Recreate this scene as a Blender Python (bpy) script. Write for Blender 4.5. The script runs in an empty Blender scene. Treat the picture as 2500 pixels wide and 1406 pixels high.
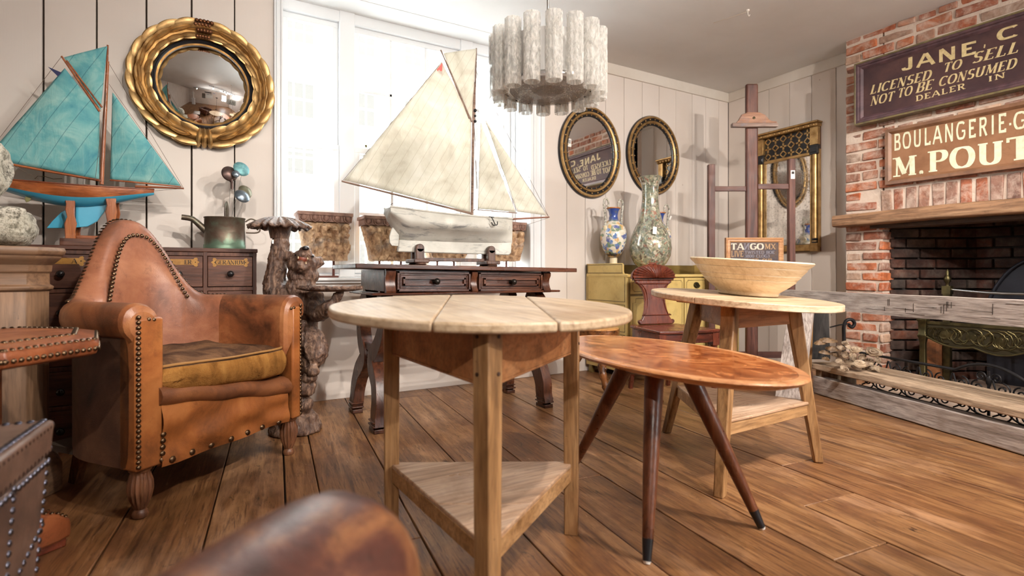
import bpy, bmesh, math, random
from math import sin, cos, pi, radians, sqrt, atan2
from mathutils import Vector, Matrix, Euler, noise
SC = bpy.context.scene
COL = SC.collection
random.seed(7)

# ------------------------------------------------------------------ camera, sky, lamps, exposure
TH = radians(29.88)
FPX, CX, HY, EYE = 1290.0, 1250.0, 667.0, 0.80
cam_data = bpy.data.cameras.new('camera')
cam_data.sensor_width = 36.0
cam_data.lens = FPX / 2500 * 36.0
cam_data.shift_y = (HY - 703.0) / 2500
cam_data.clip_start = 0.05
cam_data.dof.use_dof = True
cam_data.dof.focus_distance = 2.5
cam_data.dof.aperture_fstop = 2.4
cam = bpy.data.objects.new('camera', cam_data)
COL.objects.link(cam)
cam.location = (0, 0, EYE)
cam.rotation_euler = (pi / 2, 0, -TH)
SC.camera = cam

SC.view_settings.view_transform = 'Standard'
SC.view_settings.look = 'None'
SC.view_settings.gamma = 1
SC.view_settings.use_curve_mapping = False
SC.view_settings.exposure = 0.68
SC.cycles.max_bounces = 8
SC.cycles.diffuse_bounces = 4
SC.cycles.glossy_bounces = 4
SC.cycles.transmission_bounces = 6
SC.cycles.transparent_max_bounces = 12
SC.cycles.caustics_reflective = False
SC.cycles.caustics_refractive = False
SC.cycles.sample_clamp_indirect = 4.0

world = bpy.data.worlds.new('overcast_sky')
SC.world = world
world.use_nodes = True
bg = world.node_tree.nodes['Background']
bg.inputs['Color'].default_value = (0.90, 0.96, 1.0, 1)
bg.inputs['Strength'].default_value = 15.0

def portal(loc, rot, sx, sy):
    d = bpy.data.lights.new('daylight_portal', 'AREA')
    d.shape = 'RECTANGLE'; d.size = sx; d.size_y = sy
    d.cycles.is_portal = True
    o = bpy.data.objects.new('daylight_portal', d); COL.objects.link(o)
    o.location = loc; o.rotation_euler = rot
portal((1.26, 3.95, 1.66), (-pi / 2, 0, 0), 1.9, 1.9)
portal((3.4, -3.75, 1.6), (pi / 2, 0, 0), 1.2, 1.3)

# track lamps of the room (ceiling rail behind the camera): position, aim, power, cone
WARM = (1.0, 0.925, 0.84)
LAMPS = [
    ((0.62, 0.35, 2.36), (-0.15, 3.4, 1.35), 100, 74),
    ((1.30, 0.10, 2.36), (0.75, 2.2, 0.5), 80, 80),
    ((2.00, -0.15, 2.36), (2.6, 1.9, 0.9), 120, 95),
    ((2.72, -0.40, 2.36), (3.2, 3.3, 1.2), 110, 80),
    ((3.05, -0.52, 2.36), (4.2, 1.2, 1.5), 60, 80),
    ((1.66, -0.02, 2.36), (3.3, 1.3, 0.5), 110, 80),
]

FILL_UPLIGHTS = [((1.35, -1.25, 1.62), 125), ((3.75, -1.35, 1.62), 125)]   # uplighters added behind the viewer to brighten the ceiling and soften shadows

BACK_LAMPS = [((3.15, -2.30, 2.38), (0.95, 1.25, 0.55), 230, 42), ((-0.9, -1.7, 2.38), (0.9, 3.2, 0.7), 120, 50)]   # rail at the back of the shop

# ------------------------------------------------------------------ pixel of the photograph -> point in the room
_s, _c = sin(TH), cos(TH)
def at(px, py, Z):
    X = (px - CX) / FPX * Z
    return Vector((X * _c + Z * _s, -X * _s + Z * _c, EYE - (py - HY) / FPX * Z))
def on(px, py, x=None, y=None, z=None):
    k = (px - CX) / FPX
    if x is not None: Z = x / (k * _c + _s)
    elif y is not None: Z = y / (-k * _s + _c)
    else: Z = (EYE - z) * FPX / (py - HY)
    return at(px, py, Z)

# ------------------------------------------------------------------ object helpers
def tag(o, label=None, cat=None, group=None, kind=None):
    if label: o['label'] = label
    if cat: o['category'] = cat
    if group: o['group'] = group
    if kind: o['kind'] = kind
    return o
def thing(name, label, cat, loc=(0, 0, 0), rz=0.0, group=None):
    o = bpy.data.objects.new(name, None)
    o.empty_display_size = 0.05
    COL.objects.link(o)
    o.location = loc; o.rotation_euler = (0, 0, rz)
    return tag(o, label, cat, group)
def copy_tree(o, parent=None):
    c = o.copy(); COL.objects.link(c)
    c.parent = parent
    for ch in list(o.children): copy_tree(ch, c)
    return c

class MB:
    def __init__(s): s.v = []; s.f = []; s.r = []
    def add(s, vs, fs, r=0.0, M=None):
        n = len(s.v)
        s.v += [tuple(M @ Vector(p)) if M is not None else tuple(p) for p in vs]
        for f in fs: s.f.append([i + n for i in f]); s.r.append(r)
        return s
    def box(s, c, d, R=None, r=0.0, taper=(1, 1)):
        x, y, z = d[0] / 2, d[1] / 2, d[2] / 2; a, b = taper
        vs = [(-x, -y, -z), (x, -y, -z), (x, y, -z), (-x, y, -z), (-x * a, -y * b, z), (x * a, -y * b, z), (x * a, y * b, z), (-x * a, y * b, z)]
        fs = [(3, 2, 1, 0), (4, 5, 6, 7), (0, 1, 5, 4), (1, 2, 6, 5), (2, 3, 7, 6), (3, 0, 4, 7)]
        M = Matrix.Translation(c)
        if R is not None: M = M @ (R if isinstance(R, Matrix) else Euler(R).to_matrix().to_4x4())
        return s.add(vs, fs, r, M)
    def bx(s, x0, x1, y0, y1, z0, z1, r=0.0):
        return s.box(((x0 + x1) / 2, (y0 + y1) / 2, (z0 + z1) / 2), (abs(x1 - x0), abs(y1 - y0), abs(z1 - z0)), None, r)
    def bar(s, p0, p1, w, t, up=(0, 0, 1), w1=None, t1=None, r=0.0):
        p0 = Vector(p0); p1 = Vector(p1); d = (p1 - p0).normalized(); up = Vector(up)
        if abs(d.dot(up)) > 0.98: up = Vector((0, 1, 0))
        a = d.cross(up).normalized(); b = a.cross(d).normalized()
        w1 = w if w1 is None else w1; t1 = t if t1 is None else t1
        vs = []
        for p, ww, tt in ((p0, w, t), (p1, w1, t1)):
            for i, j in ((-1, -1), (1, -1), (1, 1), (-1, 1)): vs.append(p + a * (ww / 2 * i) + b * (tt / 2 * j))
        return s.add(vs, [(0, 1, 2, 3), (7, 6, 5, 4), (0, 4, 5, 1), (1, 5, 6, 2), (2, 6, 7, 3), (3, 7, 4, 0)], r)
    def rings(s, rs, caps=True, closed=False, r=0.0):
        n = len(rs[0]); vs = [p for q in rs for p in q]; fs = []
        m = len(rs)
        for i in range(m if closed else m - 1):
            a, b = i * n, ((i + 1) % m) * n
            for j in range(n):
                k = (j + 1) % n
                fs.append((a + j, a + k, b + k, b + j))
        if caps and not closed:
            fs.append(tuple(range(n - 1, -1, -1))); fs.append(tuple(range((m - 1) * n, m * n)))
        return s.add(vs, fs, r)
    def tube(s, pts, rad, n=8, closed=False, flat=1.0, r=0.0):
        pts = [Vector(p) for p in pts]; m = len(pts); rs = []
        prev = None
        for i, p in enumerate(pts):
            if closed: d = pts[(i + 1) % m] - pts[i - 1]
            else: d = pts[min(i + 1, m - 1)] - pts[max(i - 1, 0)]
            d.normalize()
            if prev is None:
                u = Vector((0, 0, 1)) if abs(d.z) < 0.9 else Vector((1, 0, 0))
                a = d.cross(u).normalized()
            else:
                a = (prev - d * prev.dot(d)).normalized()
            prev = a; b = d.cross(a)
            R = rad[i] if isinstance(rad, (list, tuple)) else rad
            rs.append([p + a * (R * cos(2 * pi * j / n)) + b * (R * flat * sin(2 * pi * j / n)) for j in range(n)])
        return s.rings(rs, True, closed, r)
    def lathe(s, prof, n=32, c=(0, 0, 0), M=None, flute=0, fd=0.0, sy=1.0, r=0.0):
        rs = []
        for q in prof:
            R, z = q[0], q[1]
            fl = q[2] if len(q) > 2 else 1.0
            ring = []
            for j in range(n):
                a = 2 * pi * j / n
                k = R * (1 - fd * fl * (0.5 + 0.5 * cos(flute * a))) if flute else R
                p = Vector((k * cos(a), k * sin(a) * sy, z))
                if M is not None: p = M @ p
                ring.append(p + Vector(c))
            rs.append(ring)
        return s.rings(rs, True, False, r)
    def prism(s, poly, t, M=None, r=0.0):
        # poly in local x,y; extruded 0..t along local z
        n = len(poly)
        vs = [(p[0], p[1], 0) for p in poly] + [(p[0], p[1], t) for p in poly]
        fs = [tuple(range(n - 1, -1, -1)), tuple(range(n, 2 * n))] + [(i, (i + 1) % n, n + (i + 1) % n, n + i) for i in range(n)]
        return s.add(vs, fs, r, M)
    def ball(s, c, R, n=16, m=10, M=None, r=0.0):
        if not isinstance(R, (tuple, list)): R = (R, R, R)
        rs = []
        for i in range(m + 1):
            t = pi * (0.001 + 0.998 * i / m)
            ring = []
            for j in range(n):
                a = 2 * pi * j / n
                p = Vector((R[0] * sin(t) * cos(a), R[1] * sin(t) * sin(a), -R[2] * cos(t)))
                if M is not None: p = M @ p
                ring.append(p + Vector(c))
            rs.append(ring)
        return s.rings(rs, True, False, r)
    def sheet(s, fn, nu, nv, cu=False, cv=False, r=0.0):
        U = nu if cu else nu + 1; V = nv if cv else nv + 1
        vs = [fn(i / nu, j / nv) for i in range(U) for j in range(V)]
        fs = []
        for i in range(nu):
            for j in range(nv):
                a = i * V + j; b = ((i + 1) % U) * V + j; c = ((i + 1) % U) * V + (j + 1) % V; d = i * V + (j + 1) % V
                fs.append((a, b, c, d))
        return s.add(vs, fs, r)
    def nails(s, pts, gap, rad, nrm, h=0.6):
        # row of domed nail heads along a polyline, on the surface with the given normal
        pts = [Vector(p) for p in pts]; acc = 0.0
        nr = [Vector(nrm)] * len(pts) if not isinstance(nrm, list) else [Vector(q) for q in nrm]
        for i in range(len(pts) - 1):
            L = (pts[i + 1] - pts[i]).length
            while acc <= L:
                t = acc / L if L else 0
                p = pts[i].lerp(pts[i + 1], t); q = nr[i].lerp(nr[i + 1], t).normalized()
                M = q.to_track_quat('Z', 'Y').to_matrix().to_4x4()
                rs = []
                for (k, z) in ((1, 0), (0.85, 0.55), (0.45, 0.9), (0.02, 1.0)):
                    rs.append([p + M @ Vector((rad * k * cos(2 * pi * j / 7), rad * k * sin(2 * pi * j / 7), rad * h * z)) for j in range(7)])
                s.rings(rs)
                acc += gap
            acc -= L
        return s
    def obj(s, name, mat, parent=None, smooth=None, bevel=0.0, seg=2, sub=0, label=None, kind=None, loc=None, wld=False):
        if wld:   # vertices given in room coordinates: bring them into the parent's frame
            Mw, q = Matrix(), parent
            while q is not None:
                Mw = Matrix.Translation(q.location) @ q.rotation_euler.to_matrix().to_4x4() @ Mw; q = q.parent
            Mi = Mw.inverted()
            s.v = [tuple(Mi @ Vector(p)) for p in s.v]
        me = bpy.data.meshes.new(name)
        me.from_pydata(s.v, [], s.f)
        if any(s.r):
            at_ = me.attributes.new('rnd', 'FLOAT', 'FACE')
            at_.data.foreach_set('value', s.r)
        bm = bmesh.new(); bm.from_mesh(me)
        bmesh.ops.recalc_face_normals(bm, faces=bm.faces)
        bm.to_mesh(me); bm.free()
        if smooth:
            me.polygons.foreach_set('use_smooth', [True] * len(me.polygons))
            if smooth < 180: me.set_sharp_from_angle(angle=radians(smooth))
        me.materials.append(mat)
        o = bpy.data.objects.new(name, me)
        COL.objects.link(o)
        if parent is not None: o.parent = parent
        if loc is not None: o.location = loc
        if bevel:
            m = o.modifiers.new('bevel', 'BEVEL'); m.width = bevel; m.segments = seg; m.limit_method = 'ANGLE'; m.angle_limit = radians(40)
            if not smooth:
                me.polygons.foreach_set('use_smooth', [True] * len(me.polygons))
                me.set_sharp_from_angle(angle=radians(50))
            m.harden_normals = False
        if sub:
            m = o.modifiers.new('sub', 'SUBSURF'); m.levels = sub; m.render_levels = sub
        if label: o['label'] = label
        if kind: o['kind'] = kind
        return o

def struct(name, mb, m, parent=None, **k):
    return mb.obj(name, m, parent, kind='structure', **k)

def smooth_path(pts, k=6, closed=False):
    # Catmull-Rom through points
    P = [Vector(p) for p in pts]; n = len(P); out = []
    rng = n if closed else n - 1
    for i in range(rng):
        if closed: a, b, c, d = P[i - 1], P[i], P[(i + 1) % n], P[(i + 2) % n]
        else: a, b, c, d = P[max(i - 1, 0)], P[i], P[i + 1], P[min(i + 2, n - 1)]
        for j in range(k):
            t = j / k
            out.append(0.5 * ((2 * b) + (c - a) * t + (2 * a - 5 * b + 4 * c - d) * t * t + (3 * b - a - 3 * c + d) * t ** 3))
    if not closed: out.append(P[-1])
    return out

# ------------------------------------------------------------------ materials
def lin(c):
    c = c / 255.0
    return c / 12.92 if c <= 0.04045 else ((c + 0.055) / 1.055) ** 2.4
def rgb(r, g, b): return (lin(r), lin(g), lin(b), 1)
_M = {}
class NT:
    def __init__(s, name):
        s.m = bpy.data.materials.new(name); s.m.use_nodes = True
        s.t = s.m.node_tree; s.b = s.t.nodes['Principled BSDF']; s.out = s.t.nodes['Material Output']
    def n(s, typ, attrs=None, **ins):
        o = s.t.nodes.new('ShaderNode' + typ)
        for k, v in (attrs or {}).items(): setattr(o, k, v)
        for k, v in ins.items():
            key = int(k[1:]) if k[0] == 'i' and k[1:].isdigit() else k.replace('_', ' ')
            s.set(o.inputs[key], v)
        return o
    def set(s, inp, v):
        if isinstance(v, bpy.types.NodeSocket): s.t.links.new(v, inp)
        else: inp.default_value = v
    def p(s, **ins):
        for k, v in ins.items(): s.set(s.b.inputs[k.replace('_', ' ')], v)
    def coord(s, scale=(1, 1, 1), rot=(0, 0, 0), off=None):
        c = s.n('TexCoord').outputs['Object']
        if off is not None:
            c = s.n('VectorMath', {'operation': 'ADD'}, i0=c, i1=off).outputs[0]
        return s.n('Mapping', Vector=c, Scale=scale, Rotation=rot).outputs[0]
    def rnd(s): return s.n('Attribute', {'attribute_name': 'rnd'}).outputs['Fac']
    def rndvec(s, k=37.0):
        r = s.n('Math', {'operation': 'MULTIPLY'}, i0=s.rnd(), i1=k).outputs[0]
        return s.n('CombineXYZ', X=r, Y=r, Z=r).outputs[0]
    def noise(s, vec, scale, detail=4, rough=0.55, dist=0.0):
        return s.n('TexNoise', Vector=vec, Scale=scale, Detail=detail, Roughness=rough, Distortion=dist).outputs['Fac']
    def ramp(s, fac, stops, interp='LINEAR'):
        o = s.n('ValToRGB', Fac=fac); e = o.color_ramp.elements
        o.color_ramp.interpolation = interp
        while len(e) < len(stops): e.new(0.5)
        for i, (p, c) in enumerate(stops):
            e[i].position = p; e[i].color = c if len(c) == 4 else (*c, 1)
        return o.outputs['Color']
    def gray(s, fac, a, b, va=0.0, vb=1.0):
        return s.n('MapRange', Value=fac, From_Min=a, From_Max=b, To_Min=va, To_Max=vb).outputs[0]
    def mix(s, fac, a, b, mode='MIX'):
        o = s.n('Mix', {'data_type': 'RGBA', 'blend_type': mode})
        s.set(o.inputs[0], fac); s.set(o.inputs[6], a); s.set(o.inputs[7], b)
        return o.outputs[2]
    def bump(s, h, strength=0.3, dist=0.01):
        s.p(Normal=s.n('Bump', Height=h, Strength=strength, Distance=dist).outputs[0])

def wood(name, c0, c1, c2, axis='z', scale=1.0, rough=0.5, grain=0.55, stain=None, stain_amt=0.5, bump=0.25, spec=0.5, coat=0.0):
    """c0 dark grain, c1 body, c2 light; axis = direction the grain runs"""
    key = (name, axis)
    if key in _M: return _M[key]
    N = NT(name + '_' + axis)
    k = {'x': (0.09, 1, 1), 'y': (1, 0.09, 1), 'z': (1, 1, 0.09)}[axis]
    off = N.rndvec()
    v = N.coord(k, off=off)
    a = N.noise(v, 13 * scale, 5, 0.6, 1.2)
    col = N.ramp(a, [(0.25, c0), (0.46, c1), (0.72, c2)])
    g = N.noise(v, 95 * scale, 3, 0.6, 0.3)
    col = N.mix(N.gray(g, 0.42, 0.72, 0.0, grain), col, N.mix(1.0, col, c0, 'MULTIPLY'))
    vb = N.coord((1, 1, 1), off=off)
    if stain:
        b = N.noise(vb, 5 * scale, 5, 0.65, 0.4)
        col = N.mix(N.gray(b, 0.52, 0.72, 0.0, stain_amt), col, stain)
    col = N.mix(N.gray(N.rnd(), 0.955, 0.965), col, rgb(58, 48, 44))
    sp = N.noise(vb, 70 * scale, 2, 0.5)
    col = N.mix(N.gray(sp, 0.70, 0.78, 0.0, 0.55), col, c0)
    ra = N.gray(N.noise(vb, 9, 3), 0.3, 0.7, rough - 0.08, rough + 0.10)
    N.p(Base_Color=col, Roughness=ra, Specular_IOR_Level=spec, Coat_Weight=coat, Coat_Roughness=0.15)
    N.bump(g, bump, 0.003)
    _M[key] = N.m
    return N.m
def leather(name, c0, c1, c2, rough=0.42, scale=1.0, scratch=0.35):
    if name in _M: return _M[name]
    N = NT(name); v = N.coord()
    a = N.noise(v, 4.5 * scale, 6, 0.62, 0.6)
    col = N.ramp(a, [(0.30, c0), (0.50, c1), (0.70, c2)])
    w = N.noise(N.coord((1, 0.25, 1), (0.4, 0.7, 0.9)), 40 * scale, 4, 0.7, 0.8)
    col = N.mix(N.gray(w, 0.60, 0.75, 0.0, scratch), col, c2)
    d = N.noise(v, 18 * scale, 5, 0.7, 0.2)
    col = N.mix(N.gray(d, 0.55, 0.75, 0.0, 0.65), col, c0)
    vo = N.n('TexVoronoi', Vector=v, Scale=260.0).outputs['Distance']
    N.p(Base_Color=col, Roughness=N.gray(a, 0.3, 0.7, rough + 0.1, rough - 0.08))
    h = N.n('Math', {'operation': 'ADD'}, i0=N.n('Math', {'operation': 'MULTIPLY'}, i0=vo, i1=0.25).outputs[0], i1=d).outputs[0]
    N.bump(h, 0.28, 0.004)
    _M[name] = N.m
    return N.m
def plain(name, c, rough=0.5, metal=0.0, var=0.0, c2=None, vscale=6.0, bump=0.0, bscale=60.0, spec=0.5, trans=0.0, dark=0.0):
    if name in _M: return _M[name]
    N = NT(name)
    if var or c2 or bump or dark:
        v = N.coord()
        a = N.noise(v, vscale, 5, 0.6, 0.3)
        col = c
        if c2: col = N.mix(N.gray(a, 0.42, 0.66), c, c2)
        if dark:
            col = N.mix(N.gray(N.noise(v, vscale * 5, 4, 0.7), 0.55, 0.72, 0, dark), col, N.mix(1.0, col, (0.25, 0.22, 0.2, 1), 'MULTIPLY'))
        N.p(Base_Color=col)
        if bump: N.bump(N.noise(v, bscale, 4, 0.6), bump, 0.004)
    else: N.p(Base_Color=c)
    N.p(Roughness=rough, Metallic=metal, Specular_IOR_Level=spec, Transmission_Weight=trans)
    _M[name] = N.m
    return N.m

pine = dict(c0=rgb(98, 66, 36), c1=rgb(160, 119, 76), c2=rgb(190, 150, 106), rough=0.48, stain=rgb(126, 84, 50), stain_amt=0.55)
def PINE(ax): return wood('stripped_pine', axis=ax, **pine)
def TOPW(ax): return wood('scrubbed_top', rgb(150, 120, 90), rgb(200, 174, 142), rgb(218, 196, 168), ax, 0.8, 0.36, 0.5, rgb(150, 112, 82), 0.5)
def SHELFW(ax): return wood('worn_shelf', rgb(118, 84, 58), rgb(182, 146, 116), rgb(206, 176, 150), ax, 0.9, 0.34, 0.5, rgb(134, 98, 70), 0.6)
def MAHOG(ax): return wood('mahogany', rgb(46, 18, 12), rgb(98, 44, 28), rgb(126, 62, 40), ax, 1.0, 0.28, 0.5, rgb(54, 22, 16), 0.5)
def OAKD(ax): return wood('dark_oak', rgb(28, 14, 10), rgb(74, 40, 26), rgb(112, 66, 42), ax, 1.0, 0.30, 0.6, rgb(32, 18, 14), 0.6)
def EASELW(ax): return wood('easel_beech', rgb(52, 26, 20), rgb(94, 54, 42), rgb(124, 80, 64), ax, 0.9, 0.5, 0.5, rgb(74, 42, 40), 0.6)
def TEAK(ax): return wood('teak_leg', rgb(56, 26, 14), rgb(98, 54, 32), rgb(126, 74, 46), ax, 1.2, 0.30, 0.4)
def DRIFT(ax): return wood('weathered_beam', rgb(112, 98, 90), rgb(178, 164, 156), rgb(206, 195, 187), ax, 1.3, 0.75, 0.7, rgb(140, 122, 110), 0.5, 0.6)
def DRIFTB(ax): return wood('weathered_shelf', rgb(80, 62, 48), rgb(176, 150, 124), rgb(206, 180, 154), ax, 1.3, 0.7, 0.6, rgb(118, 88, 64), 0.5, 0.5)
def DRAWW(ax): return wood('drawer_oak', rgb(44, 24, 18), rgb(92, 56, 42), rgb(120, 78, 58), ax, 1.0, 0.45, 0.5, rgb(56, 32, 24), 0.5)
WALLP = None
def wallpaint():
    N = NT('cream_board_paint')
    v = N.coord(off=N.rndvec(3.0))
    a = N.noise(v, 1.6, 4, 0.5)
    col = N.ramp(a, [(0.3, rgb(214, 203, 194)), (0.7, rgb(224, 214, 206))])
    r = N.rnd()
    col = N.mix(N.gray(r, 0, 1, 0.0, 0.25), col, rgb(206, 192, 178))
    kn = N.n('TexVoronoi', Vector=N.coord((1, 1, 0.55), off=N.rndvec(3.0)), Scale=7.5, Randomness=1.0).outputs['Distance']
    col = N.mix(N.gray(kn, 0.034, 0.014, 0.0, 0.85), col, rgb(128, 92, 66))
    st = N.noise(N.coord((1, 1, 0.05), off=N.rndvec(3.0)), 60, 3, 0.6)
    N.p(Base_Color=col, Roughness=0.55)
    N.bump(st, 0.10, 0.003)
    return N.m
M_WALL = wallpaint()
M_GAP = plain('board_gap_shadow', rgb(66, 52, 42), 0.9)
M_CEIL = plain('ceiling_paint', rgb(226, 224, 222), 0.8, c2=rgb(218, 215, 212), vscale=1.0, bump=0.04, bscale=20)
M_WIN = plain('window_gloss_paint', rgb(236, 238, 240), 0.35)
M_TRIM = plain('cream_trim', rgb(220, 212, 202), 0.5, c2=rgb(208, 198, 186), vscale=2)
M_IRON = plain('black_iron', rgb(40, 38, 40), 0.5, 0.6, bump=0.2)
M_STEEL = plain('brushed_steel', rgb(170, 168, 166), 0.3, 1.0)
M_CHROME = plain('dull_chrome', rgb(196, 192, 190), 0.22, 1.0)
M_BRASS = plain('aged_brass', rgb(104, 94, 64), 0.45, 1.0, c2=rgb(70, 64, 46), vscale=12)
M_NAIL = plain('antique_nail_brass', rgb(104, 82, 62), 0.32, 1.0)
M_WHITE = plain('white_card', rgb(235, 232, 226), 0.6)
M_STRING = plain('pale_string', rgb(186, 168, 146), 0.8)
M_CORD = plain('dark_rigging', rgb(96, 78, 66), 0.8)

# ================================================================== THE ROOM
YB, XR, CEIL = 3.464, 4.456, 2.574
def floor_mat():
    N = NT('old_floorboards')
    off = N.rndvec(29.0)
    v = N.coord((1, 0.07, 1), off=off)
    a = N.noise(v, 17, 6, 0.62, 1.4)
    col = N.ramp(a, [(0.28, rgb(82, 54, 32)), (0.47, rgb(138, 97, 60)), (0.70, rgb(170, 128, 86))])
    col = N.mix(N.gray(N.rnd(), 0, 1, 0.0, 0.42), col, N.mix(1.0, col, rgb(190, 150, 112), 'MULTIPLY'))
    g = N.noise(v, 130, 4, 0.65, 0.4)
    col = N.mix(N.gray(g, 0.50, 0.64, 0.0, 0.8), col, rgb(84, 50, 32))
    vb = N.coord(off=off)
    st = N.noise(vb, 3.4, 6, 0.72, 0.3)
    col = N.mix(N.gray(st, 0.50, 0.68, 0.0, 0.72), col, rgb(96, 58, 38))
    wr = N.noise(N.coord((1, 0.35, 1), off=off), 6, 5, 0.7, 0.5)
    col = N.mix(N.gray(wr, 0.52, 0.74, 0.0, 0.5), col, rgb(206, 160, 122))
    sc = N.noise(N.coord((1, 0.12, 1), (0, 0, 0.5), off=off), 70, 3, 0.7, 1.0)
    col = N.mix(N.gray(sc, 0.66, 0.74, 0.0, 0.4), col, rgb(214, 176, 140))
    bl = N.noise(N.coord((1, 0.4, 1), off=off), 24, 5, 0.75, 0.6)
    col = N.mix(N.gray(bl, 0.62, 0.70, 0.0, 0.85), col, rgb(46, 29, 22))
    N.p(Base_Color=col, Roughness=N.gray(wr, 0.3, 0.75, 0.34, 0.52), Specular_IOR_Level=0.5)
    N.bump(N.mix(0.5, a, g), 0.25, 0.004)
    return N.m
mb = MB()
rr = random.Random(3)
seams = [-5.2]
while seams[-1] < -0.75: seams.append(seams[-1] + rr.uniform(0.21, 0.27))
seams = seams[:-1] + [-0.455, -0.195, 0.03, 0.145, 0.403, 0.694, 0.952, 1.18, 1.42, 1.66, 1.925, 2.16]
while seams[-1] < 5.6: seams.append(seams[-1] + rr.uniform(0.2, 0.27))
for a, b in zip(seams, seams[1:]):
    ends = [-4.6]
    while ends[-1] < 4.0: ends.append(ends[-1] + rr.uniform(1.7, 3.6))
    if abs(a - 1.66) < 0.01 or abs(a - 1.925) < 0.01: ends = [-4.6, -1.0, 1.25 if a < 1.8 else 1.55, 4.3]
    for p, q in zip(ends, ends[1:]):
        g1, g2 = rr.uniform(0.0015, 0.0036), rr.uniform(0.0015, 0.0036)
        mb.bx(a + g1, b - g2, p + 0.0015, min(q, 4.1) - 0.0015, -0.03, rr.uniform(-0.0015, 0.001), r=rr.uniform(0.02, 1))
fl = struct('floor', mb, floor_mat(), bevel=0.0025)
fl.rotation_euler = (0, 0, -radians(5.8))
mb = MB().bx(-3.2, 5.3, -4.2, 4.2, -0.08, -0.022)
struct('floor_subfloor', mb, M_GAP, fl).rotation_euler = (0, 0, radians(5.8))

mb = MB().bx(-3.0, XR + 0.5, -4.0, YB, CEIL, CEIL + 0.1)
mb.bx(0.36, 2.2, YB, 3.9, CEIL - 0.003, CEIL + 0.1)
ceil = struct('ceiling', mb, M_CEIL)

def boards(mb, edges, z0, z1, fn, gap, rs):
    for a, b in zip(edges, edges[1:]):
        fn(mb, a + gap * rs.uniform(.3, .7), b - gap * rs.uniform(.3, .7), z0, z1, rs.uniform(0.01, 1))
# back wall: wide old boards left of the window, tighter boards on the right
mb = MB()
e = [-2.7]
while e[-1] < -1.05: e.append(e[-1] + rr.uniform(0.2, 0.22))
e = e[:-1] + [-0.935, -0.718, -0.506, -0.292, -0.081, 0.132, 0.345]
boards(mb, e, 0, CEIL, lambda m, a, b, c, d, r: m.bx(a, b, YB, YB + 0.022, c, d, r), 0.0075, rr)
e = [2.27, 2.499, 2.685, 2.9, 3.105, 3.314, 3.517, 3.729, 3.945, 4.131, 4.317, XR]
boards(mb, e, 0, CEIL, lambda m, a, b, c, d, r: m.bx(a, b, YB, YB + 0.022, c, d, r), 0.0034, rr)
mb.bx(0.339, 2.275, YB + 0.004, YB + 0.03, 0, 0.76, 0.4)
wb = struct('wall_back', mb, M_WALL, bevel=0.002)
mb = MB()
mb.bx(-2.7, 0.36, YB + 0.022, YB + 0.3, 0, CEIL); mb.bx(2.17, XR + 0.3, YB + 0.022, YB + 0.3, 0, CEIL); mb.bx(0.36, 2.17, YB + 0.03, YB + 0.3, 0, 0.735)
struct('wall_backing', mb, M_GAP, wb)
mb = MB().bx(2.28, XR, YB - 0.016, YB + 0.01, 2.483, CEIL)
struct('trim_1', mb, M_TRIM, bevel=0.003)
# right wall
mb = MB()
e = [YB]
for v in (3.235, 3.028, 2.831, 2.633, 2.43, 2.2): e.append(v)
boards(mb, e[::-1], 0, CEIL, lambda m, a, b, c, d, r: m.bx(XR, XR + 0.022, a, b, c, d, r), 0.005, rr)
e = [0.45 - i * 0.24 for i in range(19)]
boards(mb, e[::-1], 0, CEIL, lambda m, a, b, c, d, r: m.bx(XR, XR + 0.022, a, b, c, d, r), 0.006, rr)
wr = struct('wall_right', mb, M_WALL, bevel=0.002)
mb = MB().bx(XR + 0.022, XR + 0.2, 2.15, YB + 0.3, 0, CEIL).bx(XR + 0.022, XR + 0.2, -4, 0.5, 0, CEIL)
struct('wall_backing', mb, M_GAP, wr)
mb = MB().bx(XR - 0.016, XR + 0.01, 2.2, YB - 0.016, 2.483, CEIL)
struct('trim_2', mb, M_TRIM, bevel=0.003)
# the walls behind the camera (seen in the mirrors)
mb = MB(); e = [-4.0 + 0.3 * i for i in range(26)]
boards(mb, [q for q in e if q < YB + 0.1], 0, CEIL, lambda m, a, b, c, d, r: m.bx(-2.62, -2.6, a, b, c, d, r), 0.006, rr)
mb.bx(-2.75, -2.62, -4, YB + 0.3, 0, CEIL, 0.5)
struct('wall_left', mb, M_WALL)
mb = MB()
mb.bx(-2.7, 2.9, -3.7, -3.6, 0, CEIL, .3).bx(3.9, XR + 0.3, -3.7, -3.6, 0, CEIL, .3).bx(2.9, 3.9, -3.7, -3.6, 0, 1.0, .3).bx(2.9, 3.9, -3.7, -3.6, 2.2, CEIL, .3)
struct('wall_front', mb, M_WALL)

# ------------------------------------------------------------------ window in its recess
def glass_mat():
    N = NT('window_glass')
    t = N.n('BsdfTransparent', Color=(0.97, 0.985, 0.98, 1)); g = N.n('BsdfGlossy', Roughness=0.02)
    fc = N.n('LayerWeight', Blend=0.5).outputs['Facing']
    fr = N.n('Math', {'operation': 'MULTIPLY_ADD'}, i0=N.n('Math', {'operation': 'POWER'}, i0=fc, i1=5.0).outputs[0], i1=0.5, i2=0.03).outputs[0]
    mx = N.n('MixShader', i0=fr, i1=t.outputs[0], i2=g.outputs[0])
    N.t.links.new(mx.outputs[0], N.out.inputs['Surface'])
    return N.m
M_GLASS = glass_mat()
YW = 3.72
mb = MB()
mb.bx(0.355, 0.389, YB, YW + 0.1, 0.76, CEIL); mb.bx(2.136, 2.17, YB, YW + 0.1, 0.76, CEIL)       # reveals
mb.bx(0.2, 0.389, YW + 0.02, YW + 0.12, 0.5, CEIL); mb.bx(2.136, 2.3, YW + 0.02, YW + 0.12, 0.5, CEIL)
mb.bx(0.36, 2.17, YW + 0.02, YW + 0.12, 0.5, 0.73)
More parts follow.
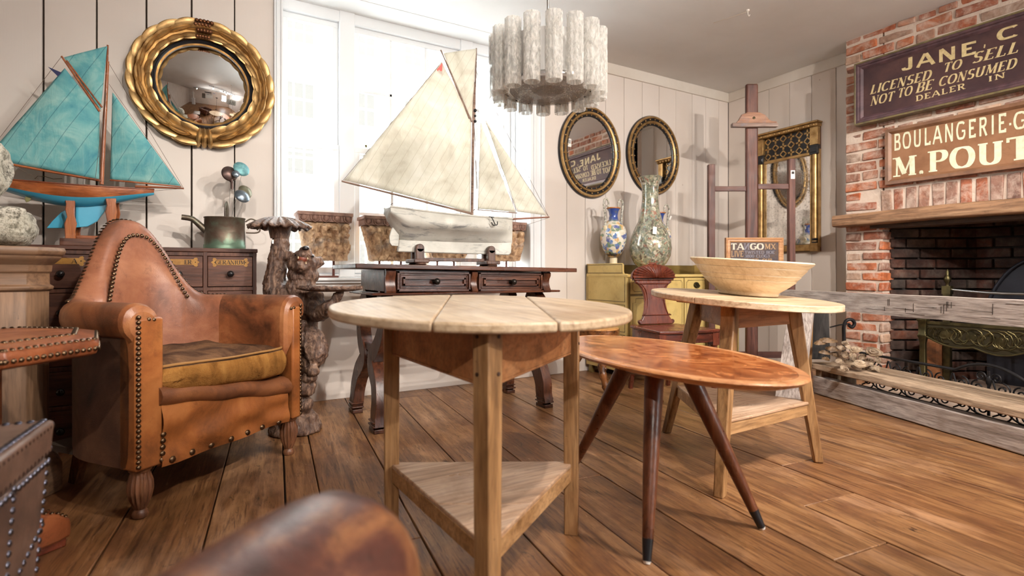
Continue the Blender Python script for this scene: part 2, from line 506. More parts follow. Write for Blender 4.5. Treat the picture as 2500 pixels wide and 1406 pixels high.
wn = struct('window_1', mb, M_WIN)
mb = MB()
for x0, x1 in ((0.339, 0.389), (2.136, 2.275)):                                                   # moulded casing
    mb.bx(x0, x1, YB - 0.012, YB + 0.01, 0.77, CEIL)
    w = x1 - x0
    for a, b, d in ((0, .2, .03), (.28, .46, .02), (.75, 1.0, .026)): mb.bx(x0 + w * a, x0 + w * b, YB - d, YB, 0.77, CEIL)
mb.bx(0.339, 2.275, YB - 0.012, YB + 0.004, 0.735, 0.752)
struct('window_casing', mb, M_WIN, wn, bevel=0.004)
mb = MB().bx(0.33, 2.285, YB - 0.03, YW + 0.02, 0.752, 0.772)
struct('window_sill', mb, M_WIN, wn, bevel=0.006)
mb = MB()
zt = 2.50
for x0, x1 in ((0.389, 0.41), (0.765, 0.868), (1.657, 1.76), (2.115, 2.136)): mb.bx(x0, x1, YW - 0.06, YW + 0.03, 0.772, CEIL)
mb.bx(0.389, 2.136, YW - 0.05, YW + 0.03, zt, CEIL); mb.bx(0.389, 2.136, YW - 0.04, YW + 0.03, 0.772, 0.80)
struct('window_frame', mb, M_WIN, wn, bevel=0.006)
cells = ((0.41, 0.765, 0), (0.868, 1.657, 2), (1.76, 2.115, 0))
for x0, x1, nb in cells:
    for z0, z1, yy in ((1.635, zt, YW), (0.80, 1.665, YW - 0.03)):
        mb = MB(); s = 0.036
        mb.bx(x0, x0 + s, yy - 0.018, yy + 0.018, z0, z1); mb.bx(x1 - s, x1, yy - 0.018, yy + 0.018, z0, z1)
        mb.bx(x0, x1, yy - 0.019, yy + 0.019, z1 - 0.04, z1); mb.bx(x0, x1, yy - 0.019, yy + 0.019, z0, z0 + 0.042)
        zm = 2.07 if z0 > 1.5 else 1.21
        mb.bx(x0, x1, yy - 0.013, yy + 0.013, zm - 0.012, zm + 0.012)
        for i in range(nb):
            xb = x0 + (x1 - x0) * (i + 1) / (nb + 1)
            mb.bx(xb - 0.011, xb + 0.011, yy - 0.013, yy + 0.013, z0, z1)
        struct('window_sash', mb, M_WIN, wn, bevel=0.004)
        mb = MB().bx(x0, x1, yy - 0.002, yy + 0.002, z0, z1)
        struct('window_pane', mb, M_GLASS, wn)
# sash lift knob
mb = MB().lathe([(0.004, 0), (0.004, 0.015), (0.009, 0.02), (0.009, 0.03), (0.002, 0.034)], 10, (0.955, YW - 0.01, 1.665))
struct('sash_knob', mb, M_BRASS, wn, smooth=60)
# shop front behind the camera that lets daylight in
mb = MB()
for x in (2.93, 3.4, 3.87): mb.bx(x - 0.03, x + 0.03, -3.69, -3.62, 1.0, 2.2)
for z in (1.03, 1.6, 2.17): mb.bx(2.9, 3.9, -3.69, -3.62, z - 0.03, z + 0.03)
struct('window_2', mb, M_WIN)
# street floor outside
mb = MB().bx(-20, 30, 3.95, 40, -0.5, -0.4)
struct('street_pavement', mb, plain('pale_pavement', rgb(236, 234, 230), 0.8))

# ------------------------------------------------------------------ house across the street
M_STONE = plain('pale_render', rgb(214, 212, 208), 0.8, c2=rgb(204, 202, 198), vscale=0.6)
M_PANE = plain('far_pane', rgb(66, 63, 60), 0.6, spec=.05)
h = thing('townhouse', 'pale rendered townhouse with sash windows seen across the street through the window', 'building', (4.0, 14.0, -0.4))
mb = MB().bx(-12, 16, 0, 4, 0, 11.5); mb.obj('wall', M_STONE, h)
for z, d, t in ((6.35, .22, .16), (6.05, .12, .1), (7.6, .1, .08), (4.2, .05, .05)):
    MB().bx(-12.05, 16.05, -d, 0.02, z, z + t).obj('string_course', M_STONE, h, bevel=0.02)
for i in range(-4, 7):
    x = -2.05 + 1.53 * i
    for z0, z1 in ((3.65, 4.5), (5.05, 5.98), (1.4, 2.6), (6.9, 7.5)):
        fr = MB().bx(x - .42, x + .42, -0.03, 0.02, z0 - .05, z1 + .05).obj('window', plain('far_sash_paint', rgb(150, 150, 150), 0.5), h)
        p = MB()
        for a in range(3):
            for b in range(2):
                p.bx(x - .36 + .245 * a, x - .36 + .245 * a + .21, -0.04, -0.02, z0 + (z1 - z0) * b / 2 + .02, z0 + (z1 - z0) * (b + 1) / 2 - .03)
        p.obj('pane', M_PANE, fr)

# ------------------------------------------------------------------ brick chimney breast
def brick_mat(sooty=False):
    N = NT('sooted_brick' if sooty else 'old_brick')
    v = N.coord(); r = N.rnd()
    col = N.ramp(r, [(0.02, rgb(136, 84, 66)), (0.18, rgb(180, 100, 66)), (0.34, rgb(150, 94, 74)), (0.48, rgb(196, 112, 70)), (0.60, rgb(140, 108, 96)), (0.74, rgb(186, 126, 98)), (0.86, rgb(156, 132, 116)), (1.0, rgb(206, 168, 142))])
    a = N.noise(v, 22, 5, 0.65, 0.3)
    col = N.mix(N.gray(a, 0.42, 0.68, 0, 0.55), col, N.mix(1.0, col, rgb(110, 84, 76), 'MULTIPLY'))
    col = N.mix(N.gray(N.noise(v, 3.2, 3, .6), .48, .68, 0, .6), col, rgb(120, 92, 78))
    b = N.noise(v, 9, 6, 0.72, 0.5)
    col = N.mix(N.gray(b, 0.46, 0.68, 0, 0.75), col, rgb(206, 184, 168))
    if sooty:
        s = N.noise(v, 6, 5, 0.6)
        col = N.mix(N.gray(s, 0.3, 0.68, 0.97, 0.76), col, rgb(34, 30, 30))
    N.p(Base_Color=col, Roughness=0.9, Specular_IOR_Level=0.25)
    N.bump(N.mix(0.5, a, N.noise(v, 90, 4, 0.7)), 0.6, 0.006)
    return N.m
M_BRICK = brick_mat(); M_SOOT = brick_mat(True)
def mortar_mat(sooty=False):
    N = NT('soot_mortar' if sooty else 'lime_mortar')
    v = N.coord(); a = N.noise(v, 18, 6, 0.7)
    c = (rgb(40, 36, 35), rgb(70, 62, 58)) if sooty else (rgb(196, 170, 150), rgb(228, 212, 198))
    N.p(Base_Color=N.mix(a, c[0], c[1]), Roughness=0.95)
    N.bump(N.noise(v, 60, 5, 0.7), 0.9, 0.01)
    return N.m
M_MORT = mortar_mat(); M_SMORT = mortar_mat(True)
XC, Y1, Y0 = 4.232, 2.232, 0.42
OY1, OY0, OZ = 1.968, 0.68, 1.15
rr = random.Random(11)
def rough_box(m, x0, x1, y0, y1, z0, z1, r, j=0.0055):
    # brick with knocked corners
    vs = []
    for z in (z0, z1):
        for (x, y) in ((x0, y0), (x1, y0), (x1, y1), (x0, y1)):
            vs.append((x + rr.uniform(-j, j), y + rr.uniform(-j, j), z + rr.uniform(-j, j)))
    m.add(vs, [(3, 2, 1, 0), (4, 5, 6, 7), (0, 1, 5, 4), (1, 2, 6, 5), (2, 3, 7, 6), (3, 0, 4, 7)], r)
br = MB()
ch = 0.0745; z = 0.0; row = 0
while z < CEIL - 0.02:
    z1 = min(z + ch - 0.015, CEIL - 0.004)
    y = Y1
    first = True
    while y > Y0 + 0.02:
        L = rr.choice((0.215, 0.21, 0.105, 0.22)) if not first else (0.215 if row % 2 else 0.105)
        first = False
        yb = max(y - L, Y0)
        if z < OZ and yb < OY1 and y > OY0:
            if y > OY1 + 0.015: yb = OY1
            elif yb < OY0 - 0.04: y = OY0
            else:
                y = yb - 0.011; continue
        inS = 1.235 < z + 0.03 < 1.40 and yb < 1.99 and y > 0.66
        if not inS and not (1.16 < z + .02 < 1.235):
            rough_box(br, XC - rr.uniform(0.002, 0.014), XC + (0.17 if z < OZ and (yb == OY1 or y == OY0) else 0.05), yb + 0.002, y - 0.002, z + rr.uniform(0, .004), z1, rr.random() * 0.97 + 0.02)
        elif not inS:
            rough_box(br, XC - rr.uniform(0.002, 0.010), XC + (0.17 if z < OZ and (yb == OY1 or y == OY0) else 0.05), yb, y - 0.002, z, z1, rr.random() * 0.97 + 0.02)
        y = yb - 0.014
    z += ch; row += 1
y = 1.985
while y > 0.68:                                                   # soldier course over the mantel
    t = (y - 1.33) / 0.66
    zz = 1.238 + 0.012 * (1 - t * t)
    rough_box(br, XC - rr.uniform(0.004, 0.014), XC + 0.05, y - 0.062, y, zz, zz + 0.155, rr.choice((0.1, 0.3, 0.6, 0.62, 0.86, 0.84, 0.66)), 0.005)
    y -= 0.077
cb = struct('wall_chimney', br, M_BRICK, bevel=0.006)
cb['kind'] = 'structure'
mb = MB()
mb.bx(XC, XC + 0.16, Y0, OY0 - .012, 0, CEIL).bx(XC, XC + 0.16, OY1 + .012, Y1, 0, CEIL).bx(XC, XC + 0.16, OY0, OY1, OZ, CEIL)
mb.bx(XC + 0.1, XR + 0.3, Y0, Y0 + 0.1, 0, CEIL).bx(XC + 0.1, XR + 0.3, Y1 - 0.1, Y1, 0, CEIL)
struct('mortar', mb, M_MORT, cb)
# fire opening: splayed brick cheeks and back, built of sooty bricks
ck = MB(); cm = MB()
def cheek(p, q, z0, z1):
    p = Vector(p); q = Vector(q); d = (q - p); L = d.length; d.normalize(); n = Vector((d.y, -d.x, 0))
    if n.x > 0: n = -n
    zz = z0; k = 0
    while zz < z1:
        u = -0.1 * (k % 2)
        while u < L:
            u1 = min(u + 0.205, L); u0 = max(u, 0)
            if u1 - u0 > 0.03:
                c = p + d * ((u0 + u1) / 2) + n * rr.uniform(-0.004, 0.008)
                R = Matrix(((d.x, n.x, 0, 0), (d.y, n.y, 0, 0), (0, 0, 1, 0), (0, 0, 0, 1)))
                ck.box((c.x, c.y, zz + 0.031), (u1 - u0 - 0.004, 0.05, 0.062), R, rr.random())
            u += 0.216
        zz += ch; k += 1
    c = (p + q) / 2 - n * 0.045
    cm.box((c.x, c.y, (z0 + z1) / 2), (L + 0.05, 0.08, z1 - z0), Matrix(((d.x, n.x, 0, 0), (d.y, n.y, 0, 0), (0, 0, 1, 0), (0, 0, 0, 1))))
cheek((XC + 0.1, OY1 + 0.02, 0), (4.86, 1.66, 0), 0.02, 1.7)
cheek((XC + 0.1, OY0 - 0.02, 0), (4.86, 0.98, 0), 0.02, 1.7)
cheek((4.86, 1.66, 0), (4.86, 0.98, 0), 0.02, 1.7)
struct('fireplace_brickwork', ck, M_SOOT, cb, bevel=0.005)
cm.bx(XC + 0.1, 5.0, 0.5, 2.1, 1.7, 1.75)
struct('fireplace_mortar', cm, M_SMORT, cb)
hp = [(3.84, 1.95), (5.0, 1.99), (5.0, 0.3), (3.27, 0.3)]
mb = MB().prism(hp, 0.029, Matrix.Translation((0, 0, 0.001)))
struct('floor_hearth', mb, plain('pink_hearth_stone', rgb(196, 172, 152), 0.6, c2=rgb(156, 136, 124), vscale=5, bump=0.2), bevel=0.006)

# ================================================================== LAMPS ON THE CEILING RAIL
tl = thing('track_light', 'black ceiling rail carrying adjustable spotlights behind the viewer', 'light', (2.0, -0.15, CEIL))
def spot_head(p, aim, w, cone, tl):
    P0 = Vector(p); d = (Vector(aim) - P0).normalized()
    M = Matrix.Translation(P0) @ d.to_track_quat('-Z', 'Y').to_matrix().to_4x4()
    m = MB().lathe([(0.018, 0.10), (0.03, 0.09), (0.034, 0.03), (0.042, 0.0), (0.039, 0.0), (0.03, 0.03), (0.012, 0.05)], 20, M=M)
    m.tube([P0 + d * -0.07, P0 + Vector((0, 0, 0.08)), P0 + Vector((0, 0, 0.16))], 0.006, 6)
    m.obj('spot_head', M_IRON, tl, smooth=50, wld=True)
    l = bpy.data.lights.new('spot_lamp', 'SPOT')
    l.energy = w; l.color = WARM; l.spot_size = radians(cone); l.spot_blend = 0.6; l.shadow_soft_size = 0.028
    o = bpy.data.objects.new('spot_lamp', l); COL.objects.link(o)
    o.parent = tl
    o.location = P0 + d * 0.012 - Vector(tl.location)
    o.rotation_euler = d.to_track_quat('-Z', 'Y').to_euler()
tl2_ = thing('track_light', 'second black ceiling rail with two spotlights near the back of the shop', 'light', (1.1, -2.0, CEIL))
MB().bar((-1.3, -1.64, 2.52), (3.6, -2.37, 2.52), 0.035, 0.03).obj('rail', M_IRON, tl2_, wld=True)
for x, y in ((-0.9, -1.70), (3.2, -2.31)): MB().bx(x - .02, x + .02, y - .02, y + .02, 2.53, CEIL).obj('rail_mount', M_IRON, tl2_, wld=True)
for L_ in BACK_LAMPS: spot_head(*L_, tl2_)
p0, p1 = Vector((0.3, 0.45, 2.52)), Vector((3.8, -0.78, 2.52))
mb = MB().bar(p0, p1, 0.035, 0.03)
mb.obj('rail', M_IRON, tl, wld=True)
for q in (0.1, 0.9):
    c = p0.lerp(p1, q); MB().bx(c.x - .02, c.x + .02, c.y - .02, c.y + .02, 2.53, CEIL).obj('rail_mount', M_IRON, tl, wld=True)
for L_ in LAMPS: spot_head(*L_, tl)

# ================================================================== LEATHER TUB ARMCHAIR
L_ARM = leather('tan_leather', rgb(60, 33, 20), rgb(130, 76, 44), rgb(174, 116, 74), 0.36)
L_BACK = leather('faded_leather', rgb(84, 50, 36), rgb(146, 92, 66), rgb(180, 126, 94), 0.38, 0.8)
L_FRONT = leather('orange_leather', rgb(84, 46, 22), rgb(150, 88, 44), rgb(184, 120, 68), 0.36, 0.8)
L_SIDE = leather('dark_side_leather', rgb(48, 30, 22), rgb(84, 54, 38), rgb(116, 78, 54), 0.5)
def cushion_mat():
    N = NT('worn_velvet'); v = N.coord()
    top = N.ramp(N.noise(v, 9, 5, 0.6, 1.0), [(0.3, rgb(56, 36, 24)), (0.5, rgb(92, 64, 44)), (0.7, rgb(124, 90, 62))])
    bor = N.ramp(N.noise(N.coord((1, 1, 0.3)), 14, 5, 0.6, 0.6), [(0.3, rgb(96, 62, 26)), (0.5, rgb(146, 100, 48)), (0.7, rgb(172, 124, 66))])
    N.p(Base_Color=N.mix(N.rnd(), top, bor), Roughness=0.9, Specular_IOR_Level=0.15)
    a = N.noise(N.coord((1, 0.35, 1), (0, 0, 0.6)), 16, 4, 0.6, 1.5)
    N.bump(N.mix(0.25, a, N.noise(v, 240, 2, 0.5)), 0.6, 0.02)
    return N.m
M_VELVET = cushion_mat()

ch_ = thing('armchair', 'tan leather tub armchair with brass nail trim and brown velvet seat cushion', 'armchair', (0.066, 2.292, 0), radians(38.9))
AX, AY0, AYC, ARY = 0.36, 0.01, 0.20, 0.37
def plan(t):
    # t 0..1 around the tub; returns point, outward normal, weight of arm, angle
    Ls = AYC - AY0; Lc = 1.24; T = 2 * Ls + Lc; s = t * T
    if s < Ls: return Vector((-AX, AY0 + s, 0)), Vector((-1, 0, 0)), 0.0
    if s > Ls + Lc: return Vector((AX, AYC - (s - Ls - Lc), 0)), Vector((1, 0, 0)), pi
    a = (s - Ls) / Lc * pi
    p = Vector((-AX * cos(a), AYC + ARY * sin(a), 0))
    n = Vector((-cos(a) / AX, sin(a) / ARY, 0)).normalized()
    return p, n, a
def bell(x):
    u = min(abs(x) / 0.275, 1.0)
    return 0.5 + 0.5 * cos(pi * u ** 1.32)
def tub(t, k):
    p, n, a = plan(t)
    b = bell(p.x) if 0.05 < a < pi - 0.05 else 0.0
    h = 0.705 + 0.322 * b
    w = 1 - min(1.0, b * 1.9)
    arm = [(0, .17), (0, .40), (0, h - .115), (.022, h - .108), (.036, h - .075), (.034, h - .032), (.010, h - .004), (-.035, h + .003), (-.08, h - .022), (-.098, h - .075), (-.095, h - .17), (-.10, .36)]
    back = [(0, .17), (0, .40), (0, h - .115), (.004, h - .085), (.010, h - .05), (.008, h - .018), (-.008, h - .002), (-.034, h + .001), (-.058, h - .016), (-.070, h - .055), (-.082, h - .16), (-.11, .36)]
    o = []
    for (n0, z0), (n1, z1) in zip(arm, back):
        nn = n0 * w + n1 * (1 - w); zz = z0 * w + z1 * (1 - w)
        lean = 0.07 * max(0, zz - 0.45) * sin(a) ** 2
        q = p + n * nn; o.append(Vector((q.x, q.y + lean, zz)))
    return o[k] if k is not None else o
def tub_part(t0, t1, ks, n, name, mat, cap0=False, cap1=False):
    rs = []
    for i in range(n + 1):
        q = tub(t0 + (t1 - t0) * i / n, None); rs.append([q[k] for k in ks])
    vs = [p for r in rs for p in r]; K = len(ks); fs = []
    for i in range(n):
        for j in range(K - 1): fs.append((i * K + j, (i + 1) * K + j, (i + 1) * K + j + 1, i * K + j + 1))
    m = MB().add(vs, fs)
    for flag, r, sg in ((cap0, rs[0], -1), (cap1, rs[-1], -1)):
        if flag:
            c = sum(r, Vector()) / K; base = len(m.v)
            prev = r
            for q, d in ((0.92, 0.016), (0.7, 0.026), (0.3, 0.03), (0.02, 0.031)):
                cur = [c + (p - c) * q + Vector((0, -d, 0)) for p in r]
                vv = prev + cur
                m.add(vv, [(j, j + 1, K + j + 1, K + j) for j in range(K - 1)] + [(K - 1, 0, K, 2 * K - 1)])
                prev = cur
    return m.obj(name, mat, ch_, smooth=60, sub=1)
ROLL = list(range(2, 12)); OUT = [0, 1, 2]
T1, T2 = 0.235, 0.765
tub_part(0.0, T1, ROLL, 12, 'arm', L_ARM, cap0=True)
tub_part(T2, 1.0, ROLL, 12, 'arm', L_ARM, cap1=True)
tub_part(T1, T2, ROLL, 40, 'back', L_BACK)
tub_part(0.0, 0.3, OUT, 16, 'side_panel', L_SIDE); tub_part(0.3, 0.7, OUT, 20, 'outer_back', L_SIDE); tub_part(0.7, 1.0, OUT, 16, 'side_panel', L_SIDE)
# padded inner back with its own nail line
def pad(u, v):
    x = (u - 0.5) * 0.425
    a = math.acos(max(-1, min(1, -x / AX)))
    p = Vector((x, AYC + ARY * sin(a), 0)); n = Vector((-cos(a) / AX, sin(a) / ARY, 0)).normalized()
    zt = 0.705 + 0.322 * bell(x) - 0.072
    z = 0.42 + (zt - 0.42) * v
    e = min(1, 6 * min(u, 1 - u, 1 - v + 1e-6)); e = sqrt(max(e, 0))
    q = p - n * (0.088 + 0.018 * e * (0.6 + 0.4 * sin(pi * v)) - 0.02 * max(0, z - .7))
    return Vector((q.x, q.y + 0.07 * max(0, z - 0.45) * sin(a) ** 2, z))
MB().sheet(pad, 30, 24).obj('back_pad', L_BACK, ch_, smooth=60)
fr = Vector((0, -1, 0.25))
pts = [pad(u / 40, 1.0) for u in range(0, 41)]
MB().nails([p + Vector((0, -0.010, 0.004)) for p in pts], 0.0185, 0.0085, fr).obj('nail_trim', M_NAIL, ch_, smooth=60)
pts = [tub(T1 + (T2 - T1) * i / 60, 6) + Vector((0, 0, .001)) for i in range(61)]
nr = [(plan(T1 + (T2 - T1) * i / 60)[1] * .5 + Vector((0, -.25, .9))) for i in range(61)]
MB().nails(pts, 0.017, 0.0078, nr).obj('nail_trim', M_NAIL, ch_, smooth=60)
# front posts
for sx in (-1, 1):
    m = MB().bx(-0.046, 0.046, -0.022, 0.06, 0.165, 0.655) if sx < 0 else MB().bx(-0.008, 0.042, -0.022, 0.06, 0.165, 0.655)
    m.v = [(x + sx * 0.314, y, z) for x, y, z in m.v]
    m.obj('front_panel', L_FRONT, ch_, bevel=0.008)
    MB().nails([(sx * 0.352, -0.024, z) for z in (0.18, 0.66)], 0.0165, 0.0078, (sx * .4, -1, 0)).obj('nail_trim', M_NAIL, ch_, smooth=60)
    MB().nails([(sx * 0.30, -0.020, 0.648), (sx * 0.33, -0.02, 0.652)], 0.0165, 0.007, (0, -1, 0.2)).obj('nail_trim', M_NAIL, ch_, smooth=60)
MB().nails([(-0.275, -0.024, 0.18), (-0.272, -0.026, 0.27)], 0.021, 0.010, (0, -1, 0)).obj('nail_trim', M_NAIL, ch_, smooth=60)
# seat cushion (rounded, boxed border)
c = MB(); NU, NV = 36, 40
def cush(u, v):
    # u around, v from bottom centre to top centre
    a = 2 * pi * u; e = 0.30
    ca, sa = cos(a), sin(a)
    sx = math.copysign(abs(ca) ** e, ca); sy = math.copysign(abs(sa) ** e, sa)
    w = 0.27 + 0.02 * max(0, -sy)
    rr_ = min(1.0, min(v, 1 - v) / 0.36) ** 0.9
    x, y = w * sx * rr_, 0.222 + 0.25 * sy * rr_
    f = (v - 0.5) / 0.14
    edge = 0.10 if abs(f) < 1 else 0
    z = 0.430 + 0.050 * max(-1, min(1, f)) + (0.028 * (1 - rr_ ** 2) if v > 0.5 else -0.02 * (1 - rr_ ** 2))
    if abs(f) < 1: k = 1 + 0.06 * cos(f * pi / 2); x *= k; y = 0.235 + (y - 0.235) * k
    if v > .5: z += 0.012 * (1 - (x / .3) ** 2) * (1 - rr_) + 0.010 * sin(x * 38 + 5 * sin(y * 9)) * (.25 + .75 * rr_) * (1 if v > .64 else 0) * .6
    z += 0.012 * noise.noise(Vector((x * 9, y * 9, z * 6))) - 0.03 * (x / 0.3) * (0.5 if v < 0.5 else 0.12)
    return Vector((x, y, z))
c.sheet(cush, 72, NV, cu=True)
K = NV
c.r = [1.0 if 0.36 <= ((i % NV) + .5) / NV <= 0.63 else 0.0 for i in range(len(c.f))]
c.obj('seat_cushion', M_VELVET, ch_, smooth=70)
MB().tube([cush(u / 60, 0.64) * 1.0 + Vector((0, 0, 0.004)) for u in range(60)], 0.005, 6, closed=True).obj('piping', plain('cushion_cord', rgb(150, 108, 58), 0.8), ch_, smooth=60)
# sprung front roll and the apron with big studs
m = MB()
rs = []
for i in range(25):
    x = -0.285 + 0.57 * i / 24; zc = 0.352 - 0.05 * (x / 0.3) * 0.9 + 0.004 * sin(x * 30)
    rs.append([Vector((x, 0.02 - 0.062 * cos(a), zc + 0.042 * sin(a))) for a in [2 * pi * j / 14 for j in range(14)]])
m.rings(rs).obj('seat_roll', leather('roll_leather', rgb(70, 40, 26), rgb(116, 70, 42), rgb(150, 96, 58), 0.45), ch_, smooth=60)
def apron(u, v):
    x = -0.278 + 0.556 * u
    zt = 0.325 - 0.045 * (x / 0.3); zb = 0.160 + 0.004 * sin(7 * x)
    z = zt + (zb - zt) * v
    y = -0.022 - 0.016 * sin(pi * v) * (0.5 + 0.5 * sin(9 * u + 2.2 * v * 3)) + 0.007 * sin(13 * u - 9 * v) * v
    return Vector((x, y, z))
MB().sheet(apron, 40, 16).sheet(lambda u, v: apron(u, v) + Vector((0, .02, 0)), 40, 16).obj('front_apron', L_FRONT, ch_, smooth=60)
for u in (.06, .2, .34, .48, .62, .76, .90):
    q = apron(u, 0.92); MB().nails([q, q + Vector((.001, 0, 0))], 1, 0.0125, (0, -1, 0)).obj('stud', M_NAIL, ch_, smooth=60)
MB().bx(-0.33, 0.33, 0.0, 0.5, 0.168, 0.19).obj('underside', plain('hessian', rgb(70, 56, 44), 0.9), ch_)
LEG = [(0.010, 0.0), (0.021, 0.003), (0.024, 0.012), (0.021, 0.022), (0.0155, 0.028, 0), (0.021, 0.036, .4), (0.031, 0.060), (0.038, 0.092), (0.037, 0.118), (0.030, 0.142), (0.027, 0.15, 0), (0.033, 0.155, 0), (0.034, 0.17, 0)]
for (x, y) in ((-0.316, 0.022), (0.328, 0.022)):
    MB().lathe([(a[0], a[1], (a[2] if len(a) > 2 else (1 if .04 < a[1] < .145 else 0))) for a in LEG], 48, (x, y, 0), flute=14, fd=0.16).obj('leg', wood('reeded_leg', rgb(52, 30, 20), rgb(112, 70, 46), rgb(150, 104, 72), 'z', 1.5, 0.4), ch_, smooth=50)
for (x, y) in ((-0.2, 0.5), (0.2, 0.5)):
    MB().bar((x, y, 0.18), (x * 1.05, y + 0.05, 0), 0.045, 0.045, w1=0.03, t1=0.03).obj('leg', wood('reeded_leg', rgb(52, 30, 20), rgb(112, 70, 46), rgb(150, 104, 72), 'z', 1.5, 0.4), ch_)

# ================================================================== PINE PEDESTAL AND THE STONES ON IT
def chamfer_sq(h, c): return [(-h + c, -h), (h - c, -h), (h, -h + c), (h, h - c), (h - c, h), (-h + c, h), (-h, h - c), (-h, -h + c)]
pd = thing('pedestal', 'stripped pine plinth with chamfered corners and moulded cap at far left', 'pedestal', (-0.744, 2.618, 0), radians(15.8))
def stack(levels, c=0.065):
    m = MB(); rs = []
    for hh, z in levels: rs.append([Vector((x, y, z)) for x, y in chamfer_sq(hh, c * hh / 0.2)])
    return m.rings(rs)
PEDW = wood('weathered_pine', rgb(66, 46, 32), rgb(116, 86, 62), rgb(144, 110, 82), 'z', 0.8, 0.55, 0.5, rgb(112, 88, 70), 0.6)
PEDX = wood('weathered_pine', rgb(66, 46, 32), rgb(116, 86, 62), rgb(144, 110, 82), 'x', 0.8, 0.55, 0.5, rgb(112, 88, 70), 0.6)
stack([(0.205, 0.0), (0.205, 0.74)]).obj('body', PEDW, pd, bevel=0.004)
stack([(0.24, 0.0), (0.24, 0.10), (0.228, 0.12), (0.215, 0.135), (0.205, 0.14)]).obj('base_moulding', PEDX, pd, bevel=0.003)
stack([(0.206, 0.735), (0.216, 0.742), (0.218, 0.752), (0.207, 0.76), (0.206, 0.80), (0.212, 0.806), (0.214, 0.83), (0.232, 0.848), (0.238, 0.856), (0.238, 0.862), (0.246, 0.868), (0.25, 0.88), (0.246, 0.893), (0.2, 0.896)]).obj('cap_moulding', PEDX, pd, bevel=0.002)
def stone_mat():
    N = NT('speckled_granite'); v = N.coord()
    a = N.noise(v, 55, 5, 0.75); b = N.noise(v, 7, 4, 0.6)
    col = N.ramp(a, [(0.36, rgb(62, 58, 52)), (0.46, rgb(150, 144, 130)), (0.56, rgb(214, 208, 194)), (0.7, rgb(176, 162, 138))])
    col = N.mix(N.gray(b, 0.45, 0.7, 0, 0.6), col, rgb(140, 136, 116))
    N.p(Base_Color=col, Roughness=0.9); N.bump(a, 0.9, 0.01)
    return N.m
M_STONEG = stone_mat()
def boulder(name, label, c, R, seed, group=None):
    o = thing(name, label, 'stone', (c[0], c[1], c[2] - R[2]))
    m = MB()
    def fn(u, v):
        t = pi * (0.002 + 0.996 * v); a = 2 * pi * u
        d = Vector((sin(t) * cos(a), sin(t) * sin(a), -cos(t)))
        p = Vector([math.copysign(abs(q) ** 0.62, q) for q in d])
        k = 1 + 0.16 * noise.noise(p * 1.7 + Vector((seed, 0, 0))) + 0.05 * noise.noise(p * 5 + Vector((0, seed, 0)))
        z = max(p.z * R[2] * k, -R[2]) + R[2]
        return Vector((p.x * R[0] * k, p.y * R[1] * k, z))
    m.sheet(fn, 40, 24, cu=True).obj('stone_mass', M_STONEG, o, smooth=180)
    return o
q = at(-22, 560, 1.88)
boulder('granite_boulder', 'speckled granite block lying directly on the pine plinth', (q.x - 0.005, q.y, 0.896 + 0.072), (0.125, 0.12, 0.072), 1.3)
q = at(-92, 430, 1.84)
boulder('granite_boulder', 'taller rounded granite stone balanced on the lower granite block at the frame edge', (q.x, q.y, 0.896 + 0.150 + 0.118), (0.118, 0.10, 0.118), 4.1)

# ================================================================== LEATHER OCTAGON TABLE AND STUDDED TRUNK
L_RED = leather('chestnut_leather', rgb(78, 38, 20), rgb(136, 74, 42), rgb(170, 102, 62), 0.35, 1.2)
ot = thing('octagonal_table', 'leather covered octagonal side table with rows of brass nails at far left', 'table', (-0.560, 1.895, 0), radians(8))
def octa(R, a0=pi / 8): return [(R * cos(a0 + pi / 4 * i), R * sin(a0 + pi / 4 * i)) for i in range(8)]
rs = [[Vector((x, y, z)) for x, y in octa(R)] for R, z in ((0.285, 0.575), (0.305, 0.582), (0.31, 0.605), (0.30, 0.625), (0.255, 0.634), (0.2, 0.634))]
MB().rings(rs).obj('tabletop', L_RED, ot, bevel=0.004)
for R, z, up in ((0.3095, 0.596, 0.2), (0.302, 0.6215, 1.0), (0.252, 0.635, 1.0)):
    o8 = [Vector((x, y, z)) for x, y in octa(R)]; o8.append(o8[0])
    nr = []
    m = MB()
    for i in range(8):
        n = (o8[i] + o8[i + 1]) / 2; n.z = 0; n.normalize()
        m.nails([o8[i], o8[i + 1]], 0.0175, 0.0068, n * (1 - up * 0.8) + Vector((0, 0, up)))
    m.obj('nail_trim', M_NAIL, ot, smooth=60)
stk = [(0.085, 0.09), (0.085, 0.56), (0.16, 0.576)]
MB().rings([[Vector((x, y, z)) for x, y in octa(R)] for R, z in stk]).obj('column', L_RED, ot, bevel=0.004)
for k in range(4):
    a = radians(45 + 90 * k - 8 - 8)
    m = MB(); d = Vector((cos(a), sin(a), 0)); n = Vector((-d.y, d.x, 0))
    rs = []
    for s_, w, hh in ((0.03, .06, .11), (0.14, .06, .105), (0.19, .058, .085), (0.225, .045, .055), (0.235, .03, .04)):
        c_ = d * s_
        rs.append([c_ - n * w, c_ + n * w, c_ + n * w + Vector((0, 0, hh)), c_ - n * w + Vector((0, 0, hh))])
    for r_ in rs: 
        for p in r_: p.z += 0.025
    f = m.rings(rs).obj('foot', L_RED, ot, bevel=0.008)
    for sg in (-1, 1):
        mm = MB().nails([d * .05 + n * .058 * sg + Vector((0, 0, .134)), d * .14 + n * .057 * sg + Vector((0, 0, .131)), d * .19 + n * .055 * sg + Vector((0, 0, .111)), d * .224 + n * .042 * sg + Vector((0, 0, .082))], 0.016, 0.0058, (0, 0, 1))
        mm.obj('nail_trim', M_NAIL, f, smooth=60)
    MB().box(tuple(d * 0.17 + Vector((0, 0, 0.0135))), (0.10, 0.08, 0.027), (0, 0, a)).obj('foot_block', MAHOG('x'), f, bevel=0.004)

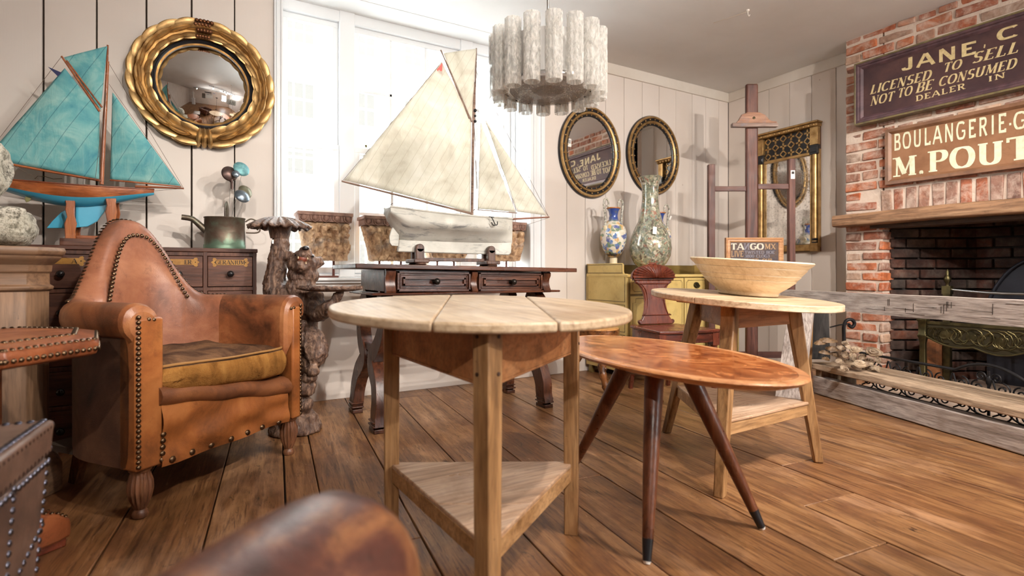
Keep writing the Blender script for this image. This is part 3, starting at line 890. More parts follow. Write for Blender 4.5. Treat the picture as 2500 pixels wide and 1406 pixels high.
L_TRUNK = leather('grey_brown_hide', rgb(52, 38, 32), rgb(96, 72, 60), rgb(128, 100, 86), 0.42, 1.0)
A = at(128, 1030, 1.066); A.z = 0
uu = Vector((0.44 * _c - 0.9 * _s, -0.44 * _s - 0.9 * _c, 0)).normalized()
ang = atan2(uu.y, uu.x)
tk = thing('trunk', 'grey brown hide trunk with rows of dark domed studs in the lower left corner', 'trunk', (A.x, A.y, 0), ang)
# local x runs along the visible face toward the viewer, local -y is away from the room's middle
TL, TD, THh = 0.50, 0.40, 0.505
def trunk_box(z0, z1, e=0.0):
    m = MB(); vs = []
    for z in (z0, z1):
        i = 0.035 * (1 - z / THh)
        for x, y in ((i - e, -TD + i - e), (TL - i + e, -TD + i - e), (TL - i + e, -i + e), (i - e, -i + e)): vs.append((x, y, z))
    return m.add(vs, [(3, 2, 1, 0), (4, 5, 6, 7), (0, 1, 5, 4), (1, 2, 6, 5), (2, 3, 7, 6), (3, 0, 4, 7)])
trunk_box(0.012, 0.432).obj('body', L_TRUNK, tk, bevel=0.006)
trunk_box(0.437, THh, 0.004).obj('lid', L_TRUNK, tk, bevel=0.008)
for x in (0.06, TL - .06):
    for y in (-TD + .06, -.08): MB().lathe([(0.02, 0), (0.022, 0.012)], 12, (x, y, 0)).obj('foot', M_IRON, tk)
M_STUD = plain('blued_stud', rgb(92, 92, 104), 0.25, 1.0)
def face(x, z, e=0.001): return Vector((x, -0.035 * (1 - z / THh) + e, z))
for a_, b_, kind_ in (((0.0, .494), (TL, .494), 0), ((0.0, .447), (TL, .447), 0), ((0.005, .424), (TL, .424), 0), ((0.175, .43), (0.175, .05), 0), ((0.01, .30), (0.19, .23), 0), ((0.19, .23), (0.30, .23), 0), ((0.012, .42), (0.03, .03), 0)):
    MB().nails([face(*a_), face(*b_)], 0.0185, 0.0062, (0, 1, 0.1)).obj('stud_row', M_STUD, tk, smooth=60)
MB().nails([(0.008, -0.012, THh + .001), (TL - .01, -0.012, THh + .001)], 0.0185, 0.0065, (0, 0, 1)).obj('stud_row', M_STUD, tk, smooth=60)
MB().nails([(0.012, -0.012, THh + .001), (0.012, -TD, THh + .001)], 0.0185, 0.0065, (0, 0, 1)).obj('stud_row', M_STUD, tk, smooth=60)

# ================================================================== FOREGROUND: ARM OF A SECOND LEATHER CHAIR
L_OLD = leather('scuffed_club_leather', rgb(46, 26, 22), rgb(92, 52, 42), rgb(166, 112, 72), 0.36, 2.2, 0.2)
fc = thing('armchair', 'scuffed dark brown leather club chair whose rolled arm fills the bottom foreground', 'armchair', (0.218, 0.303, 0), radians(-49))
def roll_arm(x, name):
    m = MB(); rs = []
    for y, k in ((-0.55, 1.0), (-0.3, 1.0), (-0.1, 1.0), (0.06, 1.0), (0.12, .985), (0.155, .93), (0.18, .80), (0.195, .55), (0.20, .2)):
        ring = []
        for j in range(28):
            a = 2 * pi * j / 28
            ring.append(Vector((x + 0.108 * k * cos(a), y, 0.446 + 0.108 * k * sin(a))))
        rs.append(ring)
    m.rings(rs)
    m.bx(x - 0.07, x + 0.07, -0.5, 0.13, 0.10, 0.44)
    return m.obj(name, L_OLD, fc, smooth=50)
roll_arm(0.34, 'arm'); roll_arm(-0.30, 'arm')
m = MB().bx(-0.23, 0.27, -0.35, 0.12, 0.12, 0.30); m.obj('seat_base', L_OLD, fc, bevel=0.02)
m = MB().bx(-0.22, 0.26, -0.35, 0.13, 0.30, 0.40); m.obj('seat_cushion', L_OLD, fc, bevel=0.035, seg=4)
m = MB().bx(-0.38, 0.42, -0.62, -0.48, 0.12, 0.58); m.obj('back', L_OLD, fc, bevel=0.05, seg=4)
for x, y in ((-.30, .06), (.34, .06), (-.30, -.5), (.34, -.5)): MB().lathe([(0.02, 0), (0.028, 0.05), (0.03, 0.11)], 14, (x, y, 0)).obj('leg', MAHOG('z'), fc, smooth=50)

# ================================================================== LETTERING (strokes with slab serifs, real thin relief)
def arc(cx, cy, rx, ry, a0, a1, n=14): return [(cx + rx * cos(radians(a0 + (a1 - a0) * i / n)), cy + ry * sin(radians(a0 + (a1 - a0) * i / n))) for i in range(n + 1)]
GLY = {
 'A': (.84, [([(.02, 0), (.40, 1)], 0), ([(.44, 1), (.82, 0)], 1), ([(.17, .33), (.66, .33)], 0)], [(.04, 0), (.80, 0)]),
 'B': (.72, [([(.16, 0), (.16, 1)], 1), ([(.16, 1)] + arc(.40, .76, .21, .24, 90, -90) + [(.16, .52)], 1), ([(.16, .52)] + arc(.42, .26, .24, .26, 90, -90) + [(.16, 0)], 1)], [(.12, 0), (.12, 1)]),
 'C': (.76, [(arc(.42, .5, .36, .5, 42, 318, 24), 1)], []),
 'D': (.80, [([(.16, 0), (.16, 1)], 1), ([(.16, 1)] + arc(.36, .5, .38, .5, 90, -90, 18) + [(.16, 0)], 1)], [(.12, 0), (.12, 1)]),
 'E': (.66, [([(.16, 0), (.16, 1)], 1), ([(.16, 1), (.62, 1)], 0), ([(.16, .52), (.50, .52)], 0), ([(.16, 0), (.62, 0)], 0), ([(.61, 1), (.61, .82)], 0), ([(.61, 0), (.61, .2)], 0)], [(.12, 0), (.12, 1)]),
 'F': (.62, [([(.16, 0), (.16, 1)], 1), ([(.16, 1), (.60, 1)], 0), ([(.16, .52), (.48, .52)], 0)], [(.16, 0), (.12, 1)]),
 'G': (.80, [(arc(.42, .5, .36, .5, 42, 330, 24), 1), ([(.74, .24), (.74, .46), (.5, .46)], 1)], []),
 'H': (.84, [([(.16, 0), (.16, 1)], 1), ([(.68, 0), (.68, 1)], 1), ([(.16, .52), (.68, .52)], 0)], [(.16, 0), (.16, 1), (.68, 0), (.68, 1)]),
 'I': (.34, [([(.17, 0), (.17, 1)], 1)], [(.17, 0), (.17, 1)]),
 'J': (.56, [([(.40, 1), (.40, .25)] + arc(.22, .25, .18, .25, 0, -180, 10), 1)], [(.40, 1)]),
 'K': (.8, [([(.16, 0), (.16, 1)], 1), ([(.16, .42), (.68, 1)], 0), ([(.32, .58), (.74, 0)], 1)], [(.16, 0), (.16, 1), (.70, 0), (.66, 1)]),
 'L': (.64, [([(.16, 0), (.16, 1)], 1), ([(.16, 0), (.60, 0)], 0), ([(.59, 0), (.59, .22)], 0)], [(.16, 1), (.12, 0)]),
 'M': (1.0, [([(.14, 0), (.16, 1)], 0), ([(.17, 1), (.50, .12)], 1), ([(.50, .12), (.83, 1)], 0), ([(.84, 1), (.86, 0)], 1)], [(.14, 0), (.86, 0), (.12, 1), (.88, 1)]),
 'N': (.86, [([(.14, 0), (.14, 1)], 0), ([(.15, 1), (.71, 0)], 1), ([(.72, 0), (.72, 1)], 0)], [(.14, 0), (.10, 1), (.72, 1)]),
 'O': (.84, [(arc(.42, .5, .36, .5, 0, 360, 32), 1)], []),
 'P': (.70, [([(.16, 0), (.16, 1)], 1), ([(.16, 1)] + arc(.40, .74, .24, .26, 90, -90) + [(.16, .48)], 1)], [(.16, 0), (.12, 1)]),
 'R': (.78, [([(.16, 0), (.16, 1)], 1), ([(.16, 1)] + arc(.40, .75, .22, .25, 90, -90) + [(.16, .5)], 1), ([(.40, .5), (.68, 0)], 1)], [(.16, 0), (.12, 1), (.70, 0)]),
 'S': (.64, [(arc(.32, .75, .23, .25, 30, 270, 16) + arc(.32, .25, .25, .25, 90, -150, 16), 1)], []),
 'T': (.74, [([(.37, 0), (.37, 1)], 1), ([(.04, 1), (.70, 1)], 0), ([(.05, 1), (.05, .80)], 0), ([(.69, 1), (.69, .80)], 0)], [(.37, 0)]),
 'U': (.84, [([(.16, 1), (.16, .32)] + arc(.42, .32, .26, .32, 180, 360, 14) + [(.68, 1)], 1)], [(.16, 1), (.68, 1)]),
 'V': (.82, [([(.06, 1), (.40, 0)], 1), ([(.42, 0), (.76, 1)], 0)], [(.06, 1), (.76, 1)]),
 'W': (1.1, [([(.05, 1), (.30, 0)], 1), ([(.31, 0), (.54, .9)], 0), ([(.55, .9), (.78, 0)], 1), ([(.79, 0), (1.03, 1)], 0)], [(.05, 1), (1.03, 1)]),
 'X': (.82, [([(.08, 1), (.72, 0)], 1), ([(.72, 1), (.08, 0)], 0)], [(.08, 0), (.72, 0), (.08, 1), (.72, 1)]),
 '.': (.3, [(arc(.14, .07, .05, .05, 0, 360, 10), 1)], []),
 ',': (.3, [([(.16, .10), (.16, .02), (.10, -.14)], 1)], []),
 '-': (.5, [([(.08, .46), (.42, .46)], 1)], []),
 '3': (.6, [(arc(.28, .75, .22, .25, 150, -90, 14) + arc(.28, .25, .26, .25, 90, -150, 14), 1)], []),
 '8': (.66, [(arc(.32, .75, .20, .25, -90, 270, 20) + arc(.32, .25, .25, .25, 90, -270, 20), 1)], []),
 '0': (.66, [(arc(.32, .5, .26, .5, 0, 360, 24), 1)], []),
}
def lettering(text, hgt, thick=0.15, thin=0.07, serif=0.0, shear=0.0, sx=1.0, track=0.10, depth=0.0012):
    """flat raised letters in local x,z (facing -y); returns (MB, width)"""
    m = MB(); X = 0.0
    tk_, tn_ = thick, thin
    def T(x, z, k): return ((X + x * sx + shear * z) * hgt, k, z * hgt)
    def poly(P):
        n = len(P); dd = depth + 0.00005 * (len(m.v) // 8 % 12)
        m.add([T(x, z, -dd) for x, z in P] + [T(x, z, 0.0004) for x, z in P],
              [tuple(range(n)), tuple(range(2 * n - 1, n - 1, -1))] + [(i, (i + 1) % n, n + (i + 1) % n, n + i) for i in range(n)])
    for chh in text:
        if chh == ' ': X += 0.42 * sx + track; continue
        w, strokes, ser = GLY[chh]
        mv = min([p[0] for st in strokes for p in st[0]])
        for pts, heavy in strokes:
            P = [Vector((a, b)) for a, b in pts]; L, R = [], []
            closed = (P[0] - P[-1]).length < 1e-4 and len(P) > 6
            for i, p in enumerate(P):
                if closed: d = P[(i + 1) % (len(P) - 1)] - P[(i - 1) % (len(P) - 1)]
                else: d = P[min(i + 1, len(P) - 1)] - P[max(i - 1, 0)]
                d.normalize()
                vert = abs(d.y)
                t = (tn_ + (tk_ - tn_) * vert ** 1.5 if heavy else tn_)
                n = Vector((-d.y / sx, d.x)); n.normalize()
                # keep strokes inside cap height
                q = Vector((p.x, min(max(p.y, t / 2 if not vert > .8 else 0), 1 - (t / 2 if not vert > .8 else 0)))) if chh not in ',' else p
                L.append(q + n * t / 2); R.append(q - n * t / 2)
            for i in range(len(P) - 1): poly([L[i], L[i + 1], R[i + 1], R[i]])
        if serif:
            for (a, b) in ser:
                z0, z1 = (0, tn_ * .8) if b < .5 else (1 - tn_ * .8, 1)
                poly([(a - serif, z0), (a + serif, z0), (a + serif, z1), (a - serif, z1)])
        X += w * sx + track
    return m, X * hgt
def put_text(text, hgt, x, z, mat, parent, y=0.0, name='lettering', align='l', fit=None, rx=0.0, **k):
    m, w = lettering(text, hgt, **k)
    s_ = (fit / w) if fit else 1.0
    w *= s_
    dx = x - (w / 2 if align == 'c' else (w if align == 'r' else 0))
    m.v = [(a * s_ + dx, b + y, c + z) for a, b, c in m.v]
    return m.obj(name, mat, parent)

# ================================================================== SEED DRAWER CABINET
cab = thing('seed_cabinet', 'dark wooden bank of seed drawers with gilt name labels behind the armchair', 'cabinet', (-0.24, 3.1, 0))
CX0, CX1, CZ = -0.462, 0.462, 0.928
MB().bx(CX0, CX1, 0.02, 0.33, 0.0, CZ - 0.018).obj('carcass', DRAWW('z'), cab)
MB().bx(CX0 - .004, CX1 + .004, -0.004, 0.335, CZ - 0.02, CZ).obj('top_board', DRAWW('x'), cab, bevel=0.003)
M_GILT = plain('gilt_label', rgb(176, 128, 56), 0.5, c2=rgb(150, 104, 44), vscale=30)
M_INK = plain('label_ink', rgb(38, 26, 18), 0.6)
M_EBON = plain('ebony_knob', rgb(30, 26, 26), 0.22)
m = MB()
for i in range(5): x = CX0 + 0.01 + i * 0.226; m.bx(x - .009, x + .009, 0, 0.03, 0, CZ - .018)
for j in range(6): z = CZ - 0.03 - j * 0.178; m.bx(CX0, CX1, 0.001, 0.03, z - .01, z + .008)
m.obj('face_frame', DRAWW('z'), cab, bevel=0.0015)
words = {(3, 0): ('GERANIUM', 'c'), (2, 0): ('ER', 'r'), (0, 0): ('A', 'r'), (1, 0): ('', 'r')}
for i in range(4):
    for j in range(5):
        x = CX0 + 0.01 + (i + .5) * 0.226; z = CZ - 0.03 - (j + .5) * 0.178
        d = MB().bx(x - .102, x + .102, 0.004, 0.28, z - .077, z + .077).obj('drawer', DRAWW('x'), cab, bevel=0.002)
        MB().lathe([(0.007, 0), (0.007, 0.012), (0.015, 0.018), (0.0165, 0.026), (0.012, 0.034), (0.003, 0.036)], 16, M=Matrix.Translation((x, 0.004, z - .012)) @ Matrix.Rotation(pi / 2, 4, 'X')).obj('knob', M_EBON, d, smooth=60)
        if j: continue
        zl = z + 0.047
        o = [(-.062, -.014), (-.066, -.021), (-.076, -.023), (-.081, -.015), (-.078, -.009), (-.088, 0)]
        half = o + [(a, -b) for a, b in o[::-1][1:]]
        poly = half + [(-a, b) for a, b in half[::-1]]
        mm = MB().prism(poly, 0.0016, Matrix.Translation((x, 0.0042, zl)) @ Matrix.Rotation(pi / 2, 4, 'X'))
        lb = mm.obj('name_label', M_GILT, d)
        t, al = words.get((i, j), ('', 'c'))
        if t: put_text(t, 0.021, x + (0 if al == 'c' else .055), zl - .0105, M_INK, lb, y=0.0024, align=al, thick=.17, thin=.06, serif=.11, track=.05, depth=.0006)
        for sx in (-1, 1): MB().nails([(x + sx * .070, 0.0024, zl), (x + sx * .0705, .0024, zl)], 1, 0.0028, (0, -1, 0)).obj('label_pin', M_INK, lb)

# ================================================================== SAIL HELPERS
def sail_mat(name, c0, c1, c2, ang, seam, gap, trans):
    N = NT(name); v = N.coord()
    a = N.noise(v, 7, 5, 0.6, 0.8)
    col = N.ramp(a, [(0.3, c0), (0.5, c1), (0.68, c2)])
    cr = N.noise(N.coord((1, 1, 0.25), (0, 0.6, 0)), 16, 5, 0.65, 2.0)
    col = N.mix(N.gray(cr, 0.5, 0.75, 0, 0.5), col, c2)
    p = N.n('SeparateXYZ', Vector=N.coord((1, 1, 1), (0, radians(ang), 0))).outputs[0]
    q = N.n('Math', {'operation': 'FRACT'}, i0=N.n('Math', {'operation': 'DIVIDE'}, i0=p, i1=gap).outputs[0]).outputs[0]
    q = N.n('Math', {'operation': 'LESS_THAN'}, i0=q, i1=0.035).outputs[0]
    q = N.n('Math', {'operation': 'MULTIPLY'}, i0=q, i1=0.55).outputs[0]
    col = N.mix(q, col, seam)
    N.p(Base_Color=col, Roughness=0.85, Specular_IOR_Level=0.1)
    N.bump(N.mix(0.5, cr, a), 0.5, 0.015)
    tr = N.n('BsdfTranslucent', Color=col)
    mx = N.n('MixShader', i0=trans, i1=N.b.outputs[0], i2=tr.outputs[0])
    N.t.links.new(mx.outputs[0], N.out.inputs['Surface'])
    return N.m
def sail(parent, name, cs, mat, belly, n=24, rip=0.004):
    """cs: four corners (peak, throat, tack, clew); the cloth bellies along y"""
    A, B, C, D = [Vector(p) for p in cs]
    def fn(u, v):
        p = (A * (1 - u) + B * u) * (1 - v) + (D * (1 - u) + C * u) * v
        k = sin(pi * min(1, max(0, u))) ** 0.8 * sin(pi * (0.08 + 0.84 * v))
        w = rip * noise.noise(Vector((p.x * 12, 0, p.z * 12)))
        return p + Vector((0, -belly * k + w, 0))
    m = MB().sheet(fn, n, n)
    o = m.obj(name, mat, parent, smooth=180, wld=True)
    s = o.modifiers.new('cloth_thickness', 'SOLIDIFY'); s.thickness = 0.0014
    return o
def spar(parent, name, p, q, r0, r1, mat, n=8):
    p, q = Vector(p), Vector(q); mid = (p + q) / 2
    return MB().tube([p, p.lerp(q, .25), mid, p.lerp(q, .75), q], [r0, (r0 * 3 + r1) / 4 * 1.08, (r0 + r1) / 2 * 1.1, (r0 + r1 * 3) / 4 * 1.05, r1], n).obj(name, mat, parent, smooth=60, wld=True)
def line(parent, name, pts, mat, r=0.0009):
    return MB().tube([Vector(p) for p in pts], r, 5).obj(name, mat, parent, smooth=60, wld=True)

# ================================================================== BLUE POND YACHT ON ITS STAND
YBB = 3.2
def bb(px, py, dy=0.0):
    p = on(px, py, y=YBB + dy); return p
CEDAR = wood('varnished_cedar', rgb(84, 38, 16), rgb(146, 80, 42), rgb(182, 112, 66), 'x', 1.2, 0.28, 0.4)
CEDARZ = wood('varnished_cedar', rgb(84, 38, 16), rgb(146, 80, 42), rgb(182, 112, 66), 'z', 1.2, 0.28, 0.4)
M_BLUE = plain('sky_blue_enamel', rgb(64, 154, 186), 0.35, c2=rgb(76, 164, 194), vscale=4)
by = thing('model_yacht', 'model pond yacht with turquoise blue sails, varnished deck and blue keel', 'model yacht', (bb(230, 480).x, YBB, bb(230, 480).z))
bow, stern = bb(376, 463), bb(-30, 437)
def hull_ring(t):
    # t 0 stern .. 1 bow; canoe sections
    x = stern.x + (bow.x - stern.x) * t
    zd = stern.z + (bow.z - stern.z) * t - 0.012 * sin(pi * t)
    w = 0.085 * (sin(pi * min(1, max(0.0, t)) ** 0.8)) ** 0.8 + 0.004
    d = 0.018 + 0.075 * sin(pi * (0.08 + 0.86 * t)) ** 1.3
    return x, zd, w, d
rs = []; top = []
for i in range(33):
    t = i / 32; x, zd, w, d = hull_ring(t)
    ring = []
    for j in range(13):
        a = pi * j / 12
        ring.append(Vector((x, YBB + w * cos(a), zd - d * sin(a) ** 0.75)))
    rs.append(ring)
blue = MB(); wood_ = MB()
K = 13
def strip(m, j0, j1, off=0.0):
    vs = [r[j] + (Vector((0, math.copysign(off, r[j].y - YBB) if abs(r[j].y - YBB) > 1e-4 else 0, 0))) for r in rs for j in range(j0, j1 + 1)]
    k = j1 - j0 + 1
    m.add(vs, [(i * k + j, (i + 1) * k + j, (i + 1) * k + j + 1, i * k + j + 1) for i in range(len(rs) - 1) for j in range(k - 1)])
strip(blue, 2, 10); blue.obj('hull_bottom', M_BLUE, by, smooth=60, wld=True)
strip(wood_, 0, 2); strip(wood_, 10, 12)
deck = [[r[0], r[12]] for r in rs]
wood_.add([p for d_ in deck for p in d_], [(2 * i, 2 * i + 1, 2 * i + 3, 2 * i + 2) for i in range(len(deck) - 1)])
wood_.obj('hull_topsides', CEDAR, by, smooth=50, wld=True)
m = MB(); 
for sgn in (0, 12): m.tube([r[sgn] + Vector((0, 0, .001)) for r in rs], 0.0035, 6)
m.obj('gunwale', wood('dark_rail', rgb(70, 30, 16), rgb(110, 54, 28), rgb(130, 70, 40), 'x', 1, .35), by, smooth=60, wld=True)
def flat_xz(parent, name, pts, y, t, mat, bevel=0.002):
    P = [(p.x, p.z) for p in pts]; n = len(P)
    m = MB().add([(x, y - t / 2, z) for x, z in P] + [(x, y + t / 2, z) for x, z in P], [tuple(range(n)), tuple(range(2 * n - 1, n - 1, -1))] + [(i, (i + 1) % n, n + (i + 1) % n, n + i) for i in range(n)])
    return m.obj(name, mat, parent, bevel=bevel, wld=True)
kp = [bb(*p) for p in ((186, 474), (186, 556), (215, 553), (238, 540), (256, 515), (265, 478))]
flat_xz(by, 'keel', kp, YBB, 0.016, M_BLUE)
flat_xz(by, 'rudder', [bb(*p) for p in ((172, 472), (172, 506), (148, 520), (128, 540), (114, 557), (172, 557), (184, 556), (184, 474))], YBB, 0.012, M_BLUE)
flat_xz(by, 'steering_tag', [bb(*p) for p in ((88, 461), (85, 480), (77, 493), (69, 496), (65, 489), (68, 478), (78, 470))], YBB - 0.03, 0.003, plain('olive_tag', rgb(128, 122, 78), 0.5))
line(by, 'tiller_wire', [bb(85, 437), bb(92, 430), bb(110, 431), bb(130, 437), bb(152, 436)], M_BRASS, 0.0014)
S_BLUE = sail_mat('turquoise_sailcloth', rgb(84, 154, 168), rgb(118, 182, 184), rgb(160, 204, 198), -28, rgb(44, 88, 108), 0.075, 0.25)
spar(by, 'mast', bb(248, 450), bb(263, 150), 0.0085, 0.006, CEDARZ)
spar(by, 'topmast', bb(256, 300, .0), bb(263, 110), 0.006, 0.004, CEDARZ)
spar(by, 'boom', bb(247, 441, -.012), bb(-42, 389, -.012), 0.0062, 0.0045, CEDAR)
spar(by, 'gaff', bb(243, 272, -.014), bb(150, 137, -.014), 0.0055, 0.004, CEDAR)
spar(by, 'topsail_yard', bb(249, 262, -.02), bb(163, 148, -.02), 0.004, 0.0035, CEDAR)
spar(by, 'bowsprit', bb(330, 455), bb(449, 460), 0.0055, 0.004, CEDAR)
spar(by, 'jib_boom', bb(268, 439, -.01), bb(442, 456, -.01), 0.004, 0.003, CEDAR)
sail(by, 'mainsail', (bb(158, 166, -.012), bb(243, 274, -.012), bb(242, 438, -.012), bb(-36, 386, -.012)), S_BLUE, 0.035)
sail(by, 'topsail', (bb(156, 140, -.016), bb(262, 113, -.012), bb(246, 268, -.016), bb(240, 262, -.016)), S_BLUE, 0.012)
sail(by, 'jib', (bb(275, 226, -.004), bb(279, 232, -.004), bb(441, 454, -.004), bb(269, 437, -.004)), S_BLUE, 0.022)
flat_xz(by, 'pennant', [bb(117, 163, -.012), bb(152, 178, -.012), bb(147, 192, -.012)], YBB - .012, 0.002, plain('navy_cloth', rgb(40, 46, 84), 0.8), 0)
for nm, P in (('forestay', [bb(263, 150), bb(448, 459)]), ('jib_stay', [bb(266, 205), bb(444, 457)]), ('shroud', [bb(260, 205, -.0), bb(232, 443, -.07)]), ('shroud', [bb(260, 205), bb(244, 446, -.07)]), ('shroud', [bb(260, 205), bb(232, 443, .07)]), ('bobstay', [bb(447, 460), bb(350, 468)]), ('sheet', [bb(30, 402, -.012), bb(95, 438, -.01)]), ('leech_line', [bb(150, 138, -.012), bb(-40, 388, -.012)])):
    line(by, nm, P, M_CORD)
st = thing('boat_stand', 'varnished wooden cradle with scalloped uprights under the blue yacht', 'stand', (bb(215, 590).x, YBB, 0.928))
for xs in (((165, 488), (168, 502), (166, 515), (171, 532), (164, 548), (166, 578), (164, 588), (192, 588), (190, 566), (194, 548), (189, 530), (190, 488)),
           ((262, 488), (266, 505), (262, 520), (266, 540), (263, 588), (292, 588), (290, 560), (286, 540), (290, 520), (287, 500), (288, 488))):
    for dy in (-0.055, 0.055):
        flat_xz(st, 'upright', [bb(*p) for p in xs], YBB + dy, 0.014, CEDARZ, 0.003)
q0, q1 = bb(168, 575), bb(290, 586)
for dy in (-.035, .035): MB().bx(q0.x, q1.x, YBB + dy - .006, YBB + dy + .006, q1.z, q0.z).obj('stretcher', CEDAR, st, bevel=0.002, wld=True)
MB().bx(bb(154, 590).x, bb(304, 590).x, YBB - .07, YBB + .07, 0.929, bb(200, 585).z + .002).obj('base_board', DRAWW('x'), st, bevel=0.002, wld=True)

# ================================================================== WATERING CAN AND THE ROSES ON WIRES
def can_mat():
    N = NT('verdigris_copper'); v = N.coord()
    a = N.noise(v, 14, 5, 0.65, 0.4)
    z = N.n('SeparateXYZ', Vector=v).outputs[2]
    k = N.n('Math', {'operation': 'ADD'}, i0=N.gray(z, 0.06, 0.0, 0, 0.5), i1=a).outputs[0]
    col = N.ramp(k, [(0.40, rgb(96, 78, 66)), (0.56, rgb(104, 96, 82)), (0.74, rgb(110, 134, 114))])
    N.p(Base_Color=col, Metallic=0.65, Roughness=0.42); N.bump(a, 0.2, 0.004)
    return N.m
M_CAN = can_mat()
cp = on(549, 604, y=3.27)
wc = thing('watering_can', 'old copper watering can with verdigris standing on the seed cabinet', 'watering can', (cp.x, 3.27, 0.929))
H = 0.172
MB().lathe([(0.098, 0), (0.102, 0.002), (0.102, 0.024), (0.0985, 0.027), (0.0985, H - .006), (0.101, H - .004), (0.1015, H), (0.098, H + .002), (0.06, H + .004), (0.058, H - .01), (0.0, H - .012)], 40, sy=0.72).obj('body', M_CAN, wc, smooth=50)
MB().tube([(-.085, 0, .095), (-.135, 0, .145), (-.150, 0, .158), (-.17, 0, .163), (-.20, 0, .166)], [.019, .0155, .0145, .0145, .0145], 14).obj('spout', M_CAN, wc, smooth=60)
MB().tube(smooth_path([(0.0, -.02, H), (0.0, -.025, H + .05), (0.005, -.005, H + .075), (0.012, .03, H + .06), (0.014, .05, H)], 6), 0.016, 10, flat=0.25).obj('carry_handle', M_CAN, wc, smooth=60)
MB().tube(smooth_path([(.10, 0, .155), (.125, 0, .172), (.15, 0, .165), (.172, 0, .14), (.165, 0, .10), (.10, 0, .095)], 6), 0.0042, 8).obj('back_handle', M_CAN, wc, smooth=60)
MB().bx(.100, .1015, -.012, .008, .03, .10).obj('price_tag', M_WHITE, wc)
line(wc, 'tag_string', [Vector(wc.location) + Vector(p) for p in ((.101, 0, .098), (.115, 0, .12), (.12, 0, .165))], M_STRING, .0008)
def rose(name, label, pf, R, tilt, mat, dep, c, ribs=0, dome=0.35, socket=None):
    """perforated sprinkler head on a wire; pf = pixel of its centre"""
    q = on(pf[0], pf[1], y=dep)
    base = Vector((wc.location.x + c, dep, 0.929 + H - .012))
    t = thing(name, label, 'sprinkler head', tuple(base), 0, 'sprinkler heads on wires')
    M = Matrix.Translation(q) @ Euler(tilt).to_matrix().to_4x4()
    prof = [(0.002, R * dome)]
    for i in range(1, 9):
        k = i / 8
        prof.append((R * k, R * dome * (1 - k * k) + (0.0016 * (i % 2) if ribs else 0)))
    prof += [(R * 1.03, -0.003), (R * .97, -0.008), (R * .5, -R * .28), (R * .22, -R * .45), (0.002, -R * .45)]
    MB().lathe(prof[::-1], 28, M=M).obj('disc', mat, t, smooth=45, wld=True)
    if socket:
        MB().tube([q + Vector((.004, 0, -R * .8)), q + Vector((.010, 0, -R * 1.15)), q + Vector((.011, 0, -R * 2.0))], [R * .3, R * .17, R * .17], 12).obj('socket', mat, t, smooth=60, wld=True)
    a = q + Vector((0, 0, -R * (2.0 if socket else .7)))
    line(t, 'wire', [a, a.lerp(base, .5) + Vector((.002, 0, 0)), base], M_STEEL, 0.0009)
    return t
M_COPD = plain('dark_copper', rgb(92, 72, 66), 0.38, 0.7, c2=rgb(70, 60, 58), vscale=30)
M_VERD = plain('verdigris', rgb(112, 164, 166), 0.5, 0.4, c2=rgb(84, 130, 138), vscale=40)
M_ZINC = plain('blue_grey_zinc', rgb(128, 140, 150), 0.3, 0.8, c2=rgb(96, 106, 116), vscale=40, bump=.4, bscale=40)
M_OLIV = plain('olive_copper', rgb(116, 112, 92), 0.4, 0.7)
rose('sprinkler_head', 'dark copper paddle shaped watering can rose with long socket', (561, 424), .041, (radians(80), 0, radians(18)), M_COPD, 3.26, .018, socket=True)
rose('sprinkler_head', 'ribbed verdigris cone shaped rose, the topmost of the bunch in the can', (590, 412), .042, (radians(62), radians(-38), radians(40)), M_VERD, 3.27, .028, ribs=1)
rose('sprinkler_head', 'smallest round silvery rose in front of the dark paddle', (576, 424), .0195, (radians(75), 0, 0), M_ZINC, 3.235, .03)
rose('sprinkler_head', 'domed blue grey dented rose lowest in the bunch', (592, 478), .040, (radians(58), radians(22), radians(12)), M_ZINC, 3.24, .05, dome=.5)
rose('sprinkler_head', 'flat olive rose partly hidden behind the domed blue grey one', (599, 468), .038, (radians(70), radians(20), radians(20)), M_OLIV, 3.29, .055)

# ================================================================== CONVEX MIRROR IN GILT LAUREL FRAME
def gilt(name='old_gilding', c=rgb(196, 162, 110), c2=rgb(146, 112, 70), rough=0.34):
    if name in _M: return _M[name]
    N = NT(name); v = N.coord()
    a = N.noise(v, 16, 5, 0.6)
    N.p(Base_Color=N.mix(N.gray(a, .4, .7), c, c2), Metallic=0.85, Roughness=N.gray(a, .3, .7, rough, rough + .15))
    N.bump(a, 0.1, .003); _M[name] = N.m
    return N.m
M_GOLD = gilt()
M_EBONY = plain('ebonised_black', rgb(26, 26, 30), 0.3)
def mirror_mat(name, foxed=0.0):
    N = NT(name)
    N.p(Base_Color=(0.86, 0.86, 0.85, 1), Metallic=1.0, Roughness=0.01)
    if foxed:
        a = N.noise(N.coord(), 60, 5, 0.7)
        N.p(Base_Color=N.mix(N.gray(a, .5, .68, 0, foxed), (0.84, 0.83, 0.80, 1), (0.35, 0.33, 0.31, 1)), Roughness=N.gray(a, .45, .7, .02, .18))
    return N.m
M_MIRROR = mirror_mat('silvered_glass')
mc = Vector((-0.02, YB - 0.002, 1.858))
cm_ = thing('convex_mirror', 'round convex mirror in carved gilt laurel wreath frame on the plank wall', 'mirror', tuple(mc))
RX = Matrix.Rotation(pi / 2, 4, 'X')   # lathe axis z -> -y (out of the wall)
MB().lathe([(0.20, 0.0), (0.325, 0.0), (0.338, 0.012), (0.338, 0.03), (0.328, 0.05), (0.30, 0.062), (0.27, 0.056), (0.262, 0.05), (0.252, 0.045), (0.246, 0.03), (0.20, 0.02)], 72, M=RX).obj('frame', gilt('shadowed_gilding', rgb(140, 104, 58), rgb(92, 66, 36)), cm_, smooth=50)
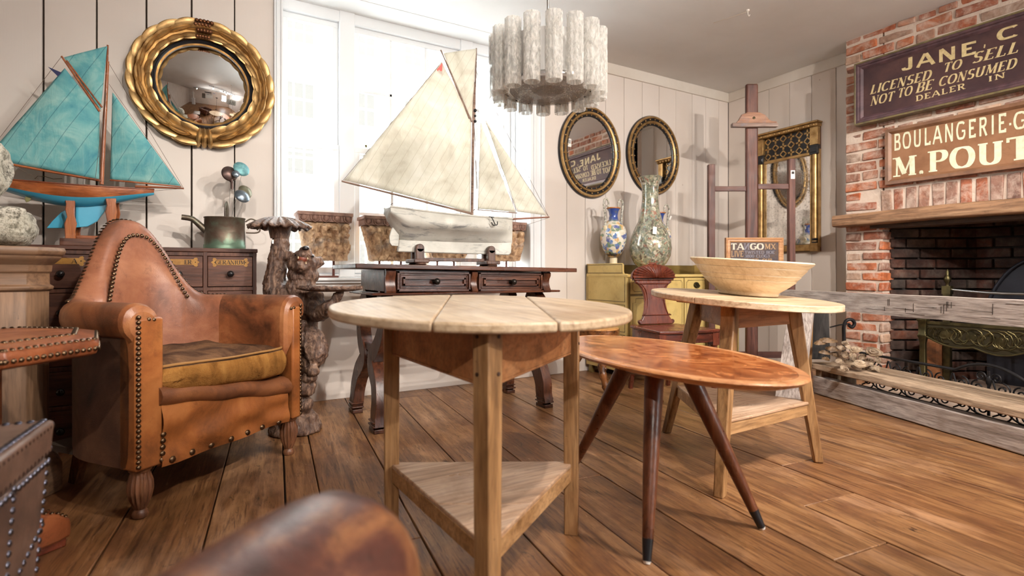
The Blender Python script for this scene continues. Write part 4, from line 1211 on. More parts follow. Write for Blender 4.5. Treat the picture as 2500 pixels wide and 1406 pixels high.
MB().lathe([(0.226, 0.018), (0.247, 0.018), (0.2475, 0.034), (0.243, 0.038), (0.239, 0.034), (0.236, 0.036), (0.231, 0.032), (0.226, 0.022)], 72, M=RX).obj('black_slip', M_EBONY, cm_, smooth=50)
Rc = 0.46
gp = [(0.001, 0.018 + Rc - sqrt(Rc * Rc - .229 ** 2))]
for i in range(1, 25):
    r_ = 0.229 * i / 24; gp.append((r_, 0.018 + sqrt(Rc * Rc - r_ * r_) - sqrt(Rc * Rc - .229 ** 2)))
m = MB().lathe(gp[::-1], 72, M=RX)
m.obj('mirror_glass', M_MIRROR, cm_, smooth=180)
lf = MB()
def leaf_on_ring(th, phi, L, W, up):
    # th around the ring (0 = bottom), phi around the torus section; leaf tip points along +th*up
    rmaj, rmin = 0.299, 0.042
    def pos(t, f, lift):
        R_ = rmaj + (rmin + lift) * cos(f)
        return Vector((R_ * sin(t), -(0.026 + (rmin * .85 + lift) * sin(f)), -R_ * cos(t)))
    n = 12; grid = []
    for i in range(n + 1):
        s = i / n
        w = W * 1.75 * s ** .55 * (1 - s) ** .85 if 0 < s < 1 else 0.0
        row = []
        for j in range(9):
            k = (j - 4) / 4
            dome = (1 - abs(k) ** 2.2)
            lift = 0.027 * sin(pi * (0.12 + 0.80 * s)) * dome - (0.0055 if j == 4 else 0) + (0.002 if j in (3, 5) else 0) + .014 * s * dome - .008
            row.append(pos(th + up * (s - .5) * L / rmaj, phi + k * w / rmin + .10 * up * (s - .5), lift))
        grid.append(row)
    vs = [p for r in grid for p in r]
    lf.add(vs, [(i * 9 + j, (i + 1) * 9 + j, (i + 1) * 9 + j + 1, i * 9 + j + 1) for i in range(n) for j in range(8)])
for side in (-1, 1):
    for k in range(10):
        th = side * radians(16 + k * 16.6)
        for ph, dt in ((radians(28), 0), (radians(84), 8.3), (radians(140), 0)):
            leaf_on_ring(th + side * radians(dt), ph, 0.140, 0.029, side)
lf.obj('laurel_leaves', M_GOLD, cm_, smooth=40)
m = MB()
for a in range(-2, 3):
    for b in range(4):
        t = pi + a * 0.052 + (0.026 if b % 2 else 0); f = radians(40 + b * 33)
        R_ = 0.299 + 0.056 * cos(f)
        m.ball((R_ * sin(t), -(0.030 + 0.050 * sin(f)), -R_ * cos(t)), 0.0115, 10, 7)
m.obj('berry_cluster', gilt('bronze_berries', rgb(132, 88, 58), rgb(90, 56, 38)), cm_, smooth=180)
m = MB()
for a in (-.09, 0.0, .09):
    ring = []
    for j in range(14):
        f = -0.3 + (pi + .6) * j / 13
        ring.append((f))
    rs = []
    for s_ in (-.035, -.02, 0, .02, .035):
        lift = 0.048 + 0.010 * (1 - abs(s_) / .035)
        rs.append([Vector(((0.299 + lift * cos(f)) * sin(a + s_), -(0.024 + lift * .9 * sin(f)), -(0.299 + lift * cos(f)) * cos(a + s_))) for f in ring])
    K = 14
    m.add([p for r in rs for p in r], [(i * K + j, (i + 1) * K + j, (i + 1) * K + j + 1, i * K + j + 1) for i in range(4) for j in range(K - 1)])
m.obj('ribbon_tie', M_GOLD, cm_, smooth=60)

# ================================================================== CARVED BEAR STAND
def carved_mat():
    N = NT('carved_walnut'); v = N.coord((1, 1, 0.35))
    a = N.noise(v, 30, 6, 0.7, 1.6); b = N.noise(N.coord(), 6, 4, 0.6)
    col = N.ramp(a, [(0.32, rgb(40, 27, 22)), (0.48, rgb(100, 74, 60)), (0.64, rgb(158, 126, 104))])
    col = N.mix(N.gray(b, .45, .7, 0, .6), col, rgb(70, 46, 38))
    N.p(Base_Color=col, Roughness=0.36, Specular_IOR_Level=.6); N.bump(a, 0.9, 0.012)
    return N.m
M_BEAR = carved_mat()
def remeshed(name, mb, mat, parent, vox, disp=0.0, dscale=0.03, wld=True, smooth_it=4):
    o = mb.obj(name, mat, parent, wld=wld)
    r = o.modifiers.new('merge', 'REMESH'); r.mode = 'VOXEL'; r.voxel_size = vox; r.use_smooth_shade = True
    if smooth_it:
        s = o.modifiers.new('soften', 'SMOOTH'); s.iterations = smooth_it; s.factor = 0.5
    if disp:
        t = bpy.data.textures.new(name + '_relief', 'CLOUDS'); t.noise_scale = dscale; t.noise_depth = 3
        d = o.modifiers.new('carving', 'DISPLACE'); d.texture = t; d.strength = disp; d.mid_level = 0.5; d.texture_coords = 'LOCAL'
    return o
BZ = 2.68
def B(px, py, dz=0.0): return at(px, py, BZ + dz)
base = B(722, 1050); base.z = 0
be = thing('bear_stand', 'carved dark wooden bear holding up a leafy bowl and a leaf tray', 'stand', tuple(base))
def limb(m, pts, rad, n=14):
    P = smooth_path(pts, 5); k = len(P); R = []
    for i in range(k):
        t = i / (k - 1) * (len(rad) - 1); a = int(min(t, len(rad) - 2)); R.append(rad[a] + (rad[a + 1] - rad[a]) * (t - a))
    m.tube(P, R, n)
    m.ball(P[0], R[0] * .98, 12, 8); m.ball(P[-1], R[-1] * .98, 12, 8)
m = MB()
limb(m, [B(738, 700), B(735, 760), B(733, 830)], [.072, .082, .083])                       # trunk
m.ball(B(735, 700), (.075, .07, .05)); m.ball(B(735, 790, -.02), (.075, .075, .07))
limb(m, [B(712, 720), B(672, 712, .02), B(676, 650, .03), B(686, 590, .03)], [.055, .058, .048, .043])   # raised arm
limb(m, [B(768, 722, -.03), B(775, 765, -.08), B(806, 748, -.16)], [.046, .044, .034])     # tray arm
for i in range(4): limb(m, [B(806 + 6 * i, 745 - 3 * i, -.16), B(814 + 7 * i, 728 - 3 * i, -.17), B(816 + 7 * i, 718 - 2 * i, -.17)], [.012, .011, .008], 8)
limb(m, [B(758, 830, -.02), B(772, 860, -.05), B(748, 900, -.02)], [.070, .060, .042])     # legs
limb(m, [B(705, 835, .02), B(692, 880, .0), B(708, 920, .02)], [.068, .06, .045])
limb(m, [B(748, 905, -.02), B(765, 905, -.09)], [.036, .030]); limb(m, [B(700, 930, .02), B(716, 932, -.07)], [.038, .03])
m.ball(B(739, 645), (.074, .072, .072))                                                    # head thrown back
m.ball(B(741, 672), (.078, .07, .05))
limb(m, [B(741, 640, -.03), B(744, 618, -.06), B(746, 609, -.075)], [.050, .036, .022])    # upper jaw and nose
limb(m, [B(740, 655, -.04), B(735, 650, -.085), B(732, 645, -.10)], [.040, .028, .018])    # lower jaw
for px, py in ((707, 626), (778, 640)):
    m.ball(B(px, py, .02), (.030, .018, .030)); 
remeshed('bear_figure', m, M_BEAR, be, 0.0055, 0.016, 0.022)
m = MB().ball(B(739, 632, -.070), (.026, .022, .021)).obj('mouth', plain('painted_mouth', rgb(122, 62, 44), .5), be, smooth=180, wld=True)
m = MB()
for px, py in ((728, 631), (751, 633), (729, 643), (747, 644)): m.lathe([(.0035, 0), (.001, .011)], 8, tuple(B(px, py, -.092)))
m.obj('teeth', plain('bone_teeth', rgb(208, 186, 150), .5), be, wld=True)
MB().ball(B(746, 606, -.09), (.017, .013, .011)).obj('nose', M_EBON, be, smooth=180, wld=True)
m = MB()
for px, py in ((722, 622), (764, 626)): m.ball(B(px, py, -.062), .006, 8, 6)
m.obj('eyes', M_EBON, be, smooth=180, wld=True)
m = MB()                                                                                     # rocky base
for px, py, dz, R in ((722, 1035, 0, (.115, .10, .06)), (735, 985, -.03, (.06, .06, .055)), (720, 965, .02, (.07, .07, .07)), (745, 945, -.05, (.05, .05, .05)), (712, 935, .02, (.05, .05, .05)), (756, 920, -.06, (.045, .045, .03)), (712, 1000, .0, (.085, .08, .06))):
    p = B(px, py, dz); m.ball((p.x, p.y, max(p.z, R[2] * .9)), R)
p = B(722, 1050); m.lathe([(.125, 0.004), (.125, .02), (.10, .06)], 24, (p.x, p.y, 0))
remeshed('rock_base', m, M_BEAR, be, 0.006, 0.035, 0.06, smooth_it=2)
# leafy bowl on the raised paw
c = B(683, 556, .03)
m = MB()
m.lathe([(.044, -.055), (.048, -.04), (.056, 0.0), (.060, .012), (.02, .014)], 24, tuple(c))
m.obj('bowl_stem', M_BEAR, be, smooth=50, wld=True)
def leafdisc(u, v, C, R, H, ph, k=9, tilt=(0, 0)):
    a = 2 * pi * u; r = R * v * (1 + (.09 * sin(k * a + ph) + .04 * sin(2.3 * k * a)) * v)
    z = H * (v ** 2.2) * -1 + 0.010 * sin(k * a * 2) * v * (1 - .2 * v)
    return Vector((C.x + r * cos(a), C.y + r * sin(a), C.z + z + tilt[0] * r * cos(a) + tilt[1] * r * sin(a)))
c2 = c + Vector((0, 0, .055))
m = MB().sheet(lambda u, v: leafdisc(u, v, c2, .145, .050, .4), 90, 12, cu=True)
o = m.obj('leafy_bowl', M_BEAR, be, smooth=70, wld=True); q = o.modifiers.new('thickness', 'SOLIDIFY'); q.thickness = .012
ct = B(806, 705, -.17)
def tray(u, v, dz):
    a = 2 * pi * u; r = v * (1 + .07 * sin(11 * a) * v)
    x = .150 * r * cos(a); y = .085 * r * sin(a) * (1 - .25 * cos(a))
    return Vector((ct.x + x * .867, ct.y - x * .45 + y, ct.z + dz + .014 * v ** 4 - .004 * sin(22 * a) * v * v * .5))
m = MB().sheet(lambda u, v: tray(u, v, 0), 80, 8, cu=True)
o = m.obj('leaf_tray', M_BEAR, be, smooth=60, wld=True); q = o.modifiers.new('thickness', 'SOLIDIFY'); q.thickness = .014; q.offset = -1
m = MB().box(tuple(B(666, 590, -.02)), (.008, .002, .02)); m.obj('price_tag', M_WHITE, be, wld=True)

# ================================================================== CARVED CAPITALS ON RODS (on the window sill)
def capital_mat():
    N = NT('weathered_carving'); v = N.coord()
    a = N.noise(v, 26, 6, 0.72, .6); b = N.noise(v, 9, 4, .6)
    col = N.ramp(a, [(.30, rgb(96, 68, 54)), (.46, rgb(184, 146, 112)), (.62, rgb(222, 188, 150))])
    col = N.mix(N.gray(b, .5, .68, 0, .7), col, rgb(158, 148, 142))
    N.p(Base_Color=col, Roughness=.75); N.bump(a, .8, .012)
    return N.m
M_CAPI = capital_mat()
M_CAPB = plain('carved_moulding', rgb(150, 114, 98), .6, c2=rgb(114, 82, 70), vscale=20, bump=.4)
M_RUST = plain('rusty_rod', rgb(102, 56, 44), .6, .3)
YCAP = 3.57
def capital(label, x0t, x1t, x0b, x1b, zt, zb, rods, seed):
    cx = (x0t + x1t) / 2
    t = thing('carved_capital', label, 'capital', (cx, YCAP, 0.772), 0, 'carved capitals on rods')
    rs_ = random.Random(seed)
    m = MB()
    hw0, hw1 = (x1b - x0b) / 2, (x1t - x0t) / 2 * .94; xb, xt = (x0b + x1b) / 2, cx
    za = zt - .062
    def body(u, v):
        k = v; hw = hw0 + (hw1 - hw0) * (k ** 1.6 * .8 + .2 * k); c_ = xb + (xt - xb) * k
        a = 2 * pi * u
        e = .35
        x = c_ + hw * math.copysign(abs(cos(a)) ** e, cos(a)); y = YCAP + .075 * math.copysign(abs(sin(a)) ** e, sin(a))
        return Vector((x, y, zb + (za - zb) * k))
    rsn = [[body(j / 32, i / 12) for j in range(32)] for i in range(13)]
    m.rings(rsn)
    # acanthus leaves in relief, curling at the tip
    rows = ((zb + .01, .13, 5), (zb + .07, .15, 4))
    for z0, hgt, n in rows:
        for i in range(n):
            f = (i + .5) / n
            k0 = (z0 - zb) / (za - zb); hwz = hw0 + (hw1 - hw0) * k0
            x = xb - hwz + 2 * hwz * f
            P = [Vector((x, YCAP - .072, z0)), Vector((x + rs_.uniform(-.01, .01), YCAP - .095, z0 + hgt * .5)), Vector((x, YCAP - .112, z0 + hgt * .85)), Vector((x, YCAP - .128, z0 + hgt * .8))]
            limb(m, P, [.012, .020, .022, .010], 8)
            for sg in (-1, 1):
                limb(m, [P[0], P[1] + Vector((sg * .022, .01, -.005)), P[1] + Vector((sg * .030, .0, .025))], [.008, .010, .006], 6)
    for sg in (-1, 1):
        q = Vector((xt + sg * hw1 * .78, YCAP - .085, za - .03)); m.ball(q, (.030, .03, .026))
    m.ball((xt, YCAP - .085, za - .03), (.035, .03, .022))
    remeshed('capital_body', m, M_CAPI, t, 0.0065, .014, .02, smooth_it=2)
    m = MB()
    m.bx(x0t, x1t, YCAP - .10, YCAP + .09, zt - .022, zt)
    m.bx(x0t + .008, x1t - .008, YCAP - .092, YCAP + .08, zt - .062, zt - .015)
    n = int((x1t - x0t) / .062)
    for i in range(n):
        x = x0t + (i + .5) * (x1t - x0t) / n
        m.ball((x, YCAP - .092, zt - .04), (.017, .012, .021), 12, 8)
        m.tube([(x - .027, YCAP - .094, zt - .022), (x - .022, YCAP - .094, zt - .05), (x, YCAP - .094, zt - .064), (x + .022, YCAP - .094, zt - .05), (x + .027, YCAP - .094, zt - .022)], .0055, 6)
    m.obj('egg_and_dart_cornice', M_CAPB, t, smooth=50, bevel=.002, wld=True)
    for rx in rods:
        MB().tube([(rx, YCAP, .772), (rx, YCAP, zb + .02)], .0085, 8).obj('rod', M_RUST, t, smooth=60, wld=True)
    MB().bx((x0b + x1b) / 2 - .07, (x0b + x1b) / 2 + .07, YCAP - .06, YCAP + .06, .772, .784).obj('base_plate', M_RUST, t, bevel=.002, wld=True)
    return t
capital('carved capital on a rod behind the bear, leftmost on the window sill', .476, .812, .528, .790, 1.186, .882, (.708,), 1)
capital('carved capital half hidden behind the stern of the white boat', .880, 1.255, .945, 1.225, 1.180, .884, (1.01, 1.16), 2)
capital('carved capital almost wholly hidden behind the white hull, only its base showing', 1.30, 1.66, 1.352, 1.626, 1.16, .886, (1.43, 1.56), 3)
capital('carved capital whose right edge shows past the bow of the white boat', 1.78, 2.128, 1.83, 2.095, 1.190, .894, (2.0,), 4)

# ================================================================== SPANISH SIDE TABLE WITH TWO DRAWERS
sp = thing('console_table', 'dark carved oak side table with two drawers and lyre legs under the window', 'table', (1.265, 2.86, 0))
SX0, SX1, SY0, SY1 = .768, 1.752, 2.62, 3.10
tilt = Matrix.Rotation(radians(0.75), 4, 'Y')
def tl_(m, c=(1.265, 2.86, .70)):
    M = Matrix.Translation(c) @ tilt @ Matrix.Translation(-Vector(c)); m.v = [tuple(M @ Vector(p)) for p in m.v]; return m
tl_(MB().bx(.612, 1.932, 2.575, 3.12, .815, .839)).obj('tabletop', OAKD('x'), sp, bevel=.004, wld=True)
m = MB().bx(SX0, SX1, SY0 + .012, SY1, .70, .812)
tl_(m).obj('case', OAKD('x'), sp, bevel=.002, wld=True)
def scroll_bracket(x, w):
    pr = [(0, .692), (-.030, .694), (-.034, .705), (-.022, .722), (-.012, .745), (-.014, .77), (-.028, .79), (-.030, .806), (-.018, .814), (0, .814)]
    m = MB(); n = len(pr)
    m.add([(x - w / 2, SY0 + .012 + a, z) for a, z in pr] + [(x + w / 2, SY0 + .012 + a, z) for a, z in pr], [tuple(range(n)), tuple(range(2 * n - 1, n - 1, -1))] + [(i, (i + 1) % n, n + (i + 1) % n, n + i) for i in range(n)])
    tl_(m).obj('scroll_bracket', OAKD('z'), sp, smooth=40, wld=True)
for x, w in ((.795, .05), (1.262, .034), (1.735, .05)): scroll_bracket(x, w)
for x0, x1 in ((.828, 1.238), (1.288, 1.705)):
    m = MB(); y = SY0 - .004
    m.bx(x0, x1, y, y + .02, .701, .806)
    for e, t, d in ((.000, .012, .010), (.016, .006, .004), (.030, .012, .012)):
        m.bx(x0 + e, x1 - e, y - d, y + .005, .701 + e, .701 + e + t); m.bx(x0 + e, x1 - e, y - d, y + .005, .806 - e - t, .806 - e)
        m.bx(x0 + e, x0 + e + t, y - d, y + .005, .701 + e, .806 - e); m.bx(x1 - e - t, x1 - e, y - d, y + .005, .701 + e, .806 - e)
    d = tl_(m).obj('drawer', OAKD('x'), sp, bevel=.0015, wld=True)
    mm = MB().lathe([(.016, 0), (.010, .006), (.0085, .016), (.015, .026), (.0175, .036), (.011, .046), (.003, .049)], 18, M=Matrix.Translation(((x0 + x1) / 2, y, .754)) @ RX)
    tl_(mm).obj('knob', plain('dark_iron_knob', rgb(44, 40, 36), .3, .6), d, smooth=60, wld=True)
MB().bx(.70, 1.83, 2.60, 3.10, .688, .70).obj('moulded_base', OAKD('x'), sp, bevel=.006, wld=True)
def lyre(x, y0, y1, splay):
    # end frame: two S-curved legs (front and back), pierced plate between, dovetailed together
    for yy, fy in ((y0, -1), (y1, 1)):
        ym = (y0 + y1) / 2; d = (yy - ym)
        pts = [(d * .55, .69), (d * .95, .62), (d * 1.02, .52), (d * .75, .42), (d * .40, .36), (d * .42, .31), (d * .80, .24), (d * 1.0, .15), (d * 1.02, .08), (d * 1.10, .02)]
        P = smooth_path([(0, a, z) for a, z in pts], 5)
        m = MB(); rs = []
        for i, p in enumerate(P):
            t_ = (P[min(i + 1, len(P) - 1)] - P[max(i - 1, 0)]).normalized(); n = Vector((0, -t_.z, t_.y))
            k = .050 + .014 * sin(pi * min(1, i / len(P)))
            X = x + splay * (1 - p.z / .69)
            rs.append([Vector((X - .03, ym, 0)) + p + n * k * .8, Vector((X + .03, ym, 0)) + p + n * k * .8, Vector((X + .03, ym, 0)) + p - n * k * .8, Vector((X - .03, ym, 0)) + p - n * k * .8])
        m.rings(rs)
        o = m.obj('lyre_leg', OAKD('z'), sp, smooth=35, bevel=.004, wld=True)
        X = x + splay
        MB().bx(X - .03, X + .03, ym + d * 1.02 - .05, ym + d * 1.02 + .05, .0, .022).bx(X - .034, X + .034, ym + d * 1.02 - .054, ym + d * 1.02 + .054, .03, .04).bx(X - .034, X + .034, ym + d * 1.02 - .05, ym + d * 1.02 + .05, .052, .06).obj('foot', OAKD('y'), o, bevel=.004, wld=True)
    m = MB(); X = x + splay * .47
    for z, w in ((.36, .09), (.40, .12), (.32, .12)): m.bx(X - .02, X + .02, (y0 + y1) / 2 - w, (y0 + y1) / 2 + w, z - .02, z + .02)
    m.obj('pierced_plate', OAKD('y'), sp, bevel=.008, wld=True)
lyre(.80, 2.66, 3.10, -.06); lyre(1.72, 2.66, 3.10, .03)
n = 40
def apron_pts():
    up = [(.80 + .92 * i / n, .40) for i in range(n + 1)]
    dn = []
    for i in range(n + 1):
        t = i / n; z = .30 + .045 * abs(sin(3 * pi * t)) ** .7 + (.02 if .42 < t < .58 else 0); dn.append((1.72 - .92 * t, z))
    return up + dn
P = apron_pts(); k = len(P)
MB().add([(x, 2.872, z) for x, z in P] + [(x, 2.896, z) for x, z in P], [tuple(range(k)), tuple(range(2 * k - 1, k - 1, -1))] + [(i, (i + 1) % k, k + (i + 1) % k, k + i) for i in range(k)]).obj('shaped_stretcher', wood('stretcher_oak', rgb(70, 40, 22), rgb(140, 92, 56), rgb(176, 126, 84), 'x', 1, .4), sp, wld=True)

# ================================================================== WHITE POND YACHT ON ITS CRADLE
YW2 = 2.85
def wbp(px, py, dy=0.0): return on(px, py, y=YW2 + dy)
def white_mat():
    N = NT('crackled_white_paint'); v = N.coord((0.25, 1, 1))
    a = N.noise(v, 26, 6, 0.72, .8); b = N.noise(N.coord(), 5, 4, .6)
    col = N.ramp(b, [(.3, rgb(176, 174, 164)), (.7, rgb(206, 204, 196))])
    col = N.mix(N.gray(a, .54, .68, 0, .85), col, rgb(104, 106, 108))
    c = N.noise(N.coord((.5, 1, 1)), 90, 3, .7)
    col = N.mix(N.gray(c, .68, .76, 0, .7), col, rgb(70, 62, 56))
    N.p(Base_Color=col, Roughness=.5); N.bump(a, .25, .004)
    return N.m
M_HULL = white_mat()
wy = thing('model_yacht', 'white painted model sailing boat with aged cream sails on the side table', 'model yacht', (wbp(1110, 620).x, YW2, .915))
xs0, xs1 = wbp(945, 0).x, 1.632
def wring(t):
    x = xs0 + (xs1 - xs0) * t
    zd = 1.157 - .022 * t - .016 * sin(pi * t)
    beam = .098 * (sin(pi * (0.12 + 0.86 * t))) ** .55 * (1 if t < .9 else 1 - ((t - .9) / .1) ** 2 * .85)
    zb = .962 + (.13 * max(0, (.14 - t) / .14) ** 1.4)
    return x, zd, beam, zb
rs = []
for i in range(37):
    t = i / 36; x, zd, w, zb = wring(t)
    D = zd - zb; ring = []
    for j in range(21):
        f = j / 20; s = -1 if f < .5 else 1; g = abs(f - .5) * 2      # g 1 at deck, 0 at keel
        zz = zb + D * (g ** .8)
        ww = w * (min(1, g * 1.9) ** 1.25) * (.80 + .2 * sin(pi * g)) + .012
        ring.append(Vector((x, YW2 + s * ww, zz)))
    rs.append(ring)
m = MB().rings(rs); m.obj('hull', M_HULL, wy, smooth=50, wld=True)
kl = [(wbp(973, 560).x, .985), (.905, .918), (1.61, .912), (1.627, .925), (1.632, 1.12), (1.56, .99)]
kk = len(kl)
MB().add([(x, YW2 - .013, z) for x, z in kl] + [(x, YW2 + .013, z) for x, z in kl], [tuple(range(kk)), tuple(range(2 * kk - 1, kk - 1, -1))] + [(i, (i + 1) % kk, kk + (i + 1) % kk, kk + i) for i in range(kk)]).obj('keel', M_HULL, wy, bevel=.006, wld=True)
flat_xz(wy, 'rudder', [wbp(*p) for p in ((974, 540), (962, 548), (955, 562), (950, 578), (951, 592), (956, 600), (973, 601))], YW2, .012, M_HULL)
m = MB()
for sg in (-1, 1): m.tube([Vector((r[0].x, YW2 + sg * abs(r[0].y - YW2), r[0].z + .003)) for r in rs], .006, 8)
m.obj('gunwale', M_HULL, wy, smooth=60, wld=True)
SPW = wood('grey_spar', rgb(66, 48, 40), rgb(118, 90, 76), rgb(150, 124, 106), 'x', 1.2, .6)
S_WHITE = sail_mat('aged_cream_sailcloth', rgb(206, 200, 186), rgb(224, 220, 208), rgb(234, 231, 222), -30, rgb(172, 162, 144), .045, .45)
mx, mt = wbp(1152, 524), wbp(1163, 118)
spar(wy, 'mast', Vector((mx.x, YW2, 1.14)), wbp(1157, 200), .0085, .006, SPW)
spar(wy, 'topmast', wbp(1158, 300), mt, .0055, .004, SPW)
spar(wy, 'boom', wbp(1150, 521, -.012), wbp(834, 442, -.012), .0068, .0048, SPW)
spar(wy, 'gaff', wbp(1152, 298, -.012), wbp(1076, 122, -.012), .0055, .004, SPW)
spar(wy, 'topsail_yard', wbp(1146, 290, -.02), wbp(1080, 132, -.02), .0035, .003, SPW)
spar(wy, 'bowsprit', wbp(1228, 536), wbp(1341, 530), .0062, .0042, wood('red_spar', rgb(80, 44, 32), rgb(132, 84, 64), rgb(150, 100, 80), 'x', 1, .5))
spar(wy, 'jib_boom', wbp(1166, 512, -.006), wbp(1262, 520, -.006), .0035, .003, SPW)
sail(wy, 'mainsail', (wbp(1078, 150, -.012), wbp(1150, 300, -.012), wbp(1148, 518, -.014), wbp(840, 440, -.014)), S_WHITE, .045, rip=.006)
sail(wy, 'topsail', (wbp(1082, 130, -.016), wbp(1163, 119, -.010), wbp(1152, 292, -.014), wbp(1146, 284, -.016)), S_WHITE, .010)
sail(wy, 'inner_jib', (wbp(1173, 298, -.004), wbp(1176, 304, -.004), wbp(1258, 518, -.004), wbp(1166, 510, -.004)), S_WHITE, .018)
sail(wy, 'outer_jib', (wbp(1184, 292, .008), wbp(1188, 298, .008), wbp(1334, 526, .008), wbp(1263, 517, .008)), S_WHITE, .018)
flat_xz(wy, 'red_flag', [wbp(*p) for p in ((1064, 172), (1078, 154), (1077, 178), (1079, 195), (1073, 186), (1067, 178))], YW2 - .014, .002, plain('faded_red_cloth', rgb(206, 104, 98), .8), 0)
for nm, Pp in (('forestay', [wbp(1160, 170), wbp(1340, 530)]), ('stay', [wbp(1158, 260), wbp(1338, 527)]), ('stay', [wbp(1158, 245), wbp(1262, 516)]), ('shroud', [wbp(1157, 290), wbp(1168, 522, -.09)]), ('shroud', [wbp(1157, 290), wbp(1166, 522, .09)]), ('bobstay', [wbp(1338, 532), wbp(1247, 562)]), ('mainsheet', [wbp(900, 458, -.012), wbp(955, 505)]), ('leech_rope', [wbp(1072, 160, -.014), wbp(838, 440, -.014)])):
    line(wy, nm, Pp, M_CORD, .0011)
m = MB()
for py, r_ in ((270, .010), (283, .007), (296, .009)): m.ball(wbp(1160, py, -.008), r_, 10, 8)
m.obj('rigging_block', M_IRON, wy, smooth=180, wld=True)
an = wbp(1200, 530, -.105)
m = MB().tube([an + Vector(p) for p in ((0, 0, 0), (.01, -.004, -.02), (.022, -.004, -.042))], .0028, 8)
m.tube(smooth_path([an + Vector(p) for p in ((-.002, -.004, -.030), (.010, -.004, -.048), (.022, -.004, -.046), (.036, -.004, -.042), (.037, -.004, -.024))], 5), .003, 8)
m.tube([an + Vector(p) for p in ((-.018, -.002, .002), (.016, -.002, -.001))], .0022, 8)
m.obj('anchor', M_IRON, wy, smooth=60, wld=True)
m = MB()
for px, py in ((955, 503), (1155, 518), (1166, 516), (1230, 532)): m.tube([wbp(px, py + 6), wbp(px, py - 4), wbp(px + 4, py - 7)], .002, 6)
m.obj('deck_fittings', M_IRON, wy, smooth=60, wld=True)
wsn = thing('boat_stand', 'dark wooden two upright cradle carrying the white boat on the side table', 'stand', (wbp(1110, 640).x, YW2, .842))
M_CRAD = wood('cradle_wood', rgb(36, 22, 18), rgb(78, 52, 42), rgb(108, 78, 64), 'z', 1.2, .4)
for px in (1019, 1192):
    x = wbp(px, 600).x; zz = .842 - (x - 1.265) * .013
    for sg in (-1, 1):
        y = YW2 + sg * .034
        m = MB().rings([[Vector((x + a * .024, y + b * .016, z)) for a, b in ((-1, -1), (1, -1), (1, 1), (-1, 1))] for z in (zz + .02, .94)] )
        m.tube([(x - .0, y - .016, .94), (x, y + .016, .94)], .024, 16)
        m.obj('upright', M_CRAD, wsn, smooth=40, bevel=.004, wld=True)
    m = MB().bx(x - .045, x + .045, YW2 - .075, YW2 + .075, zz + .012, zz + .034)
    m.obj('foot_board', M_CRAD, wsn, bevel=.006, wld=True)
    for sg in (-1, 1): MB().lathe([(.026, 0), (.032, .006), (.026, .013)], 14, (x, YW2 + sg * .055, zz)).obj('bun_foot', M_CRAD, wsn, smooth=50, wld=True)
xa, xb_ = wbp(1019, 600).x, wbp(1192, 600).x
MB().bx(xa, xb_, YW2 - .010, YW2 + .010, .868, .888).obj('stretcher', M_CRAD, wsn, bevel=.003, wld=True)

# ================================================================== ROUND CRICKET TABLE IN THE MIDDLE
FW, RT = Vector((_s, _c, 0)), Vector((_c, -_s, 0))
def tilted(c, sx, sf):
    """top plane through c with slope sx along the viewer's right and sf along the viewing direction (old sloping floor)"""
    def z(p): d = Vector((p[0], p[1], 0)) - Vector((c[0], c[1], 0)); return c[2] + sx * d.dot(RT) + sf * d.dot(FW)
    return z
ct_ = thing('cricket_table', 'round scrubbed pine three legged cricket table with triangular undershelf in the middle', 'table', (.657, 1.308, 0))
fR, fL, fF = Vector((.971, 1.322, 0)), Vector((.487, 1.590, 0)), Vector((.52, 1.01, 0))
zt_ = tilted((.657, 1.308, .712), -.019, .027)
bd = Vector((.441, .90, 0)).normalized(); bl = Vector((bd.y, -bd.x, 0)); cC = Vector((.657, 1.308, 0))
def clip_disc(R, a, b, n=96):
    # part of a disc with lateral coordinate between a and b
    P = []
    ang = [2 * pi * i / n for i in range(n)]
    pts = [(R * cos(t), R * sin(t)) for t in ang]
    def cl(poly, x0, keep):
        out = []
        for i in range(len(poly)):
            p, q = poly[i], poly[(i + 1) % len(poly)]
            ip, iq = keep(p[0]), keep(q[0])
            if ip: out.append(p)
            if ip != iq:
                t = (x0 - p[0]) / (q[0] - p[0]); out.append((x0, p[1] + t * (q[1] - p[1])))
        return out
    pts = cl(pts, a, lambda x: x >= a); pts = cl(pts, b, lambda x: x <= b)
    return pts
def disc_boards(parent, c, R, edges, zf, th, mats, lat, lon, wob=0.0, seed=0, bev=.006):
    for k, (a, b) in enumerate(zip(edges, edges[1:])):
        P = clip_disc(R, a + .0008, b - .0008)
        w = []
        for (x, y) in P:
            r_ = 1 + wob * noise.noise(Vector((x * 6, y * 6, seed + k)))
            w.append(c + lat * x * r_ + lon * y * r_)
        n = len(w)
        top = [Vector((p.x, p.y, zf(p))) for p in w]; bot = [Vector((p.x, p.y, zf(p) - th)) for p in w]
        MB().add(bot + top, [tuple(range(n - 1, -1, -1)), tuple(range(n, 2 * n))] + [(i, (i + 1) % n, n + (i + 1) % n, n + i) for i in range(n)], r=.2 + .3 * k).obj('top_board', mats, parent, bevel=bev, seg=3, wld=True)
disc_boards(ct_, cC, .404, (-.5, -.105, .155, .5), zt_, .023, TOPW('y'), bl, bd, .012, 3)
def leg_sq(parent, name, p0, p1, w0, w1, face, mat, bev=.003):
    """square leg, one corner turned to the direction 'face'"""
    f = Vector(face).normalized(); g = Vector((-f.y, f.x, 0))
    rs = []
    for p, w in ((p0, w0), (p1, w1)):
        k = w / sqrt(2); rs.append([Vector(p) + f * k, Vector(p) + g * k, Vector(p) - f * k, Vector(p) - g * k])
    return MB().rings(rs).obj(name, mat, parent, bevel=bev, wld=True)
for i, f in enumerate((fR, fL, fF)):
    d = f - cC; d.z = 0
    leg_sq(ct_, 'leg', f, (f.x, f.y, zt_(f) - .023), .041, .047, d, PINE('z'))
